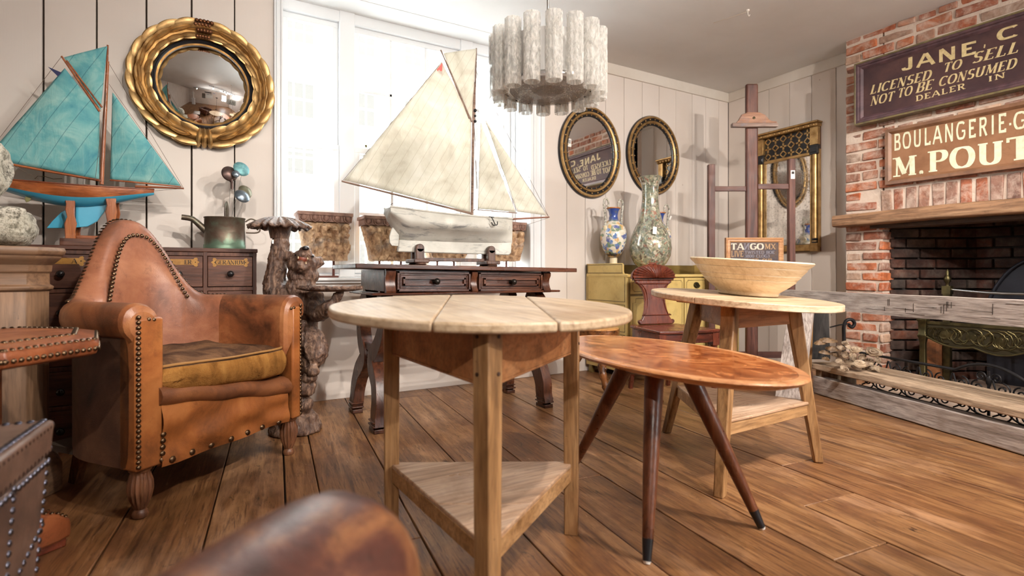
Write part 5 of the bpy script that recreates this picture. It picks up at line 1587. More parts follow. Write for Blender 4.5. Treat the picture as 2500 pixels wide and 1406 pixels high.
def apron_between(parent, name, a, b, z0, z1, t, mat, inset, out, r=.3):
    d = (b - a).normalized(); n = Vector((d.y, -d.x, 0))
    if n.dot((a + b) / 2 - out) < 0: n = -n
    A, B_ = a + d * inset + n * .006, b - d * inset + n * .006
    z = lambda q, p: q if not callable(q) else q(p)
    vs = []
    for p in (A, B_):
        for off in (0, -t):
            q = p + n * off
            vs += [Vector((q.x, q.y, z(z0, p))), Vector((q.x, q.y, z(z1, p)))]
    return MB().add(vs, [(0, 1, 5, 4), (2, 6, 7, 3), (1, 3, 7, 5), (0, 4, 6, 2), (0, 2, 3, 1), (4, 5, 7, 6)], r=r).obj(name, mat, parent, bevel=.002, wld=True)
APW = wood('apron_pine', rgb(104, 62, 32), rgb(168, 112, 68), rgb(192, 142, 98), 'x', .8, .45, .5, rgb(120, 74, 42), .5)
for k, (a, b) in enumerate(((fF, fR), (fL, fF), (fR, fL))):
    apron_between(ct_, 'apron', a, b, .560, lambda p: zt_(p) - .0235, .02, APW, .02, cC, .1 + .3 * k)
    apron_between(ct_, 'apron_bead', a, b, .553, .560, .024, APW, .02, cC, .1 + .3 * k)
    apron_between(ct_, 'shelf_rail', a, b, .165, .208, .022, PINE('x'), .016, cC, .15 + .3 * k)
# peg heads on the legs
for f in (fF, fR):
    for z in (.585, .665):
        for s_ in (-1, 1):
            d = (f - cC); d.z = 0; d.normalize(); g = Vector((-d.y, d.x, 0)) * s_
            q = f + d * .010 + g * .0225; nn = (d + g).normalized()
            MB().lathe([(.0045, -.002), (.0045, .0022), (.001, .003)], 8, M=Matrix.Translation((q.x, q.y, z)) @ nn.to_track_quat('Z', 'Y').to_matrix().to_4x4()).obj('peg', plain('dark_peg', rgb(60, 36, 22), .6), ct_, wld=True)
def tri_shelf(parent, pts, z0, z1, split_dir, splits, mat, name='shelf_board', grow=.012):
    c = sum(pts, Vector()) / 3
    P = [p + (p - c).normalized() * grow for p in pts]
    sd = split_dir.normalized(); vals = [-9] + splits + [9]
    for k, (a, b) in enumerate(zip(vals, vals[1:])):
        poly = [Vector(p) for p in P]
        for lim, sg in ((a, 1), (b, -1)):
            out = []
            for i in range(len(poly)):
                p, q = poly[i], poly[(i + 1) % len(poly)]
                dp, dq = sg * ((p - c).dot(sd) - lim), sg * ((q - c).dot(sd) - lim)
                if dp >= 0: out.append(p)
                if dp * dq < 0: out.append(p.lerp(q, dp / (dp - dq)))
            poly = out
        if len(poly) < 3: continue
        ce = sum(poly, Vector()) / len(poly); poly = [p + (ce - p).normalized() * .0012 for p in poly]
        n = len(poly)
        MB().add([(p.x, p.y, z0) for p in poly] + [(p.x, p.y, z1) for p in poly], [tuple(range(n - 1, -1, -1)), tuple(range(n, 2 * n))] + [(i, (i + 1) % n, n + (i + 1) % n, n + i) for i in range(n)], r=.3 + .35 * k).obj(name, mat, parent, bevel=.003, wld=True)
tri_shelf(ct_, [fR, fL, fF], .207, .219, FW, [-.13], SHELFW('x'))

# ================================================================== OVAL TEAK COFFEE TABLE
ov = thing('coffee_table', 'oval burr veneered coffee table on three splayed tapering legs with black tips', 'table', (1.31, 1.285, 0))
oa, ob, oz, oang = .527, .266, .535, radians(80.8)
ox, oy = Vector((cos(oang), sin(oang), 0)), Vector((-sin(oang), cos(oang), 0)); oc = Vector((1.31, 1.285, 0))
def oring(d, z, n=96):
    return [oc + ox * ((oa + d) * cos(2 * pi * i / n)) + oy * ((ob + d) * sin(2 * pi * i / n)) + Vector((0, 0, z)) for i in range(n)]
def burr_mat():
    N = NT('burr_veneer'); v = N.coord((1, .5, 1))
    a = N.noise(v, 12, 8, .72, 1.6); b = N.noise(N.coord((1, .6, 1)), 3.2, 4, .6)
    col = N.ramp(a, [(.35, rgb(92, 42, 20)), (.47, rgb(158, 82, 38)), (.59, rgb(214, 138, 82))])
    col = N.mix(N.gray(b, .45, .68, 0, .55), col, rgb(150, 76, 38))
    k = N.noise(v, 60, 4, .75, .6)
    col = N.mix(N.gray(k, .60, .72, 0, .7), col, rgb(98, 44, 22))
    N.p(Base_Color=col, Roughness=.24, Coat_Weight=.5, Coat_Roughness=.12)
    return N.m
MB().rings([oring(-.03, oz - .014), oring(-.03, oz)]).obj('veneered_top', burr_mat(), ov, bevel=.0, wld=True)
MB().rings([oring(-.10, oz - .030), oring(-.05, oz - .028), oring(-.012, oz - .016), oring(0, oz - .006), oring(-.003, oz - .001), oring(-.012, oz + .0006), oring(-.029, oz + .0004), oring(-.031, oz - .004)]).obj('edge_band', wood('pale_edge', rgb(150, 88, 50), rgb(204, 142, 92), rgb(222, 166, 118), 'y', 1, .3), ov, smooth=60, wld=True)
lc = Vector((1.28, 1.27, 0))
MB().lathe([(.0, .475), (.10, .475), (.12, .49), (.12, .506)], 28, tuple(lc)).obj('mounting_block', TEAK('x'), ov, smooth=40, wld=True)
for f in (Vector((1.046, 1.076, 0)), Vector((1.502, 1.042, 0)), Vector((1.273, 1.735, 0))):
    t = lc + (f - lc) * .27 + Vector((0, 0, .505)); d = (t - f)
    P = [f + d * k for k in (0.115, .3, .6, .85, 1.0)]
    l = MB().tube(P, [.0155, .0195, .025, .0285, .030], 20).obj('leg', TEAK('z'), ov, smooth=60, wld=True)
    MB().tube([f + d * .012, f + d * .115], [.0115, .0158], 20).obj('black_ferrule', M_EBONY, l, smooth=60, wld=True)
    MB().tube([f, f + d * .014], [.0085, .0118], 16).obj('glide', M_WHITE, l, smooth=60, wld=True)

# ================================================================== SPLAY LEG TABLE AND DAIRY BOWL
bt = thing('cricket_table', 'round pine table with three splayed legs carrying the big wooden bowl', 'table', (1.978, 1.470, 0))
bC = Vector((1.978, 1.470, 0)); zb_ = tilted((1.978, 1.470, .703), -.060, .042)
bd2 = (RT * .8 + FW * .6).normalized(); bl2 = Vector((bd2.y, -bd2.x, 0))
disc_boards(bt, bC, .374, (-.5, .02, .5), zb_, .026, TOPW('x'), bl2, bd2, .02, 8)
feet = (Vector((2.244, 1.298, 0)), Vector((1.586, 1.269, 0)), Vector((1.999, 1.919, 0))); ks = (.66, .56, .52)
tops = []
for f, k in zip(feet, ks):
    t = bC + (f - bC) * k; t.z = zb_(t) - .026; tops.append(t)
    d = f - bC; d.z = 0
    leg_sq(bt, 'leg', f, t, .036, .056, Matrix.Rotation(radians(35), 4, 'Z') @ d, PINE('z'), .005)
tp = [Vector((t.x, t.y, 0)) for t in tops]
for k, (a, b) in enumerate(((tp[1], tp[0]), (tp[2], tp[1]), (tp[0], tp[2]))):
    apron_between(bt, 'apron', a, b, .585, lambda p: zb_(p) - .0265, .02, APW if k != 1 else PINE('x'), .02, bC, .2 + .25 * k)
q0, q1 = at(1656, 733, 2.42), at(1778, 742, 2.30)
q0.z = zb_(q0) - .040; q1.z = zb_(q1) - .040
MB().bar(q0, q1, .06, .026, up=(0, 0, 1)).obj('bearer', APW, bt, bevel=.003, wld=True)
sh = [t + (f - t) * ((t.z - .235) / t.z) for f, t in zip(feet, tops)]
sh = [Vector((p.x, p.y, 0)) for p in sh]
for k, (a, b) in enumerate(((sh[1], sh[0]), (sh[2], sh[1]), (sh[0], sh[2]))):
    apron_between(bt, 'shelf_rail', a, b, .200, .247, .022, PINE('x'), .012, bC, .2 + .25 * k)
tri_shelf(bt, sh, .246, .258, FW, [.10], SHELFW('x'), grow=.02)

db = thing('dairy_bowl', 'large pale turned wooden dairy bowl on the splay leg table', 'bowl', (2.076, 1.515, zb_((2.076, 1.515)) + .0015))
db.rotation_euler = Euler((atan2(.042 * _c + .060 * _s, 1), -atan2(.042 * _s - .060 * _c, 1), 0))
pr = [(0.0, 0.0), (.118, 0.0), (.124, .004), (.125, .014), (.128, .018), (.160, .042), (.188, .066), (.1895, .069), (.188, .071), (.204, .088), (.206, .090), (.2055, .093), (.226, .118), (.2275, .121), (.2265, .1235), (.248, .142), (.253, .150), (.249, .155), (.240, .152), (.20, .10), (.14, .045), (.0, .022)]
MB().lathe(pr, 72).obj('bowl', wood('pale_sycamore', rgb(186, 158, 122), rgb(216, 196, 164), rgb(228, 210, 182), 'x', 1.8, .42, .2, rgb(196, 162, 126), .35), db, smooth=35)

# ================================================================== MAHOGANY HALL CHAIR
hc = thing('hall_chair', 'mahogany hall chair with fan carved shell crest in front of the yellow sideboard', 'chair', (2.64, 2.50, 0), radians(-12))
seatp = [(-.225, -.215), (-.10, -.232), (.10, -.232), (.225, -.215), (.185, .20), (-.185, .20)]
m = MB().prism(seatp, .022, Matrix.Translation((0, 0, .425))); m.obj('seat', MAHOG('x'), hc, bevel=.007, seg=3)
m = MB().prism([(x * .94, y * .94) for x, y in seatp], .06, Matrix.Translation((0, 0, .365))); m.obj('seat_rail', MAHOG('x'), hc, bevel=.003)
def sym(half): return half + [(-x, z) for x, z in half[::-1]]
half = [(.128, .447), (.140, .458), (.142, .474), (.128, .482), (.118, .476), (.104, .500), (.088, .545), (.080, .60), (.082, .65), (.094, .69), (.116, .72), (.142, .735), (.142, .752)]
P = sym(half)
lean = Matrix.Translation((0, .175, .447)) @ Matrix.Rotation(radians(-8), 4, 'X') @ Matrix.Translation((0, 0, -.447)) @ Matrix.Rotation(pi / 2, 4, 'X')
MB().prism(P, .026, lean).obj('backrest', MAHOG('z'), hc, bevel=.006)
inner = [(x * .74, .492 + (z - .447) * .80) for x, z in P if .48 < z < .74]
m = MB(); rim = [(x * .80, .487 + (z - .447) * .83) for x, z in P if .47 < z < .745]
m.tube([lean @ Vector((x, z, .027)) for x, z in rim], .004, 6, closed=True); m.obj('panel_moulding', MAHOG('x'), hc, smooth=60)
m = MB(); m.prism([(-.155, .750), (.155, .750), (.158, .764), (-.158, .764)], .038, lean @ Matrix.Translation((0, 0, -.004))); m.obj('cornice', MAHOG('x'), hc, bevel=.004)
# shell: radiating reeds on a dome
m = MB()
def shell(u, v):
    a = pi * u; fl = .5 + .5 * cos(a * 30)
    R_ = v
    x = -.168 * cos(a) * R_; z = .764 + .098 * sin(a) ** .8 * R_
    y = .020 + .038 * sqrt(max(0, 1 - (R_ * .95) ** 2)) + .010 * fl * R_ ** .6
    return lean @ Vector((x, z, y))
m.sheet(shell, 120, 14); m.obj('shell_crest', MAHOG('z'), hc, smooth=50)
m = MB().prism([(.168 * cos(pi * i / 30), .764 + .098 * sin(pi * i / 30) ** .8) for i in range(31)], .024, lean); m.obj('crest_back', MAHOG('z'), hc, smooth=40)
q = lean @ Vector((0, .866, .02)); m = MB().ball(tuple(q), (.034, .024, .012)); m.obj('crest_finial', MAHOG('x'), hc, smooth=180)
tl = [(.012, 0), (.016, .012), (.013, .03), (.0165, .10), (.02, .17), (.021, .22), (.0155, .235), (.022, .245), (.023, .262), (.0165, .275), (.019, .30), (.0255, .312), (.0255, .322), (.019, .332), (.024, .345), (.024, .37)]
for x, y in ((-.195, -.185), (.195, -.185)): MB().lathe(tl, 24, (x, y, 0)).bx(x - .026, x + .026, y - .026, y + .026, .345, .425).obj('leg', MAHOG('z'), hc, smooth=50)
for x in (-.15, .15): MB().bar((x, .165, .42), (x, .25, 0), .034, .034, w1=.026, t1=.026).obj('leg', MAHOG('z'), hc, bevel=.003)

# ================================================================== LOG STOOL
BARK = plain('varnished_bark', rgb(120, 74, 40), .25, c2=rgb(58, 34, 20), vscale=26, bump=.9, bscale=50)
lg = thing('log_stool', 'varnished log slice stool on knobbly branch legs beside the yellow sideboard', 'stool', (2.285, 2.83, 0))
def slab(u, v, R=.165):
    a = 2 * pi * u; k = 1 + .05 * sin(3 * a + .5) + .025 * noise.noise(Vector((cos(a) * 3, sin(a) * 3, v * 3)))
    return Vector((R * k * cos(a), R * k * sin(a), v))
rs = [[slab(j / 56, z) * 1.0 for j in range(56)] for z in (.375, .385, .40, .415, .425)]
MB().rings(rs).obj('bark_edge', BARK, lg, smooth=50)
rs = [[Vector((slab(j / 56, z).x * k, slab(j / 56, z).y * k, z)) for j in range(56)] for z, k in ((.420, .96), (.431, .96), (.434, .90))]
MB().rings(rs).obj('seat', wood('varnished_slice', rgb(112, 66, 30), rgb(186, 128, 72), rgb(206, 156, 100), 'x', .8, .22), lg, smooth=40)
for k, (x, y) in enumerate(((.0, -.085), (.14, .10), (-.13, .10))):
    rr_ = random.Random(k)
    m = MB(); P = [Vector((x * .55, y * .55, .38)), Vector((x * .7 + .012, y * .7, .26)), Vector((x * .95 - .01, y * .95, .14)), Vector((x * 1.15 + .01, y * 1.15, .03)), Vector((x * 1.25 + .018, y * 1.25, 0.0))]
    Ps = smooth_path(P, 5); m.tube(Ps, [.024 + .005 * sin(i * 1.9 + k) for i in range(len(Ps))], 12)
    for i in (5, 9, 14): m.ball(Ps[i] + Vector((.014, -.012, 0)), .013, 8, 6)
    m.obj('leg', BARK, lg, smooth=60)

# ================================================================== YELLOW PAINTED SIDEBOARD
M_YEL = plain('old_yellow_paint', rgb(204, 178, 112), .5, c2=rgb(184, 154, 88), vscale=3, dark=.25)
M_OLV = plain('olive_paint', rgb(128, 108, 58), .5, c2=rgb(104, 84, 46), vscale=4)
M_PIN = plain('dark_pinstripe', rgb(70, 54, 34), .6)
sbd = thing('sideboard', 'mustard yellow painted sideboard with dark pinstripes against the plank wall', 'sideboard', (3.315, 3.2, 0))
X0, X1, YF, YBK, ZT = 2.68, 3.95, 2.963, 3.445, .792
MB().bx(X0 + .006, X1 - .006, YF + .012, YBK, .075, ZT - .02).obj('carcass', M_OLV, sbd, bevel=.003, wld=True)
MB().bx(X0 - .002, X1 + .006, YF - .012, YBK, ZT - .022, ZT).obj('top', M_YEL, sbd, bevel=.005, wld=True)
# end panel with the taller gallery rounded at the front
m = MB(); pl = [(YBK, .06), (YF, .06), (YF, ZT + .004), (YF + .035, ZT + .004), (YF + .045, ZT + .02), (YF + .045, .862), (YF + .052, .873), (YF + .065, .876), (YBK, .876)]
k = len(pl)
for x in (X0, X1 - .016):
    MB().add([(x, a, b) for a, b in pl] + [(x + .016, a, b) for a, b in pl], [tuple(range(k - 1, -1, -1)), tuple(range(k, 2 * k))] + [(i, (i + 1) % k, k + (i + 1) % k, k + i) for i in range(k)]).obj('end_panel', M_YEL, sbd, bevel=.003, wld=True)
MB().bx(X0, X1, YBK - .016, YBK, ZT, .872).obj('back_gallery', M_OLV, sbd, bevel=.003, wld=True)
m = MB(); e = .0012
for z0, z1 in ((.80, .868), (.585, .785), (.36, .565), (.09, .34)):
    for a, b, c, d in ((YF + .05, YBK - .02, z0, z0 + .004), (YF + .05, YBK - .02, z1 - .004, z1)): m.bx(X0 - e, X0 + .001, a - (.0 if z0 > .79 else .03), b, c, d)
    for yy in (YF + .05 - (.0 if z0 > .79 else .03), YBK - .02): m.bx(X0 - e, X0 + .001, yy - .002, yy + .002, z0, z1)
m.obj('pinstripe', M_PIN, sbd, wld=True)
def panel_front(x0, x1, z0, z1, kind):
    o = MB().bx(x0, x1, YF - .006, YF + .014, z0, z1).obj('drawer' if kind == 'd' else 'door', M_YEL, sbd, bevel=.003, wld=True)
    m = MB(); i = .018; c = .03 if kind != 'd' else .012; y = YF - .0072
    a, b, p, q = x0 + i, x1 - i, z0 + i, z1 - i
    poly = [(a + c, p), (b - c, p), (b - c, p + c), (b, p + c), (b, q - c), (b - c, q - c), (b - c, q), (a + c, q), (a + c, q - c), (a, q - c), (a, p + c), (a + c, p + c)]
    pts = [Vector((x, y, z)) for x, z in poly]
    m.tube(pts, .0016, 4, closed=True); m.obj('pinstripe', M_PIN, o, wld=True)
    if kind == 'p':
        m = MB(); i2 = .05
        m.bx(x0 + i2, x1 - i2, YF - .011, YF, z0 + i2, z1 - i2); m.obj('raised_panel', M_YEL, o, bevel=.005, wld=True)
    return o
MB().bx(X0 + .016, X1 - .016, YF, YF + .012, .07, .775).obj('face_frame', M_OLV, sbd, wld=True)
for (a, b) in ((2.715, 3.270), (3.285, 3.545), (3.56, 3.915)):
    o = panel_front(a, b, .645, .762, 'd')
    x = (a + b) / 2
    mm = MB().lathe([(.034, 0), (.033, .003), (.024, .005), (.003, .006)], 24, M=Matrix.Translation((x, YF - .006, .705)) @ RX @ Matrix.Diagonal((1, .72, 1, 1)))
    h_ = mm.obj('handle_plate', M_BRASS, o, smooth=50, wld=True)
    MB().tube(smooth_path([(x - .024, YF - .012, .710), (x - .022, YF - .022, .695), (x, YF - .026, .686), (x + .022, YF - .022, .695), (x + .024, YF - .012, .710)], 5), .003, 8).obj('bail_handle', M_BRASS, h_, smooth=60, wld=True)
for (a, b) in ((2.715, 2.985), (3.0, 3.270), (3.285, 3.545), (3.56, 3.915)): panel_front(a, b, .10, .628, 'p')
m = MB()
for x in (2.69, 3.93):
    for y in (YF + .03, YBK - .04): MB().bx(x - .012 if x > 3 else x, x + .03 if x < 3 else x + .016, y - .02, y + .02, 0, .08).obj('foot', M_OLV, sbd, wld=True)

# ================================================================== VASES ON THE SIDEBOARD
def majolica(name, blue_z):
    N = NT(name); v = N.coord()
    vo = N.n('TexVoronoi', Vector=N.mix(.06, v, N.n('TexNoise', Vector=v, Scale=14.0).outputs['Color']), Scale=40.0).outputs['Color']
    f = N.n('SeparateColor', Color=vo).outputs[0]
    col = N.ramp(f, [(0.0, rgb(226, 220, 206)), (.22, rgb(96, 128, 178)), (.38, rgb(216, 208, 190)), (.5, rgb(206, 166, 104)), (.62, rgb(116, 138, 112)), (.74, rgb(220, 212, 200)), (.86, rgb(84, 96, 150)), (.95, rgb(66, 52, 44))], 'CONSTANT')
    col = N.mix(N.gray(N.noise(v, 40, 4, .7), .5, .7, 0, .6), col, rgb(228, 216, 196))
    z = N.n('SeparateXYZ', Vector=v).outputs[2]
    col = N.mix(N.gray(z, blue_z, blue_z + .02), col, N.mix(N.gray(N.noise(v, 22, 3, .6), .5, .62), rgb(52, 78, 152), rgb(84, 96, 120)))
    col = N.mix(N.gray(z, .17, .155), col, N.mix(N.gray(N.noise(v, 30, 3, .6), .45, .6), rgb(50, 46, 50), rgb(150, 116, 66)))
    N.p(Base_Color=col, Roughness=.15, Coat_Weight=.6, Coat_Roughness=.05)
    return N.m
M_MAJ = majolica('majolica_painting', .415)
M_SCALE = plain('snake_scale_glaze', rgb(206, 200, 184), .25, c2=rgb(70, 66, 66), vscale=70)
M_CREAMG = plain('cream_glaze', rgb(222, 206, 172), .25)
M_OCHRE = plain('ochre_glaze', rgb(178, 112, 52), .25)
def maj_vase(label, loc, s=1.0):
    t = thing('handled_vase', label, 'vase', loc, 0)
    MB().lathe([(0, 0), (.052, 0), (.052, .018), (.034, .034), (.030, .10), (.030, .128)], 32).obj('foot', M_CREAMG, t, smooth=50)
    MB().lathe([(.030, .128), (.042, .134), (.04, .140), (.055, .152), (.085, .205), (.103, .265), (.106, .315), (.094, .365), (.062, .410), (.038, .435), (.033, .465), (.040, .50), (.052, .522), (.048, .522), (.03, .49), (.02, .44)], 40).obj('body', M_MAJ, t, smooth=60)
    MB().lathe([(.052, .519), (.056, .522), (.056, .528), (.050, .530), (.047, .524)], 32).obj('rim', M_OCHRE, t, smooth=50)
    for sg in (-1, 1):
        P = smooth_path([(sg * .085, 0, .375), (sg * .082, 0, .43), (sg * .090, 0, .50), (sg * .098, 0, .56), (sg * .085, 0, .595), (sg * .062, 0, .59), (sg * .050, 0, .56), (sg * .058, 0, .535), (sg * .07, 0, .545)], 6)
        MB().tube(P, [.0105 - .004 * i / len(P) for i in range(len(P))], 10).obj('snake_handle', M_SCALE, t, smooth=60)
        MB().ball((sg * .088, -.012, .36), (.018, .02, .024)).obj('mask', M_CREAMG, t, smooth=180)
    return t
v1 = maj_vase('blue necked majolica vase with snake handles standing free at the left of the sideboard', (2.80, 3.25, ZT + .001))
v2 = maj_vase('majolica vase mostly hidden behind the tall glass vase, one snake handle showing', (3.36, 3.31, ZT + .001)); v2.rotation_euler = (0, 0, radians(-14))
MB().box((.098, -.02, .485), (.014, .002, .034), (0, .5, 0)).obj('price_tag', M_WHITE, v2)
def decal_mat():
    N = NT('decoupage_glass'); v = N.coord()
    vo = N.n('TexVoronoi', Vector=N.mix(.08, v, N.n('TexNoise', Vector=v, Scale=20.0).outputs['Color']), Scale=58.0).outputs['Color']
    f = N.n('SeparateColor', Color=vo).outputs[0]
    col = N.ramp(f, [(0, rgb(120, 126, 106)), (.3, rgb(152, 154, 132)), (.48, rgb(104, 92, 82)), (.6, rgb(176, 168, 142)), (.72, rgb(160, 116, 98)), (.80, rgb(128, 138, 130)), (.9, rgb(206, 200, 180))], 'CONSTANT')
    col = N.mix(N.gray(N.noise(v, 55, 4, .7), .52, .66, 0, .7), col, rgb(206, 200, 178))
    col = N.mix(N.gray(N.noise(v, 6, 3, .6), .5, .7, 0, .5), col, rgb(96, 98, 84))
    N.p(Base_Color=col, Roughness=.12, Metallic=.15, Coat_Weight=1.0, Coat_Roughness=.03)
    return N.m
tv = thing('tall_vase', 'tall long necked decoupage glass vase standing behind the hall chair', 'vase', (3.05, 3.10, ZT + .001))
MB().lathe([(0, 0), (.112, 0), (.114, .006), (.092, .022), (.078, .036), (.086, .05), (.125, .085), (.158, .145), (.169, .205), (.160, .27), (.130, .345), (.096, .415), (.073, .50), (.064, .59), (.063, .67), (.069, .72), (.087, .765), (.090, .772), (.086, .775), (.06, .72), (.05, .6)], 56).obj('body', decal_mat(), tv, smooth=60)
MB().box((-.085, -.135, .335), (.030, .002, .062), (radians(-18), radians(8), radians(-30))).obj('price_tag', M_WHITE, tv)
MB().tube(smooth_path([(-.085, -.132, .365), (-.07, -.115, .395), (-.03, -.118, .405), (.0, -.13, .36)], 6), .0012, 5).obj('tag_string', M_STRING, tv)

# ================================================================== PAIR OF OVAL MIRRORS
def oval_mirror(label, cx, cz, a, b):
    t = thing('oval_mirror', label, 'mirror', (cx, YB - .001, cz), 0, 'oval ebonised and gilt mirrors')
    def fr(prof, name, mat):
        rs = []
        for d, hgt in prof: rs.append([Vector(((a + d) * cos(2 * pi * i / 80), -hgt, (b + d) * sin(2 * pi * i / 80))) for i in range(80)])
        return MB().rings(rs, caps=False, closed=True).obj(name, mat, t, smooth=50)
    fr([(-.010, .0), (.0, .0), (0, .018), (-.004, .024), (-.010, .020)], 'black_rim', M_EBONY)
    fr([(-.028, .004), (-.006, .010), (-.006, .026), (-.012, .036), (-.024, .036), (-.030, .026)], 'gilt_moulding', M_GOLD)
    fr([(-.050, .004), (-.026, .004), (-.026, .028), (-.030, .030), (-.046, .026), (-.050, .02)], 'black_channel', M_EBONY)
    fr([(-.072, .004), (-.046, .004), (-.046, .026), (-.052, .034), (-.064, .032), (-.072, .022)], 'gilt_moulding', M_GOLD)
    fr([(-.088, .002), (-.068, .002), (-.068, .022), (-.074, .024), (-.084, .018), (-.088, .012)], 'black_slip', M_EBONY)
    m = MB()
    for d, hgt, n, r_ in ((-.038, .031, 30, .0055), (-.077, .024, 30, .004)):
        for i in range(n):
            q = 2 * pi * (i + .5) / n; m.ball(((a + d) * cos(q), -hgt - .003, (b + d) * sin(q)), r_ * 1.3, 8, 6)
    m.obj('gilt_beads', M_GOLD, t, smooth=180)
    n = 80; aa, bb_ = a - .084, b - .084
    m = MB().add([(aa * cos(2 * pi * i / n), -.012, bb_ * sin(2 * pi * i / n)) for i in range(n)] + [(aa * cos(2 * pi * i / n), -.006, bb_ * sin(2 * pi * i / n)) for i in range(n)], [tuple(range(n)), tuple(range(2 * n - 1, n - 1, -1))] + [(i, (i + 1) % n, n + (i + 1) % n, n + i) for i in range(n)])
    m.obj('mirror_glass', M_MIRROR, t)
    return t
o1 = oval_mirror('oval black and gilt mirror reflecting the pub sign, with a price tag on its glass', 2.728, 1.796, .318, .378)
MB().bx(-.232, -.196, -.0145, -.013, .02, .085).obj('price_tag', M_WHITE, o1)
m = MB()
for i in range(5): m.bx(-.226 + .005 * i, -.224 + .005 * i, -.0155, -.0145, .045, .075)
m.obj('tag_print', M_INK, o1)
oval_mirror('oval black and gilt mirror directly above the tall glass vase', 3.432, 1.846, .314, .352)

# ================================================================== GILT PIER MIRROR ON THE RIGHT WALL
pm = thing('pier_mirror', 'rectangular gilt pier mirror with lattice frieze behind the easel', 'mirror', (XR - .001, 2.835, 0), radians(-90))
MB().bx(-.285, .285, -.012, -.0, .985, 2.03).obj('backboard', DRAWW('z'), pm)
MB().bx(-.225, .225, -.020, -.012, 1.05, 1.80).obj('mirror_glass', mirror_mat('foxed_glass', .8), pm)
for sg in (-1, 1):
    x = sg * .25
    m = MB().lathe([(.022, 1.06), (.022, 1.80)], 14, (x, -.03, 0)); 
    for d in (-.034, .034): m.bx(x + d - .006, x + d + .006, -.034, -.01, 1.02, 1.84)
    m.obj('pilaster', M_GOLD, pm, smooth=40)
    MB().bx(x - .034, x + .034, -.052, -.01, .985, 1.055).obj('corner_block', M_GOLD, pm, bevel=.003)
    MB().bx(x - .034, x + .034, -.052, -.01, 1.88, 2.03).obj('corner_block', M_GOLD, pm, bevel=.003)
    MB().bx(x - .036, x + .036, -.056, -.01, 1.80, 1.88).bx(x - .030, x + .030, -.062, -.01, 1.815, 1.865).obj('black_capital', M_EBONY, pm, bevel=.005)
    MB().lathe([(.028, 1.055), (.020, 1.07), (.026, 1.085), (.020, 1.10)], 14, (x, -.03, 0)).obj('black_base', M_EBONY, pm, smooth=40)
MB().bx(-.22, .22, -.04, -.01, .99, 1.045).obj('bottom_rail', M_GOLD, pm, bevel=.006)
MB().bx(-.22, .22, -.04, -.01, 1.80, 1.825).obj('glass_rail', M_GOLD, pm, bevel=.005)
fz = MB().bx(-.22, .22, -.02, -.01, 1.825, 2.03).obj('frieze', M_EBONY, pm)
m = MB()
nx = 6; dx = .44 / nx
for i in range(nx):
    for j in range(3):
        x = -.22 + dx * (i + .5); z = 1.825 + .205 * (j + .5) / 3
        if (i + j) % 2:
            m.box((x, -.022, z), (.058, .008, .014)).box((x, -.022, z), (.014, .008, .058))
        else:
            for k in range(4): 
                a = pi / 2 * k + pi / 4; m.box((x + .021 * cos(a), -.022, z + .021 * sin(a)), (.009, .008, .044), (0, -a, 0))
m.obj('gilt_lattice', M_GOLD, fz)
m = MB().bx(-.30, .30, -.085, -.0, 2.058, 2.075).bx(-.292, .292, -.07, -.0, 2.03, 2.058)
m.obj('cornice', M_GOLD, pm, bevel=.006)
m = MB()
for i in range(13): m.ball((-.264 + .044 * i, -.074, 2.040), .0125, 10, 8)
m.obj('ball_moulding', M_GOLD, pm, smooth=180)

# ================================================================== ARTIST'S EASEL AND THE LETTERPRESS PRINT ON IT
EZ = 4.25
ec = at(1836, 600, EZ); ec.z = 0
ea = thing('easel', 'paint marked wooden studio easel standing in the corner', 'easel', tuple(ec), -TH)
def ex(px): return (px - 1836) / FPX * EZ
def ez(py): return EYE - (py - HY) / FPX * EZ
MB().bx(ex(1820), ex(1849), -.02, .018, .06, ez(206)).obj('mast', EASELW('z'), ea, bevel=.012, seg=3)
cr = [(1782, 312), (1782, 306), (1792, 303), (1798, 297), (1806, 283), (1820, 278), (1848, 278), (1862, 284), (1872, 296), (1878, 299), (1890, 300), (1890, 305)]
P = [(ex(a), ez(b)) for a, b in cr]; k = len(P)
MB().add([(x, -.045, z) for x, z in P] + [(x, -.02, z) for x, z in P], [tuple(range(k)), tuple(range(2 * k - 1, k - 1, -1))] + [(i, (i + 1) % k, k + (i + 1) % k, k + i) for i in range(k)]).obj('canvas_clamp', wood('painted_clamp', rgb(92, 60, 44), rgb(158, 112, 86), rgb(184, 142, 114), 'x', 1, .6, .5, rgb(92, 104, 120), .8), ea, bevel=.003)
MB().bx(ex(1781), ex(1891), -.062, -.018, ez(314), ez(305)).obj('clamp_lip', wood('painted_lip', rgb(92, 70, 60), rgb(150, 124, 110), rgb(196, 188, 182), 'x', 1, .6, .5, rgb(98, 116, 138), .9), ea, bevel=.003)
MB().lathe([(.008, 0), (.010, .006), (.004, .009)], 12, M=Matrix.Translation((ex(1834), -.046, ez(292))) @ RX).obj('clamp_screw', M_BRASS, ea, smooth=50)
for a, b, t in ((1728, 1744, 402), (1924, 1939, 388)): MB().bx(ex(a), ex(b), -.022, .022, .05, ez(t)).obj('side_post', EASELW('z'), ea, bevel=.004)
MB().bx(ex(1744), ex(1820), -.012, .014, ez(467), ez(455)).obj('cross_rail', EASELW('x'), ea, bevel=.003)
MB().bx(ex(1849), ex(1924), -.012, .014, ez(462), ez(449)).obj('cross_rail', EASELW('x'), ea, bevel=.003)
MB().bx(ex(1728), ex(1939), -.014, .014, .12, .17).obj('lower_rail', EASELW('x'), ea, bevel=.003)
for x in (ex(1736), ex(1931)): MB().bx(x - .028, x + .028, -.26, .10, 0, .06).obj('foot', EASELW('y'), ea, bevel=.006)
MB().bx(ex(1750), ex(1922), -.085, -.02, .742, .764).obj('canvas_shelf', EASELW('x'), ea, bevel=.003)
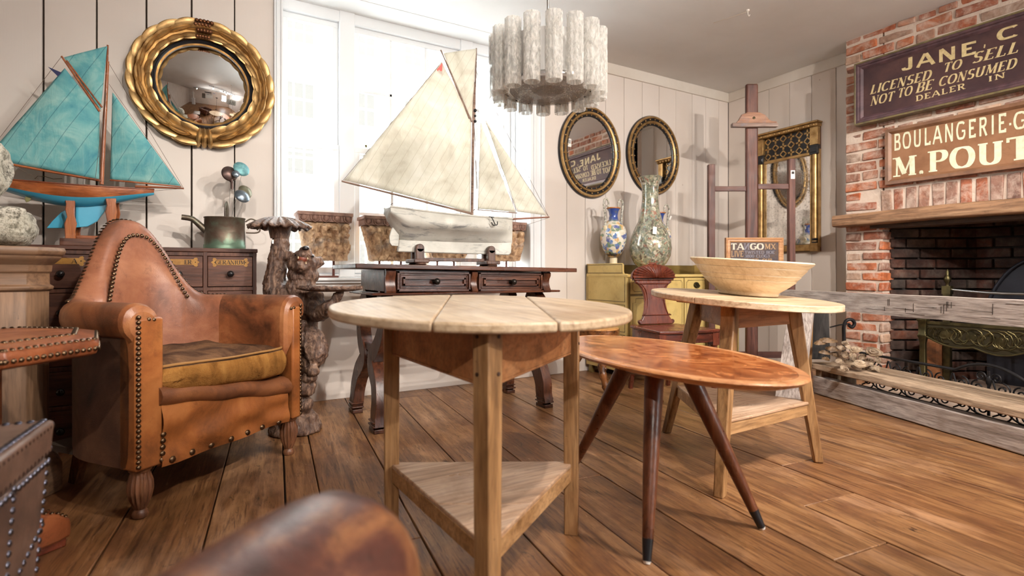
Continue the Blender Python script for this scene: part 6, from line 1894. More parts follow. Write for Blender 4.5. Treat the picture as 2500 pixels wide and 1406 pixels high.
tg = MB().bx(ex(1927), ex(1937), -.0235, -.022, ez(438), ez(417)).obj('price_tag', M_WHITE, ea)
MB().bx(ex(1929), ex(1935), -.0245, -.0235, ez(426), ez(420)).obj('tag_print', M_INK, tg)
fp = thing('framed_print', 'framed letterpress print on the easel shelf behind the wooden bowl', 'picture', tuple(ec + Vector((0, 0, .765))), -TH)
fx0, fx1, fz1 = (1765 - 1836) / FPX * 4.19, (1905 - 1836) / FPX * 4.19, EYE - (580 - HY) / FPX * 4.19 - .765
FRW = wood('light_frame', rgb(150, 96, 58), rgb(198, 148, 104), rgb(216, 172, 130), 'x', 1, .4)
def mitre(parent, x0, x1, z0, z1, w, y0, y1, mat, name='frame', prof=None):
    prof = prof or [(0, y1), (0, y0 + .004), (.25, y0), (.45, y0 + .006), (.7, y0 + .003), (1, y0 + .010), (1, y1)]
    rs = []
    for (cx_, cz_, sx_, sz_) in ((x0, z0, 1, 1), (x1, z0, -1, 1), (x1, z1, -1, -1), (x0, z1, 1, -1)):
        rs.append([Vector((cx_ + sx_ * w * k, y, cz_ + sz_ * w * k)) for k, y in prof])
    return MB().rings(rs, caps=False, closed=True).obj(name, mat, parent, smooth=30)
mitre(fp, fx0, fx1, 0, fz1, .036, -.062, -.024, FRW)
pr_ = MB().bx(fx0 + .033, fx1 - .033, -.048, -.030, .033, fz1 - .033).obj('print', plain('type_block_ground', rgb(70, 60, 66), .6, c2=rgb(96, 74, 58), vscale=30), fp)
M_TYPE = plain('pale_type', rgb(214, 202, 184), .6); M_TYPE2 = plain('tan_type', rgb(176, 140, 100), .6); M_TYPE3 = plain('grey_type', rgb(132, 128, 138), .6)
wI = fx1 - fx0 - .08
def tl2(txt, x, z, hgt, mat, fit=None, **k): put_text(txt, hgt, x, z, mat, pr_, y=-.0485, fit=fit, depth=.001, **k)
tl2('TA', fx0 + .042, fz1 - .095, .05, M_TYPE, thick=.24, thin=.12, serif=.16, fit=.105)
mN, wN = lettering('N', .05, thick=.2, thin=.12, serif=.14, depth=.001); mN.v = [(fx0 + .188 - a, b - .0485, c + fz1 - .095) for a, b, c in mN.v]; mN.obj('lettering', M_TYPE3, pr_)
tl2('GO', fx0 + .195, fz1 - .095, .05, M_TYPE, thick=.24, thin=.13, serif=.1, fit=.11)
tl2('MX', fx0 + .31, fz1 - .092, .044, M_TYPE2, thick=.2, thin=.1, serif=.14, fit=.09)
tl2('LIVE', fx0 + .042, fz1 - .152, .048, M_TYPE2, thick=.2, thin=.1, serif=.12, fit=.10)
tl2('TWISTED BOE', fx0 + .150, fz1 - .128, .024, M_TYPE3, thick=.2, thin=.1, serif=.1, fit=.24)
tl2('3800 CLOG3', fx0 + .150, fz1 - .158, .024, M_TYPE3, thick=.2, thin=.1, serif=.1, fit=.20)
tl2('WORKISHED  OUR', fx0 + .042, fz1 - .192, .026, M_TYPE2, thick=.2, thin=.1, serif=.12, fit=.33)

# ================================================================== MANTEL BEAM AND THE TWO PAINTED SIGNS
mn = thing('mantel_beam', 'rough hewn oak mantel beam across the brick chimney above the fire opening', 'mantel', (4.17, 1.3, 1.15))
rs = []
for i in range(41):
    y = 2.262 - 1.95 * i / 40
    ring = []
    for j in range(16):
        a = 2 * pi * j / 16; e = .35
        X = .075 * math.copysign(abs(cos(a)) ** e, cos(a)); Z = .0445 * math.copysign(abs(sin(a)) ** e, sin(a))
        k = 1 + .05 * noise.noise(Vector((X * 10, y * 5, Z * 14)))
        ring.append(Vector((4.165 + X * k, y, 1.1965 + Z * k + .004 * sin(y * 5))))
    rs.append(ring)
MB().rings(rs).obj('beam', wood('hewn_oak', rgb(70, 46, 30), rgb(148, 110, 80), rgb(178, 142, 110), 'y', .9, .75, .6, rgb(92, 64, 46), .7, .7), mn, smooth=50, wld=True)
MB().bx(4.20, 4.36, .55, 2.05, 1.125, 1.152).obj('lintel_strip', wood('hewn_oak_dark', rgb(40, 28, 22), rgb(74, 54, 42), rgb(96, 72, 56), 'y', 1, .8), mn, wld=True)
def sign(name, label, pxl, xface, z0, z1, ylen, fr_mat, edge_mat, bd_mat, fw, prof, thick=.03, yl=None):
    yl = yl if yl is not None else on(pxl, 500, x=xface).y
    t = thing(name, label, 'sign', (XC - .018, yl - ylen / 2, z0), radians(-90))
    d = XC - .018 - xface
    MB().bx(-ylen / 2 + .01, ylen / 2 - .01, -d + .012, 0, .01, z1 - z0 - .01).obj('board', bd_mat, t)
    mitre(t, -ylen / 2, ylen / 2, 0, z1 - z0, fw, -d - .018, 0, fr_mat, prof=[(k, -d + q if q < .9 else 0) for k, q in prof])
    if edge_mat: mitre(t, -ylen / 2 - .004, ylen / 2 + .004, -.004, z1 - z0 + .004, .014, -d - .012, 0, edge_mat, name='gilt_edge', prof=[(0, 0), (0, -d - .010), (.7, -d - .014), (1, -d - .008), (1, 0)])
    return t, d, yl
def sign_text(t, d, yl, z0, xface, txt, p0, p1, hpx, mat, **k):
    a, b = on(p0[0], p0[1], x=xface), on(p1[0], p1[1], x=xface)
    Z = (a.x * _s + a.y * _c); Z2 = (b.x * _s + b.y * _c)
    hgt = hpx / FPX * (Z + Z2) / 2
    m, w = lettering(txt, hgt, **k)
    X0 = yl - a.y; X1 = yl - b.y
    trk = k.get('track', .1) * hgt
    s_ = (X1 - X0) / max(w - trk, 1e-4); L = t['_len']
    sl = (b.z - a.z) / (X1 - X0)
    m.v = [(x * s_ + X0 - L / 2, y - d + .0125, z + (a.z - z0) + x * s_ * sl) for x, y, z in m.v]
    return m.obj('lettering', mat, t)
M_SGN1 = plain('aubergine_board', rgb(66, 48, 50), .6, spec=.15, c2=rgb(84, 60, 58), vscale=6, dark=.2)
M_SGF1 = plain('aubergine_frame', rgb(70, 50, 54), .5, spec=.3, c2=rgb(94, 68, 72), vscale=14)
M_SGE1 = plain('dull_gilt_edge', rgb(120, 106, 70), .5, c2=rgb(84, 76, 54), vscale=20)
M_LET1 = plain('faded_gold_letter', rgb(206, 186, 138), .6, c2=rgb(180, 156, 108), vscale=40)
XF1 = 4.15
t1, d1, y1_ = sign('pub_sign', 'dark aubergine licensed premises sign with gold lettering at the top of the chimney', 2088, XF1, 1.894, 2.342, 1.76, M_SGF1, M_SGE1, M_SGN1, .052, [(0, .95), (0, -.004), (.2, -.012), (.45, -.012), (.55, -.004), (.75, -.004), (1, .010), (1, .95)])
t1['_len'] = 1.76
A1 = dict(t=t1, d=d1, yl=y1_, z0=1.894, xface=XF1, mat=M_LET1)
sign_text(txt='JANE', p0=(2202, 173), p1=(2379, 131), hpx=31, thick=.21, thin=.17, track=.2, **A1)
sign_text(txt=',', p0=(2398, 112), p1=(2406, 110), hpx=34, thick=.13, thin=.12, **A1)
sign_text(txt='C', p0=(2434, 101), p1=(2483, 87), hpx=30, thick=.21, thin=.17, **A1)
It = dict(thick=.21, thin=.07, serif=.12, shear=.28, track=.12)
sign_text(txt='LICENSED', p0=(2122, 230), p1=(2268, 193), hpx=22, **It, **A1)
sign_text(txt='TO', p0=(2299, 177), p1=(2342, 166), hpx=22, **It, **A1)
sign_text(txt='SELL', p0=(2370, 155), p1=(2482, 127), hpx=26, **It, **A1)
sign_text(txt='NOT', p0=(2122, 258), p1=(2178, 245), hpx=22, **It, **A1)
sign_text(txt='TO', p0=(2188, 239), p1=(2222, 231), hpx=22, **It, **A1)
sign_text(txt='BE', p0=(2233, 227), p1=(2272, 217), hpx=23, **It, **A1)
sign_text(txt='CONSUMED', p0=(2289, 211), p1=(2476, 165), hpx=23, **It, **A1)
Sl = dict(thick=.17, thin=.10, serif=.13, track=.2)
sign_text(txt='DEALER', p0=(2234, 247), p1=(2354, 216), hpx=14, **Sl, **A1)
sign_text(txt='IN', p0=(2411, 199), p1=(2452, 188), hpx=13, **Sl, **A1)
M_SGN2 = plain('tan_brown_board', rgb(142, 102, 74), .6, spec=.2, c2=rgb(124, 86, 60), vscale=5, dark=.15)
M_SGF2 = plain('brown_sign_frame', rgb(128, 90, 64), .45, c2=rgb(106, 72, 50), vscale=10)
M_LET2 = plain('pale_green_letter', rgb(216, 216, 188), .6, c2=rgb(196, 196, 166), vscale=30)
XF2 = 4.175
t2, d2, y2_ = sign('bakery_sign', 'brown framed bakery sign with pale green lettering just above the mantel beam', 2161, XF2, 1.428, 1.818, 1.45, M_SGF2, None, M_SGN2, .036, [(0, .95), (0, -.002), (.6, -.006), (.75, .0), (1, .010), (1, .95)])
t2['_len'] = 1.45
A2 = dict(t=t2, d=d2, yl=y2_, z0=1.428, xface=XF2, mat=M_LET2)
Bo = dict(thick=.16, thin=.14, track=.16, sx=.62)
sign_text(txt='BOULANGERIE', p0=(2180, 368), p1=(2454, 322), hpx=44, **Bo, **A2)
sign_text(txt='-', p0=(2461, 323), p1=(2468, 322), hpx=44, thick=.14, thin=.13, **A2)
sign_text(txt='G', p0=(2473, 318), p1=(2503, 312), hpx=44, **Bo, **A2)
Po = dict(thick=.24, thin=.08, serif=.17, track=.16)
sign_text(txt='M', p0=(2180, 432), p1=(2233, 426), hpx=47, **Po, **A2)
sign_text(txt='.', p0=(2243, 424), p1=(2252, 423), hpx=47, **Po, **A2)
sign_text(txt='POU', p0=(2266, 420), p1=(2446, 398), hpx=53, **Po, **A2)
sign_text(txt='T', p0=(2454, 394), p1=(2528, 384), hpx=58, **Po, **A2)
for t_ in (t1, t2): del t_['_len']

# ================================================================== FIRE GRATE, FIREBACK, FENDER
gr = thing('fire_grate', 'brass fronted fire basket with pierced serpentine apron and urn finial in the fireplace', 'fire grate', (4.3, 1.32, .03))
def at_x(px, py, x): return on(px, py, x=x)
for y in (1.725, .93):
    m = MB()
    rsq = [(.032, .03), (.032, .06), (.022, .075), (.018, .32), (.024, .36), (.030, .372), (.030, .382), (.024, .39), (.026, .47), (.034, .48), (.034, .49)]
    m.rings([[Vector((4.22 + r_ * cos(pi / 4 + pi / 2 * i) * 1.2, y + r_ * sin(pi / 4 + pi / 2 * i) * 1.2, z)) for i in range(4)] for r_, z in rsq]).obj('front_leg', M_BRASS, gr, bevel=.002, wld=True)
# pierced apron: scalloped plate with cut scroll work
def low(y):
    s_ = (1.70 - y) / .75
    return .372 - .05 * sin(pi * min(1, s_)) - .026 * abs(sin(pi * s_ * 3.0))
m = MB(); n = 80
top = [Vector((4.215, 1.70 - .75 * i / n, .475)) for i in range(n + 1)]
for zt0, zt1 in ((.458, .478),): m.bx(4.211, 4.219, .95, 1.70, zt0, zt1)
pl_m = MB().add([Vector((4.2185, p.y, p.z)) for p in top] + [Vector((4.2185, 1.70 - .75 * i / n, low(1.70 - .75 * i / n))) for i in range(n + 1)] + [Vector((4.2215, p.y, p.z)) for p in top] + [Vector((4.2215, 1.70 - .75 * i / n, low(1.70 - .75 * i / n))) for i in range(n + 1)], [(i, i + 1, n + 2 + i, n + 1 + i) for i in range(n)] + [(2 * n + 2 + i, 3 * n + 3 + i, 3 * n + 4 + i, 2 * n + 3 + i) for i in range(n)])
pl_m.obj('apron_plate', plain('dull_dark_brass', rgb(66, 58, 40), .55, .7), gr, wld=True)
rim = [Vector((4.208, 1.70 - .75 * i / n, low(1.70 - .75 * i / n))) for i in range(n + 1)]
m.tube(rim, .0055, 8)
rr_ = random.Random(5)
for i in range(34):
    y = 1.68 - .71 * i / 33; zc = (low(y) + .46) / 2; R_ = (.46 - low(y)) * .42
    ph = rr_.uniform(0, 6)
    P = [Vector((4.215, y + R_ * (1 - k / 16) * cos(ph + k * .55), zc + R_ * (1 - k / 18) * sin(ph + k * .55))) for k in range(15)]
    m.tube(P, .0035, 5)
for i in range(5):
    y = 1.60 - .14 * i; m.lathe([(.0, 0), (.03, 0), (.03, .004), (0, .006)], 14, M=Matrix.Translation((4.217, y, (low(y) + .46) / 2)) @ Matrix.Rotation(-pi / 2, 4, 'Y'))
m.obj('pierced_apron', M_BRASS, gr, smooth=50, wld=True)
m = MB()
for y in (1.675, .97):
    p = MB().bx(4.43, 4.47, y - .02, y + .02, .03, .70).bx(4.425, 4.475, y - .025, y + .025, .655, .712).lathe([(.012, .712), (.010, .73), (.020, .745), (.022, .765), (.013, .785), (.009, .79), (.012, .805), (.006, .82), (.002, .828)], 18, (4.45, y, 0))
    p.obj('finial_post', M_BRASS, gr, smooth=50, wld=True)
for z in (.69, .625, .56, .50):
    P = [Vector((4.45 - .03 * sin(pi * i / 12), 1.675 - .705 * i / 12, z - .02 * sin(pi * i / 12))) for i in range(13)]
    MB().tube(P, .010, 8).obj('fire_bar', M_STEEL if z > .66 else M_IRON, gr, smooth=60, wld=True)
m = MB().bx(4.45, 4.755, 1.0, 1.64, .44, .46)
for i in range(8): m.bx(4.445, 4.455, 1.0 + .09 * i, 1.012 + .09 * i, .30, .45)
m.obj('basket_floor', M_IRON, gr, wld=True)
fb = thing('fireback', 'arched black cast iron fireback standing behind the fire basket', 'fireback', (4.80, 1.30, .03))
prf = [(1.62, .03), (1.62, .55), (1.60, .62), (1.55, .72), (1.47, .82), (1.38, .88), (1.30, .90), (1.22, .88), (1.13, .82), (1.05, .72), (1.0, .62), (.98, .55), (.98, .03)]
P = [(1.3 + (p.x - 1.3) * .84, p.y) for p in smooth_path([(a, b, 0) for a, b in prf], 4)]; k = len(P)
M_CAST = plain('cast_iron', rgb(46, 46, 54), .45, .4, bump=.2)
MB().add([(4.78, a, b) for a, b in P] + [(4.805, a, b) for a, b in P], [tuple(range(k)), tuple(range(2 * k - 1, k - 1, -1))] + [(i, (i + 1) % k, k + (i + 1) % k, k + i) for i in range(k)]).obj('plate', M_CAST, fb, wld=True)
MB().tube([Vector((4.777, a, b)) for a, b in P[4:-4]], .012, 8).tube([Vector((4.777, 1.53, .66)), Vector((4.777, 1.07, .66))], .008, 6).obj('raised_rim', M_CAST, fb, smooth=60, wld=True)
fbk = thing('firebrick', 'loose orange brown firebrick standing beside the brass grate leg', 'brick', (4.46, 1.76, .03))
MB().bx(-.07, .07, -.06, .06, 0, .30).obj('brick', plain('burnt_brick', rgb(140, 88, 50), .8, c2=rgb(92, 58, 36), vscale=18, bump=.8), fbk, bevel=.02, seg=3)

BO, BA = Vector((3.289, 1.47, 0)), atan2(-.943, -.332)
fe = thing('fender', 'black wrought iron scrollwork fender panel behind the weathered bench', 'fender', tuple(BO), BA)
FY = .36
def spiral(cx, cz, R, a0, turns, sg, n=26): return [Vector((cx + R * (1 - .82 * i / n) * cos(a0 + sg * 2 * pi * turns * i / n), FY, cz + R * (1 - .82 * i / n) * sin(a0 + sg * 2 * pi * turns * i / n))) for i in range(n + 1)]
z0, z1 = .030, .262
def toprail(x): return z1 + .055 * max(0, cos((x - .20) / .17 * pi / 2)) ** .8 if abs(x - .20) < .17 else z1
P = [Vector((-.62 + 1.75 * i / 120, FY, toprail(-.62 + 1.75 * i / 120))) for i in range(121)]
MB().tube(P, .0085, 8).obj('top_rail', M_IRON, fe, smooth=60)
MB().tube([(-.62, FY, z0 + .008), (1.13, FY, z0 + .008)], .008, 8).obj('bottom_rail', M_IRON, fe, smooth=60)
x = -.60
while x < 1.08:
    m = MB()
    m.tube(spiral(x + .05, .195, .038, pi / 2, 1.4, -1), .0042, 6); m.tube(spiral(x + .13, .19, .038, pi / 2, 1.4, 1), .0042, 6)
    m.tube(spiral(x + .05, .085, .048, -pi / 2, 1.4, 1), .0042, 6); m.tube(spiral(x + .15, .08, .045, -pi / 2, 1.4, -1), .0042, 6)
    m.tube(smooth_path([(x, FY, .24), (x + .03, FY, .15), (x + .10, FY, .06), (x + .20, FY, .04)], 6), .0045, 6)
    m.tube(smooth_path([(x + .20, FY, .24), (x + .17, FY, .16), (x + .10, FY, .11), (x + .0, FY, .05)], 6), .0045, 6)
    m.ball((x + .1, FY, .135), (.016, .01, .02), 8, 6)
    m.obj('scroll', M_IRON, fe, smooth=60)
    x += .205
m = MB().tube([(.20, FY, .05), (.20, FY, .285)], .007, 6).tube(spiral(.16, .25, .028, 0, 1.3, 1), .004, 6).tube(spiral(.24, .25, .028, pi, 1.3, -1), .004, 6).ball((.20, FY, .235), (.015, .01, .03), 8, 6)
m.obj('centre_scroll', M_IRON, fe, smooth=60)

# ================================================================== WEATHERED BEAM BENCH IN FRONT OF THE FIREPLACE
bn = thing('bench', 'long grey weathered bench of old beams with low shelf in front of the fireplace', 'bench', tuple(BO), BA)
def rough_beam(name, x0, x1, y0, y1, z0, z1, mat, amp=.006, n=60, parent=None, extra=None):
    rs = []
    for i in range(n + 1):
        x = x0 + (x1 - x0) * i / n; ring = []
        for (y, z) in ((y0, z0), ((y0 + y1) / 2, z0), (y1, z0), (y1, (z0 + z1) / 2), (y1, z1), ((y0 + y1) / 2, z1), (y0, z1), (y0, z0 + (z1 - z0) * .66), (y0, z0 + (z1 - z0) * .33)):
            ring.append(Vector((x, y + amp * noise.noise(Vector((x * 6, y * 30, z * 30))), z + amp * noise.noise(Vector((x * 5 + 9, y * 30, z * 30))))))
        rs.append(ring)
    m = MB().rings(rs)
    if extra: extra(m)
    return m.obj(name, mat, parent or bn, bevel=0 if extra else .005, smooth=35)
def saw_marks(m):
    # saw cuts and checks on the beam face
    rr_ = random.Random(2)
    for i in range(17):
        x = rr_.choice((-.35, -.3, -.05, .02, .1, .3, .5, .66, .8)) + rr_.uniform(-.035, .035)
        h_ = rr_.uniform(.015, .05); zc = rr_.uniform(.60, .65)
        m.bx(x - .0007, x + .0007, -.0318, -.027, zc - h_ / 2, min(zc + h_ / 2, .678), r=1.0)
    for i in range(14):
        x = rr_.uniform(-.7, .9); m.box((x, -.0295, rr_.uniform(.585, .665)), (rr_.uniform(.06, .14), .004, .0008), (0, rr_.uniform(-.05, .05), 0), r=1.0)
rough_beam('top_beam', -.90, 1.16, -.03, .05, .566, .682, DRIFT('x'), amp=.0025, extra=saw_marks)
rough_beam('shelf_plank', -.66, 1.16, -.012, .155, .165, .202, DRIFTB('x'), .004)
rough_beam('shelf_plank', -.64, 1.16, .165, .30, .165, .206, DRIFTB('x'), .004)
rough_beam('lower_rail', -.62, 1.16, .0, .06, .004, .118, DRIFT('x'), .004)
MB().bx(-.62, -.57, .02, .29, .004, .165).obj('end_board', DRIFTB('z'), bn, bevel=.004)
MB().bx(1.08, 1.13, .02, .29, .004, .165).obj('end_board', DRIFTB('z'), bn, bevel=.004)
MB().bx(1.08, 1.14, .0, .06, .2, .57).obj('post', DRIFT('z'), bn, bevel=.004)
# splayed wide plank leg at the far end, brown plank and dark post behind it
Mi = (Matrix.Translation(BO) @ Matrix.Rotation(BA, 4, 'Z')).inverted()
f0, f1 = on(1890, 975, z=0.0), on(1958, 985, z=0.0)
t0, t1_ = at(1925, 752, 3.42), at(1985, 756, 3.36)
def quad_plank(name, q, thick, mat, push):
    q = [Vector(p) for p in q]; n = (q[1] - q[0]).cross(q[3] - q[0]).normalized()
    if n.dot(push) < 0: n = -n
    vs = q + [p + n * thick for p in q]
    return MB().add(vs, [(3, 2, 1, 0), (4, 5, 6, 7), (0, 1, 5, 4), (1, 2, 6, 5), (2, 3, 7, 6), (3, 0, 4, 7)]).obj(name, mat, bn, bevel=.005, wld=True)
quad_plank('splayed_leg', (f0, f1, t1_, t0), .045, DRIFT('z'), FW)
a0, a1 = at(1958, 895, 3.52), at(1980, 895, 3.52); b0, b1 = at(1950, 752, 3.48), at(1988, 752, 3.48); a0.z = a1.z = .004
quad_plank('brown_plank', (a0, a1, b1, b0), .035, PINE('z'), FW)
a0, a1 = at(1976, 880, 3.66), at(2028, 880, 3.66); b0, b1 = at(1982, 752, 3.62), at(2024, 752, 3.62); a0.z = a1.z = .203
quad_plank('dark_post', (a0, a1, b1, b0), .05, wood('charred_post', rgb(24, 24, 24), rgb(56, 52, 50), rgb(84, 78, 74), 'z', 1, .7), FW)

# oyster shells on an iron hook
SHM = plain('oyster_shell', rgb(186, 164, 138), .5, c2=rgb(112, 90, 72), vscale=24, bump=.8, bscale=80)
SHD = plain('brown_shell', rgb(150, 120, 88), .4, c2=rgb(84, 64, 48), vscale=24, bump=.8, bscale=80)
so = at(2100, 890, 3.30); so.z = .204
sh_ = thing('shell_garland', 'cluster of pale oyster shells on a black iron hook on the bench shelf', 'shells', tuple(so))
rr_ = random.Random(21)
def oyster(px, py, Z, L, rot, mat):
    c = at(px, py, Z); c.z = max(c.z, .222)
    M = Matrix.Translation(c) @ Euler(rot).to_matrix().to_4x4()
    sd = rr_.uniform(0, 50)
    def fn(u, v):
        a = 2 * pi * u; k = v * (1 + .16 * noise.noise(Vector((cos(a) * 2, sin(a) * 2, sd))) + .05 * sin(9 * a))
        return M @ Vector((L * k * cos(a) * (1 + .25 * cos(a)), L * .62 * k * sin(a), .016 * (1 - v * v) + .004 * sin(v * 16)))
    MB().sheet(fn, 28, 8, cu=True).sheet(lambda u, v: fn(u, v) + M.to_3x3() @ Vector((0, 0, -.012 * (1 - v * v) - .002)), 28, 8, cu=True).obj('shell', mat, sh_, smooth=60, wld=True)
pale = [(2052, 850, .034), (2070, 848, .036), (2086, 854, .04), (2062, 866, .036), (2082, 872, .044), (2130, 858, .052), (2048, 884, .034), (2072, 884, .04), (2098, 888, .05), (2122, 884, .045), (2142, 880, .04), (2060, 900, .034), (2090, 906, .05), (2118, 910, .055), (2140, 900, .042), (2104, 872, .036), (2062, 838, .028)]
for i, (px, py, L) in enumerate(pale): oyster(px, py, 3.24 + .05 * sin(i * 2.1), L * .9, (radians(rr_.uniform(20, 75)), radians(rr_.uniform(-25, 25)), radians(rr_.uniform(-60, 20))), SHM)
for i, (px, py, L) in enumerate([(2018, 832, .06), (2000, 838, .045), (2030, 852, .05), (2012, 862, .045), (2038, 866, .04), (2015, 877, .03)]): oyster(px, py, 3.42, L * .95, (radians(rr_.uniform(5, 30)), radians(rr_.uniform(-10, 10)), radians(rr_.uniform(-50, -10))), SHD)
hk = lambda px, py: at(px, py, 3.36)
m = MB().tube(smooth_path([hk(2060, 858), hk(2060, 820), hk(2060, 798), hk(2066, 783), hk(2078, 780), hk(2086, 789), hk(2080, 799), hk(2072, 793)], 6), .0105, 8)
m.tube([hk(2074, 790), hk(2050, 793), hk(2026, 799)], .0042, 6)
m.obj('iron_hook', M_IRON, sh_, smooth=60, wld=True)

# ================================================================== GLASS TUBE CHANDELIER
def tube_glass():
    N = NT('bark_textured_glass'); v = N.coord((1, 1, .55))
    a = N.noise(v, 95, 4, .75, .4); b = N.noise(N.coord((1, 1, .4)), 60, 5, .7, 1.0)
    col = N.ramp(a, [(.36, rgb(214, 208, 198)), (.54, rgb(250, 248, 244))])
    N.p(Base_Color=col, Roughness=.12, Specular_IOR_Level=.9)
    N.bump(N.mix(.5, a, b), 1.0, .02)
    tr = N.n('BsdfTranslucent', Color=(.97, .96, .94, 1)); tp = N.n('BsdfTransparent', Color=(.98, .98, .975, 1))
    m1 = N.n('MixShader', i0=.55, i1=N.b.outputs[0], i2=tr.outputs[0])
    m2 = N.n('MixShader', i0=N.gray(b, .38, .60, .12, .72), i1=m1.outputs[0], i2=tp.outputs[0])
    N.t.links.new(m2.outputs[0], N.out.inputs['Surface'])
    return N.m
M_TUBE = tube_glass()
cc = at(1338, 300, 2.2); cc.z = 0
cd = thing('chandelier', 'round chandelier of textured clear glass tubes hanging from the ceiling', 'chandelier', (cc.x, cc.y, CEIL))
zb0, zb1 = 1.525 - CEIL, 1.783 - CEIL
for i in range(16):
    a = 2 * pi * i / 16 - TH + pi / 2 + radians(2)
    x, y = .214 * cos(a), .214 * sin(a)
    rs = []
    for z, R_ in ((zb0, .031), (zb0 + .01, .0315), (zb0 + .06, .0315), (zb0 + .13, .032), (zb0 + .20, .0315), (zb1 - .01, .032), (zb1, .0315), (zb1, .0285), (zb0 + .13, .028), (zb0, .028)):
        rs.append([Vector((x + R_ * (1 + .045 * cos(9 * 2 * pi * j / 54)) * cos(2 * pi * j / 54), y + R_ * (1 + .045 * cos(9 * 2 * pi * j / 54)) * sin(2 * pi * j / 54), z)) for j in range(54)])
    MB().rings(rs, caps=False, closed=True).obj('glass_tube', M_TUBE, cd, smooth=60)
    MB().box((.188 * cos(a), .188 * sin(a), zb0 + .040), (.03, .012, .012), (0, 0, a)).obj('clip', M_CHROME, cd, bevel=.001)
MB().lathe([(.165, zb0 + .055), (.168, zb0 + .055), (.168, zb1 - .03), (.165, zb1 - .03)], 64).obj('drum', plain('pale_metal_drum', rgb(206, 204, 202), .35, .6), cd, smooth=40)
MB().lathe([(.150, zb0 + .034), (.196, zb0 + .034), (.197, zb0 + .038), (.196, zb0 + .042), (.168, zb0 + .044), (.168, zb0 + .060), (.150, zb0 + .060)], 64).obj('lower_ring', M_CHROME, cd, smooth=40)
def disc_glass():
    N = NT('granular_glass'); v = N.coord()
    a = N.noise(v, 170, 4, .75)
    N.p(Base_Color=N.ramp(a, [(.38, rgb(196, 192, 186)), (.55, rgb(244, 242, 238))]), Roughness=.15)
    N.bump(a, 1.0, .012)
    tr = N.n('BsdfTranslucent', Color=(.85, .84, .82, 1)); m1 = N.n('MixShader', i0=.5, i1=N.b.outputs[0], i2=tr.outputs[0])
    m2 = N.n('MixShader', i0=N.gray(a, .4, .6, .15, .7), i1=m1.outputs[0], i2=N.n('BsdfTransparent').outputs[0])
    N.t.links.new(m2.outputs[0], N.out.inputs['Surface']); return N.m
MB().lathe([(0, zb0 + .004), (.06, zb0 + .006), (.12, zb0 + .014), (.150, zb0 + .024), (.160, zb0 + .034), (.158, zb0 + .042), (.10, zb0 + .036), (0, zb0 + .03)], 64).obj('diffuser_disc', disc_glass(), cd, smooth=60)
m = MB()
for i in range(3): m.bar((0, 0, zb1 - .022), (.166 * cos(2.1 * i), .166 * sin(2.1 * i), zb1 - .032), .014, .004)
m.lathe([(0, zb1 - .028), (.03, zb1 - .026), (.03, zb1 - .015), (.03, zb1 + .0), (.045, zb1 + .004), (.045, zb1 + .012), (.006, zb1 + .016)], 40).obj('top_plate', M_CHROME, cd, smooth=40)
for k in range(3):
    a = 2.1 * k + 1; MB().lathe([(.012, zb0 + .20), (.012, zb0 + .17), (.028, zb0 + .13), (.026, zb0 + .105), (.012, zb0 + .09), (.001, zb0 + .088)], 16, (.07 * cos(a), .07 * sin(a), 0)).obj('bulb', plain('opal_bulb', rgb(240, 236, 228), .3), cd, smooth=60)  # bulbs put in to go with the added light
bl_ = bpy.data.lights.new('bulb_light', 'POINT'); bl_.energy = 22; bl_.color = (1, .92, .82); bl_.shadow_soft_size = .05  # light added inside the drum to brighten the diffuser disc
bo_ = bpy.data.objects.new('bulb_light', bl_); COL.objects.link(bo_); bo_.parent = cd; bo_.location = (0, 0, zb0 + .14)
MB().tube([(0, 0, zb1 - .01), (0, 0, 0)], .0058, 10).obj('rod', M_STEEL, cd, smooth=60)
MB().lathe([(.045, 0), (.045, -.012), (.03, -.022), (.007, -.026)], 28).obj('ceiling_rose', M_CHROME, cd, smooth=50)
hkp = on(1826, 26, z=CEIL - .006)
chk = thing('ceiling_hook', 'small white hook with a loose wire screwed into the bare ceiling', 'hook', (hkp.x, hkp.y, CEIL))
MB().lathe([(.010, 0), (.010, -.008), (.004, -.012)], 12).tube(smooth_path([(0, 0, -.01), (0, 0, -.03), (.012, 0, -.04), (.02, 0, -.028)], 5), .003, 6).obj('hook', M_TRIM, chk, smooth=60)
q = on(1742, 56, z=CEIL - .004); MB().tube([(0, 0, -.012), (q.x - hkp.x, q.y - hkp.y, -.004)], .0012, 5).obj('wire', M_STRING, chk)

# ================================================================== THE REST OF THE SHOP (seen only in the mirrors)
M_PAPER = plain('poster_paper', rgb(222, 222, 218), .6)
po = thing('poster', 'white for sale poster on the far wall, seen reflected in the convex mirror', 'poster', (.75, -3.595, 1.2), pi)
MB().bx(-.55, .55, -.012, 0, 0, .8).obj('sheet', M_PAPER, po)
M_PINK = plain('poster_ink', rgb(48, 48, 54), .6)
put_text('FOR SALE', .17, 0, .57, M_PINK, po, y=-.0125, align='c', fit=.9, thick=.17, thin=.14)
def wallpic(label, loc, rz, w, hgt, mat, fm, name='picture', cat='picture'):
    t = thing(name, label, cat, loc, rz)
    mitre(t, -w / 2, w / 2, 0, hgt, .035, -.03, 0, fm); MB().bx(-w / 2 + .02, w / 2 - .02, -.014, -.004, .02, hgt - .02).obj('sheet', mat, t)
    return t
M_DKF = plain('dark_frame', rgb(46, 36, 30), .4); M_PH = plain('sepia_print', rgb(120, 106, 92), .5, c2=rgb(60, 54, 50), vscale=8)
wallpic('tall framed sepia print on the far wall beside the for sale poster', (-.15, -3.595, 1.1), pi, .5, .8, M_PH, M_DKF)
wallpic('long dark name board high on the far wall above the poster', (.55, -3.595, 2.1), pi, 1.1, .16, plain('slate_board', rgb(70, 70, 74), .5), M_DKF, 'board', 'sign')
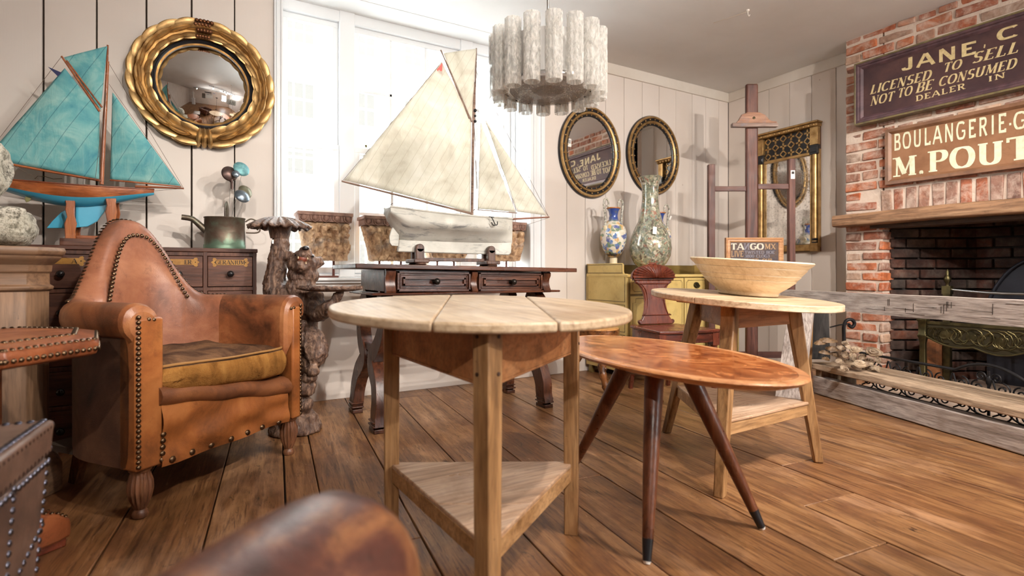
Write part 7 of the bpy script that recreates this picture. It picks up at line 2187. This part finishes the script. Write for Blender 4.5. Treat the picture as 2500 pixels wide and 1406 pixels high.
wallpic('blue and white enamel plate high on the far wall', (1.55, -3.595, 2.1), pi, .45, .16, plain('enamel_plate', rgb(70, 90, 170), .3, c2=rgb(230, 230, 235), vscale=12), M_PAPER, 'plate', 'sign')
for i, (y, z, w, hh) in enumerate(((1.9, 1.15, .3, .42), (1.45, 1.2, .26, .36), (1.05, 1.2, .26, .36), (1.25, .72, .2, .36))):
    wallpic(['largest framed study on the side wall near the window', 'middle framed study on the side wall', 'third framed study along the side wall away from the window', 'small framed study hung lowest on the side wall'][i], (-2.598, y, z), radians(90), w, hh, M_PH, FRW)
wallpic('black and white lettered bill highest on the side wall', (-2.598, 2.5, 1.75), radians(90), .35, .5, plain('bill_paper', rgb(196, 192, 184), .6, c2=rgb(60, 56, 56), vscale=14), M_DKF)
ck_ = thing('wall_clock', 'round white faced clock on the side wall', 'clock', (-2.598, 1.5, 1.95), radians(90))
MB().lathe([(.10, 0), (.13, 0), (.132, .03), (.115, .04), (.108, .03)], 32, M=RX).obj('case', M_BRASS, ck_, smooth=50)
MB().lathe([(0, .02), (.11, .02), (.11, .005), (0, .005)][::-1], 32, M=RX).obj('dial', M_PAPER, ck_)
MB().bx(-.003, .003, -.026, -.022, 0, .08).bx(0, .05, -.026, -.022, -.003, .003).obj('hands', M_PINK, ck_)
pl_ = thing('plinth', 'white painted square plinth in the far corner of the shop', 'plinth', (-1.6, -2.6, 0))
MB().bx(-.24, .24, -.24, .24, 0, .1).bx(-.2, .2, -.2, .2, .1, .85).bx(-.25, .25, -.25, .25, .85, .95).obj('body', M_WIN, pl_, bevel=.01)
stt = thing('statue', 'white plaster standing figure on the white plinth in the far corner', 'statue', (-1.6, -2.6, .992))
m = MB(); limb(m, [(0, 0, .08), (.01, 0, .35), (-.02, 0, .62)], [.12, .10, .09]); limb(m, [(-.02, 0, .62), (0, 0, .75), (0, 0, .88)], [.10, .12, .10]); m.ball((.01, -.02, 1.06), (.07, .08, .09)); limb(m, [(0, 0, .9), (.01, 0, 1.0)], [.05, .045])
limb(m, [(-.13, 0, .88), (-.17, -.02, .68), (-.08, -.10, .58)], [.045, .04, .03]); limb(m, [(.13, 0, .88), (.18, 0, .70), (.16, -.04, .5)], [.045, .04, .03]); m.lathe([(.15, 0), (.15, .05), (.12, .09)], 24)
remeshed('figure', m, plain('plaster', rgb(228, 226, 222), .6), stt, .012, .01, .08, wld=False)

for i, (p, w) in enumerate(FILL_UPLIGHTS):  # added standing lamps that bounce fill light off the ceiling
    fl_ = thing('floor_lamp', ['slim black standing uplighter in the middle of the shop behind the viewer', 'slim black standing uplighter by the right wall behind the viewer'][i], 'lamp', (p[0], p[1], 0))
    MB().lathe([(.13, 0), (.13, .015), (.02, .03)], 28).obj('base', M_IRON, fl_, smooth=40)
    MB().tube([(0, 0, .02), (0, 0, 1.5)], .011, 10).obj('pole', M_IRON, fl_, smooth=60)
    MB().lathe([(.02, 1.50), (.10, 1.54), (.15, 1.60), (.147, 1.60), (.09, 1.55), (.01, 1.53)], 32).obj('lamp_bowl', M_IRON, fl_, smooth=60)
    l = bpy.data.lights.new('uplight', 'SPOT'); l.energy = w; l.color = (1.0, .97, .93); l.spot_size = radians(155); l.spot_blend = .4; l.shadow_soft_size = .06
    o = bpy.data.objects.new('uplight', l); COL.objects.link(o); o.parent = fl_; o.location = (0, 0, p[2]); o.rotation_euler = (pi, 0, 0)
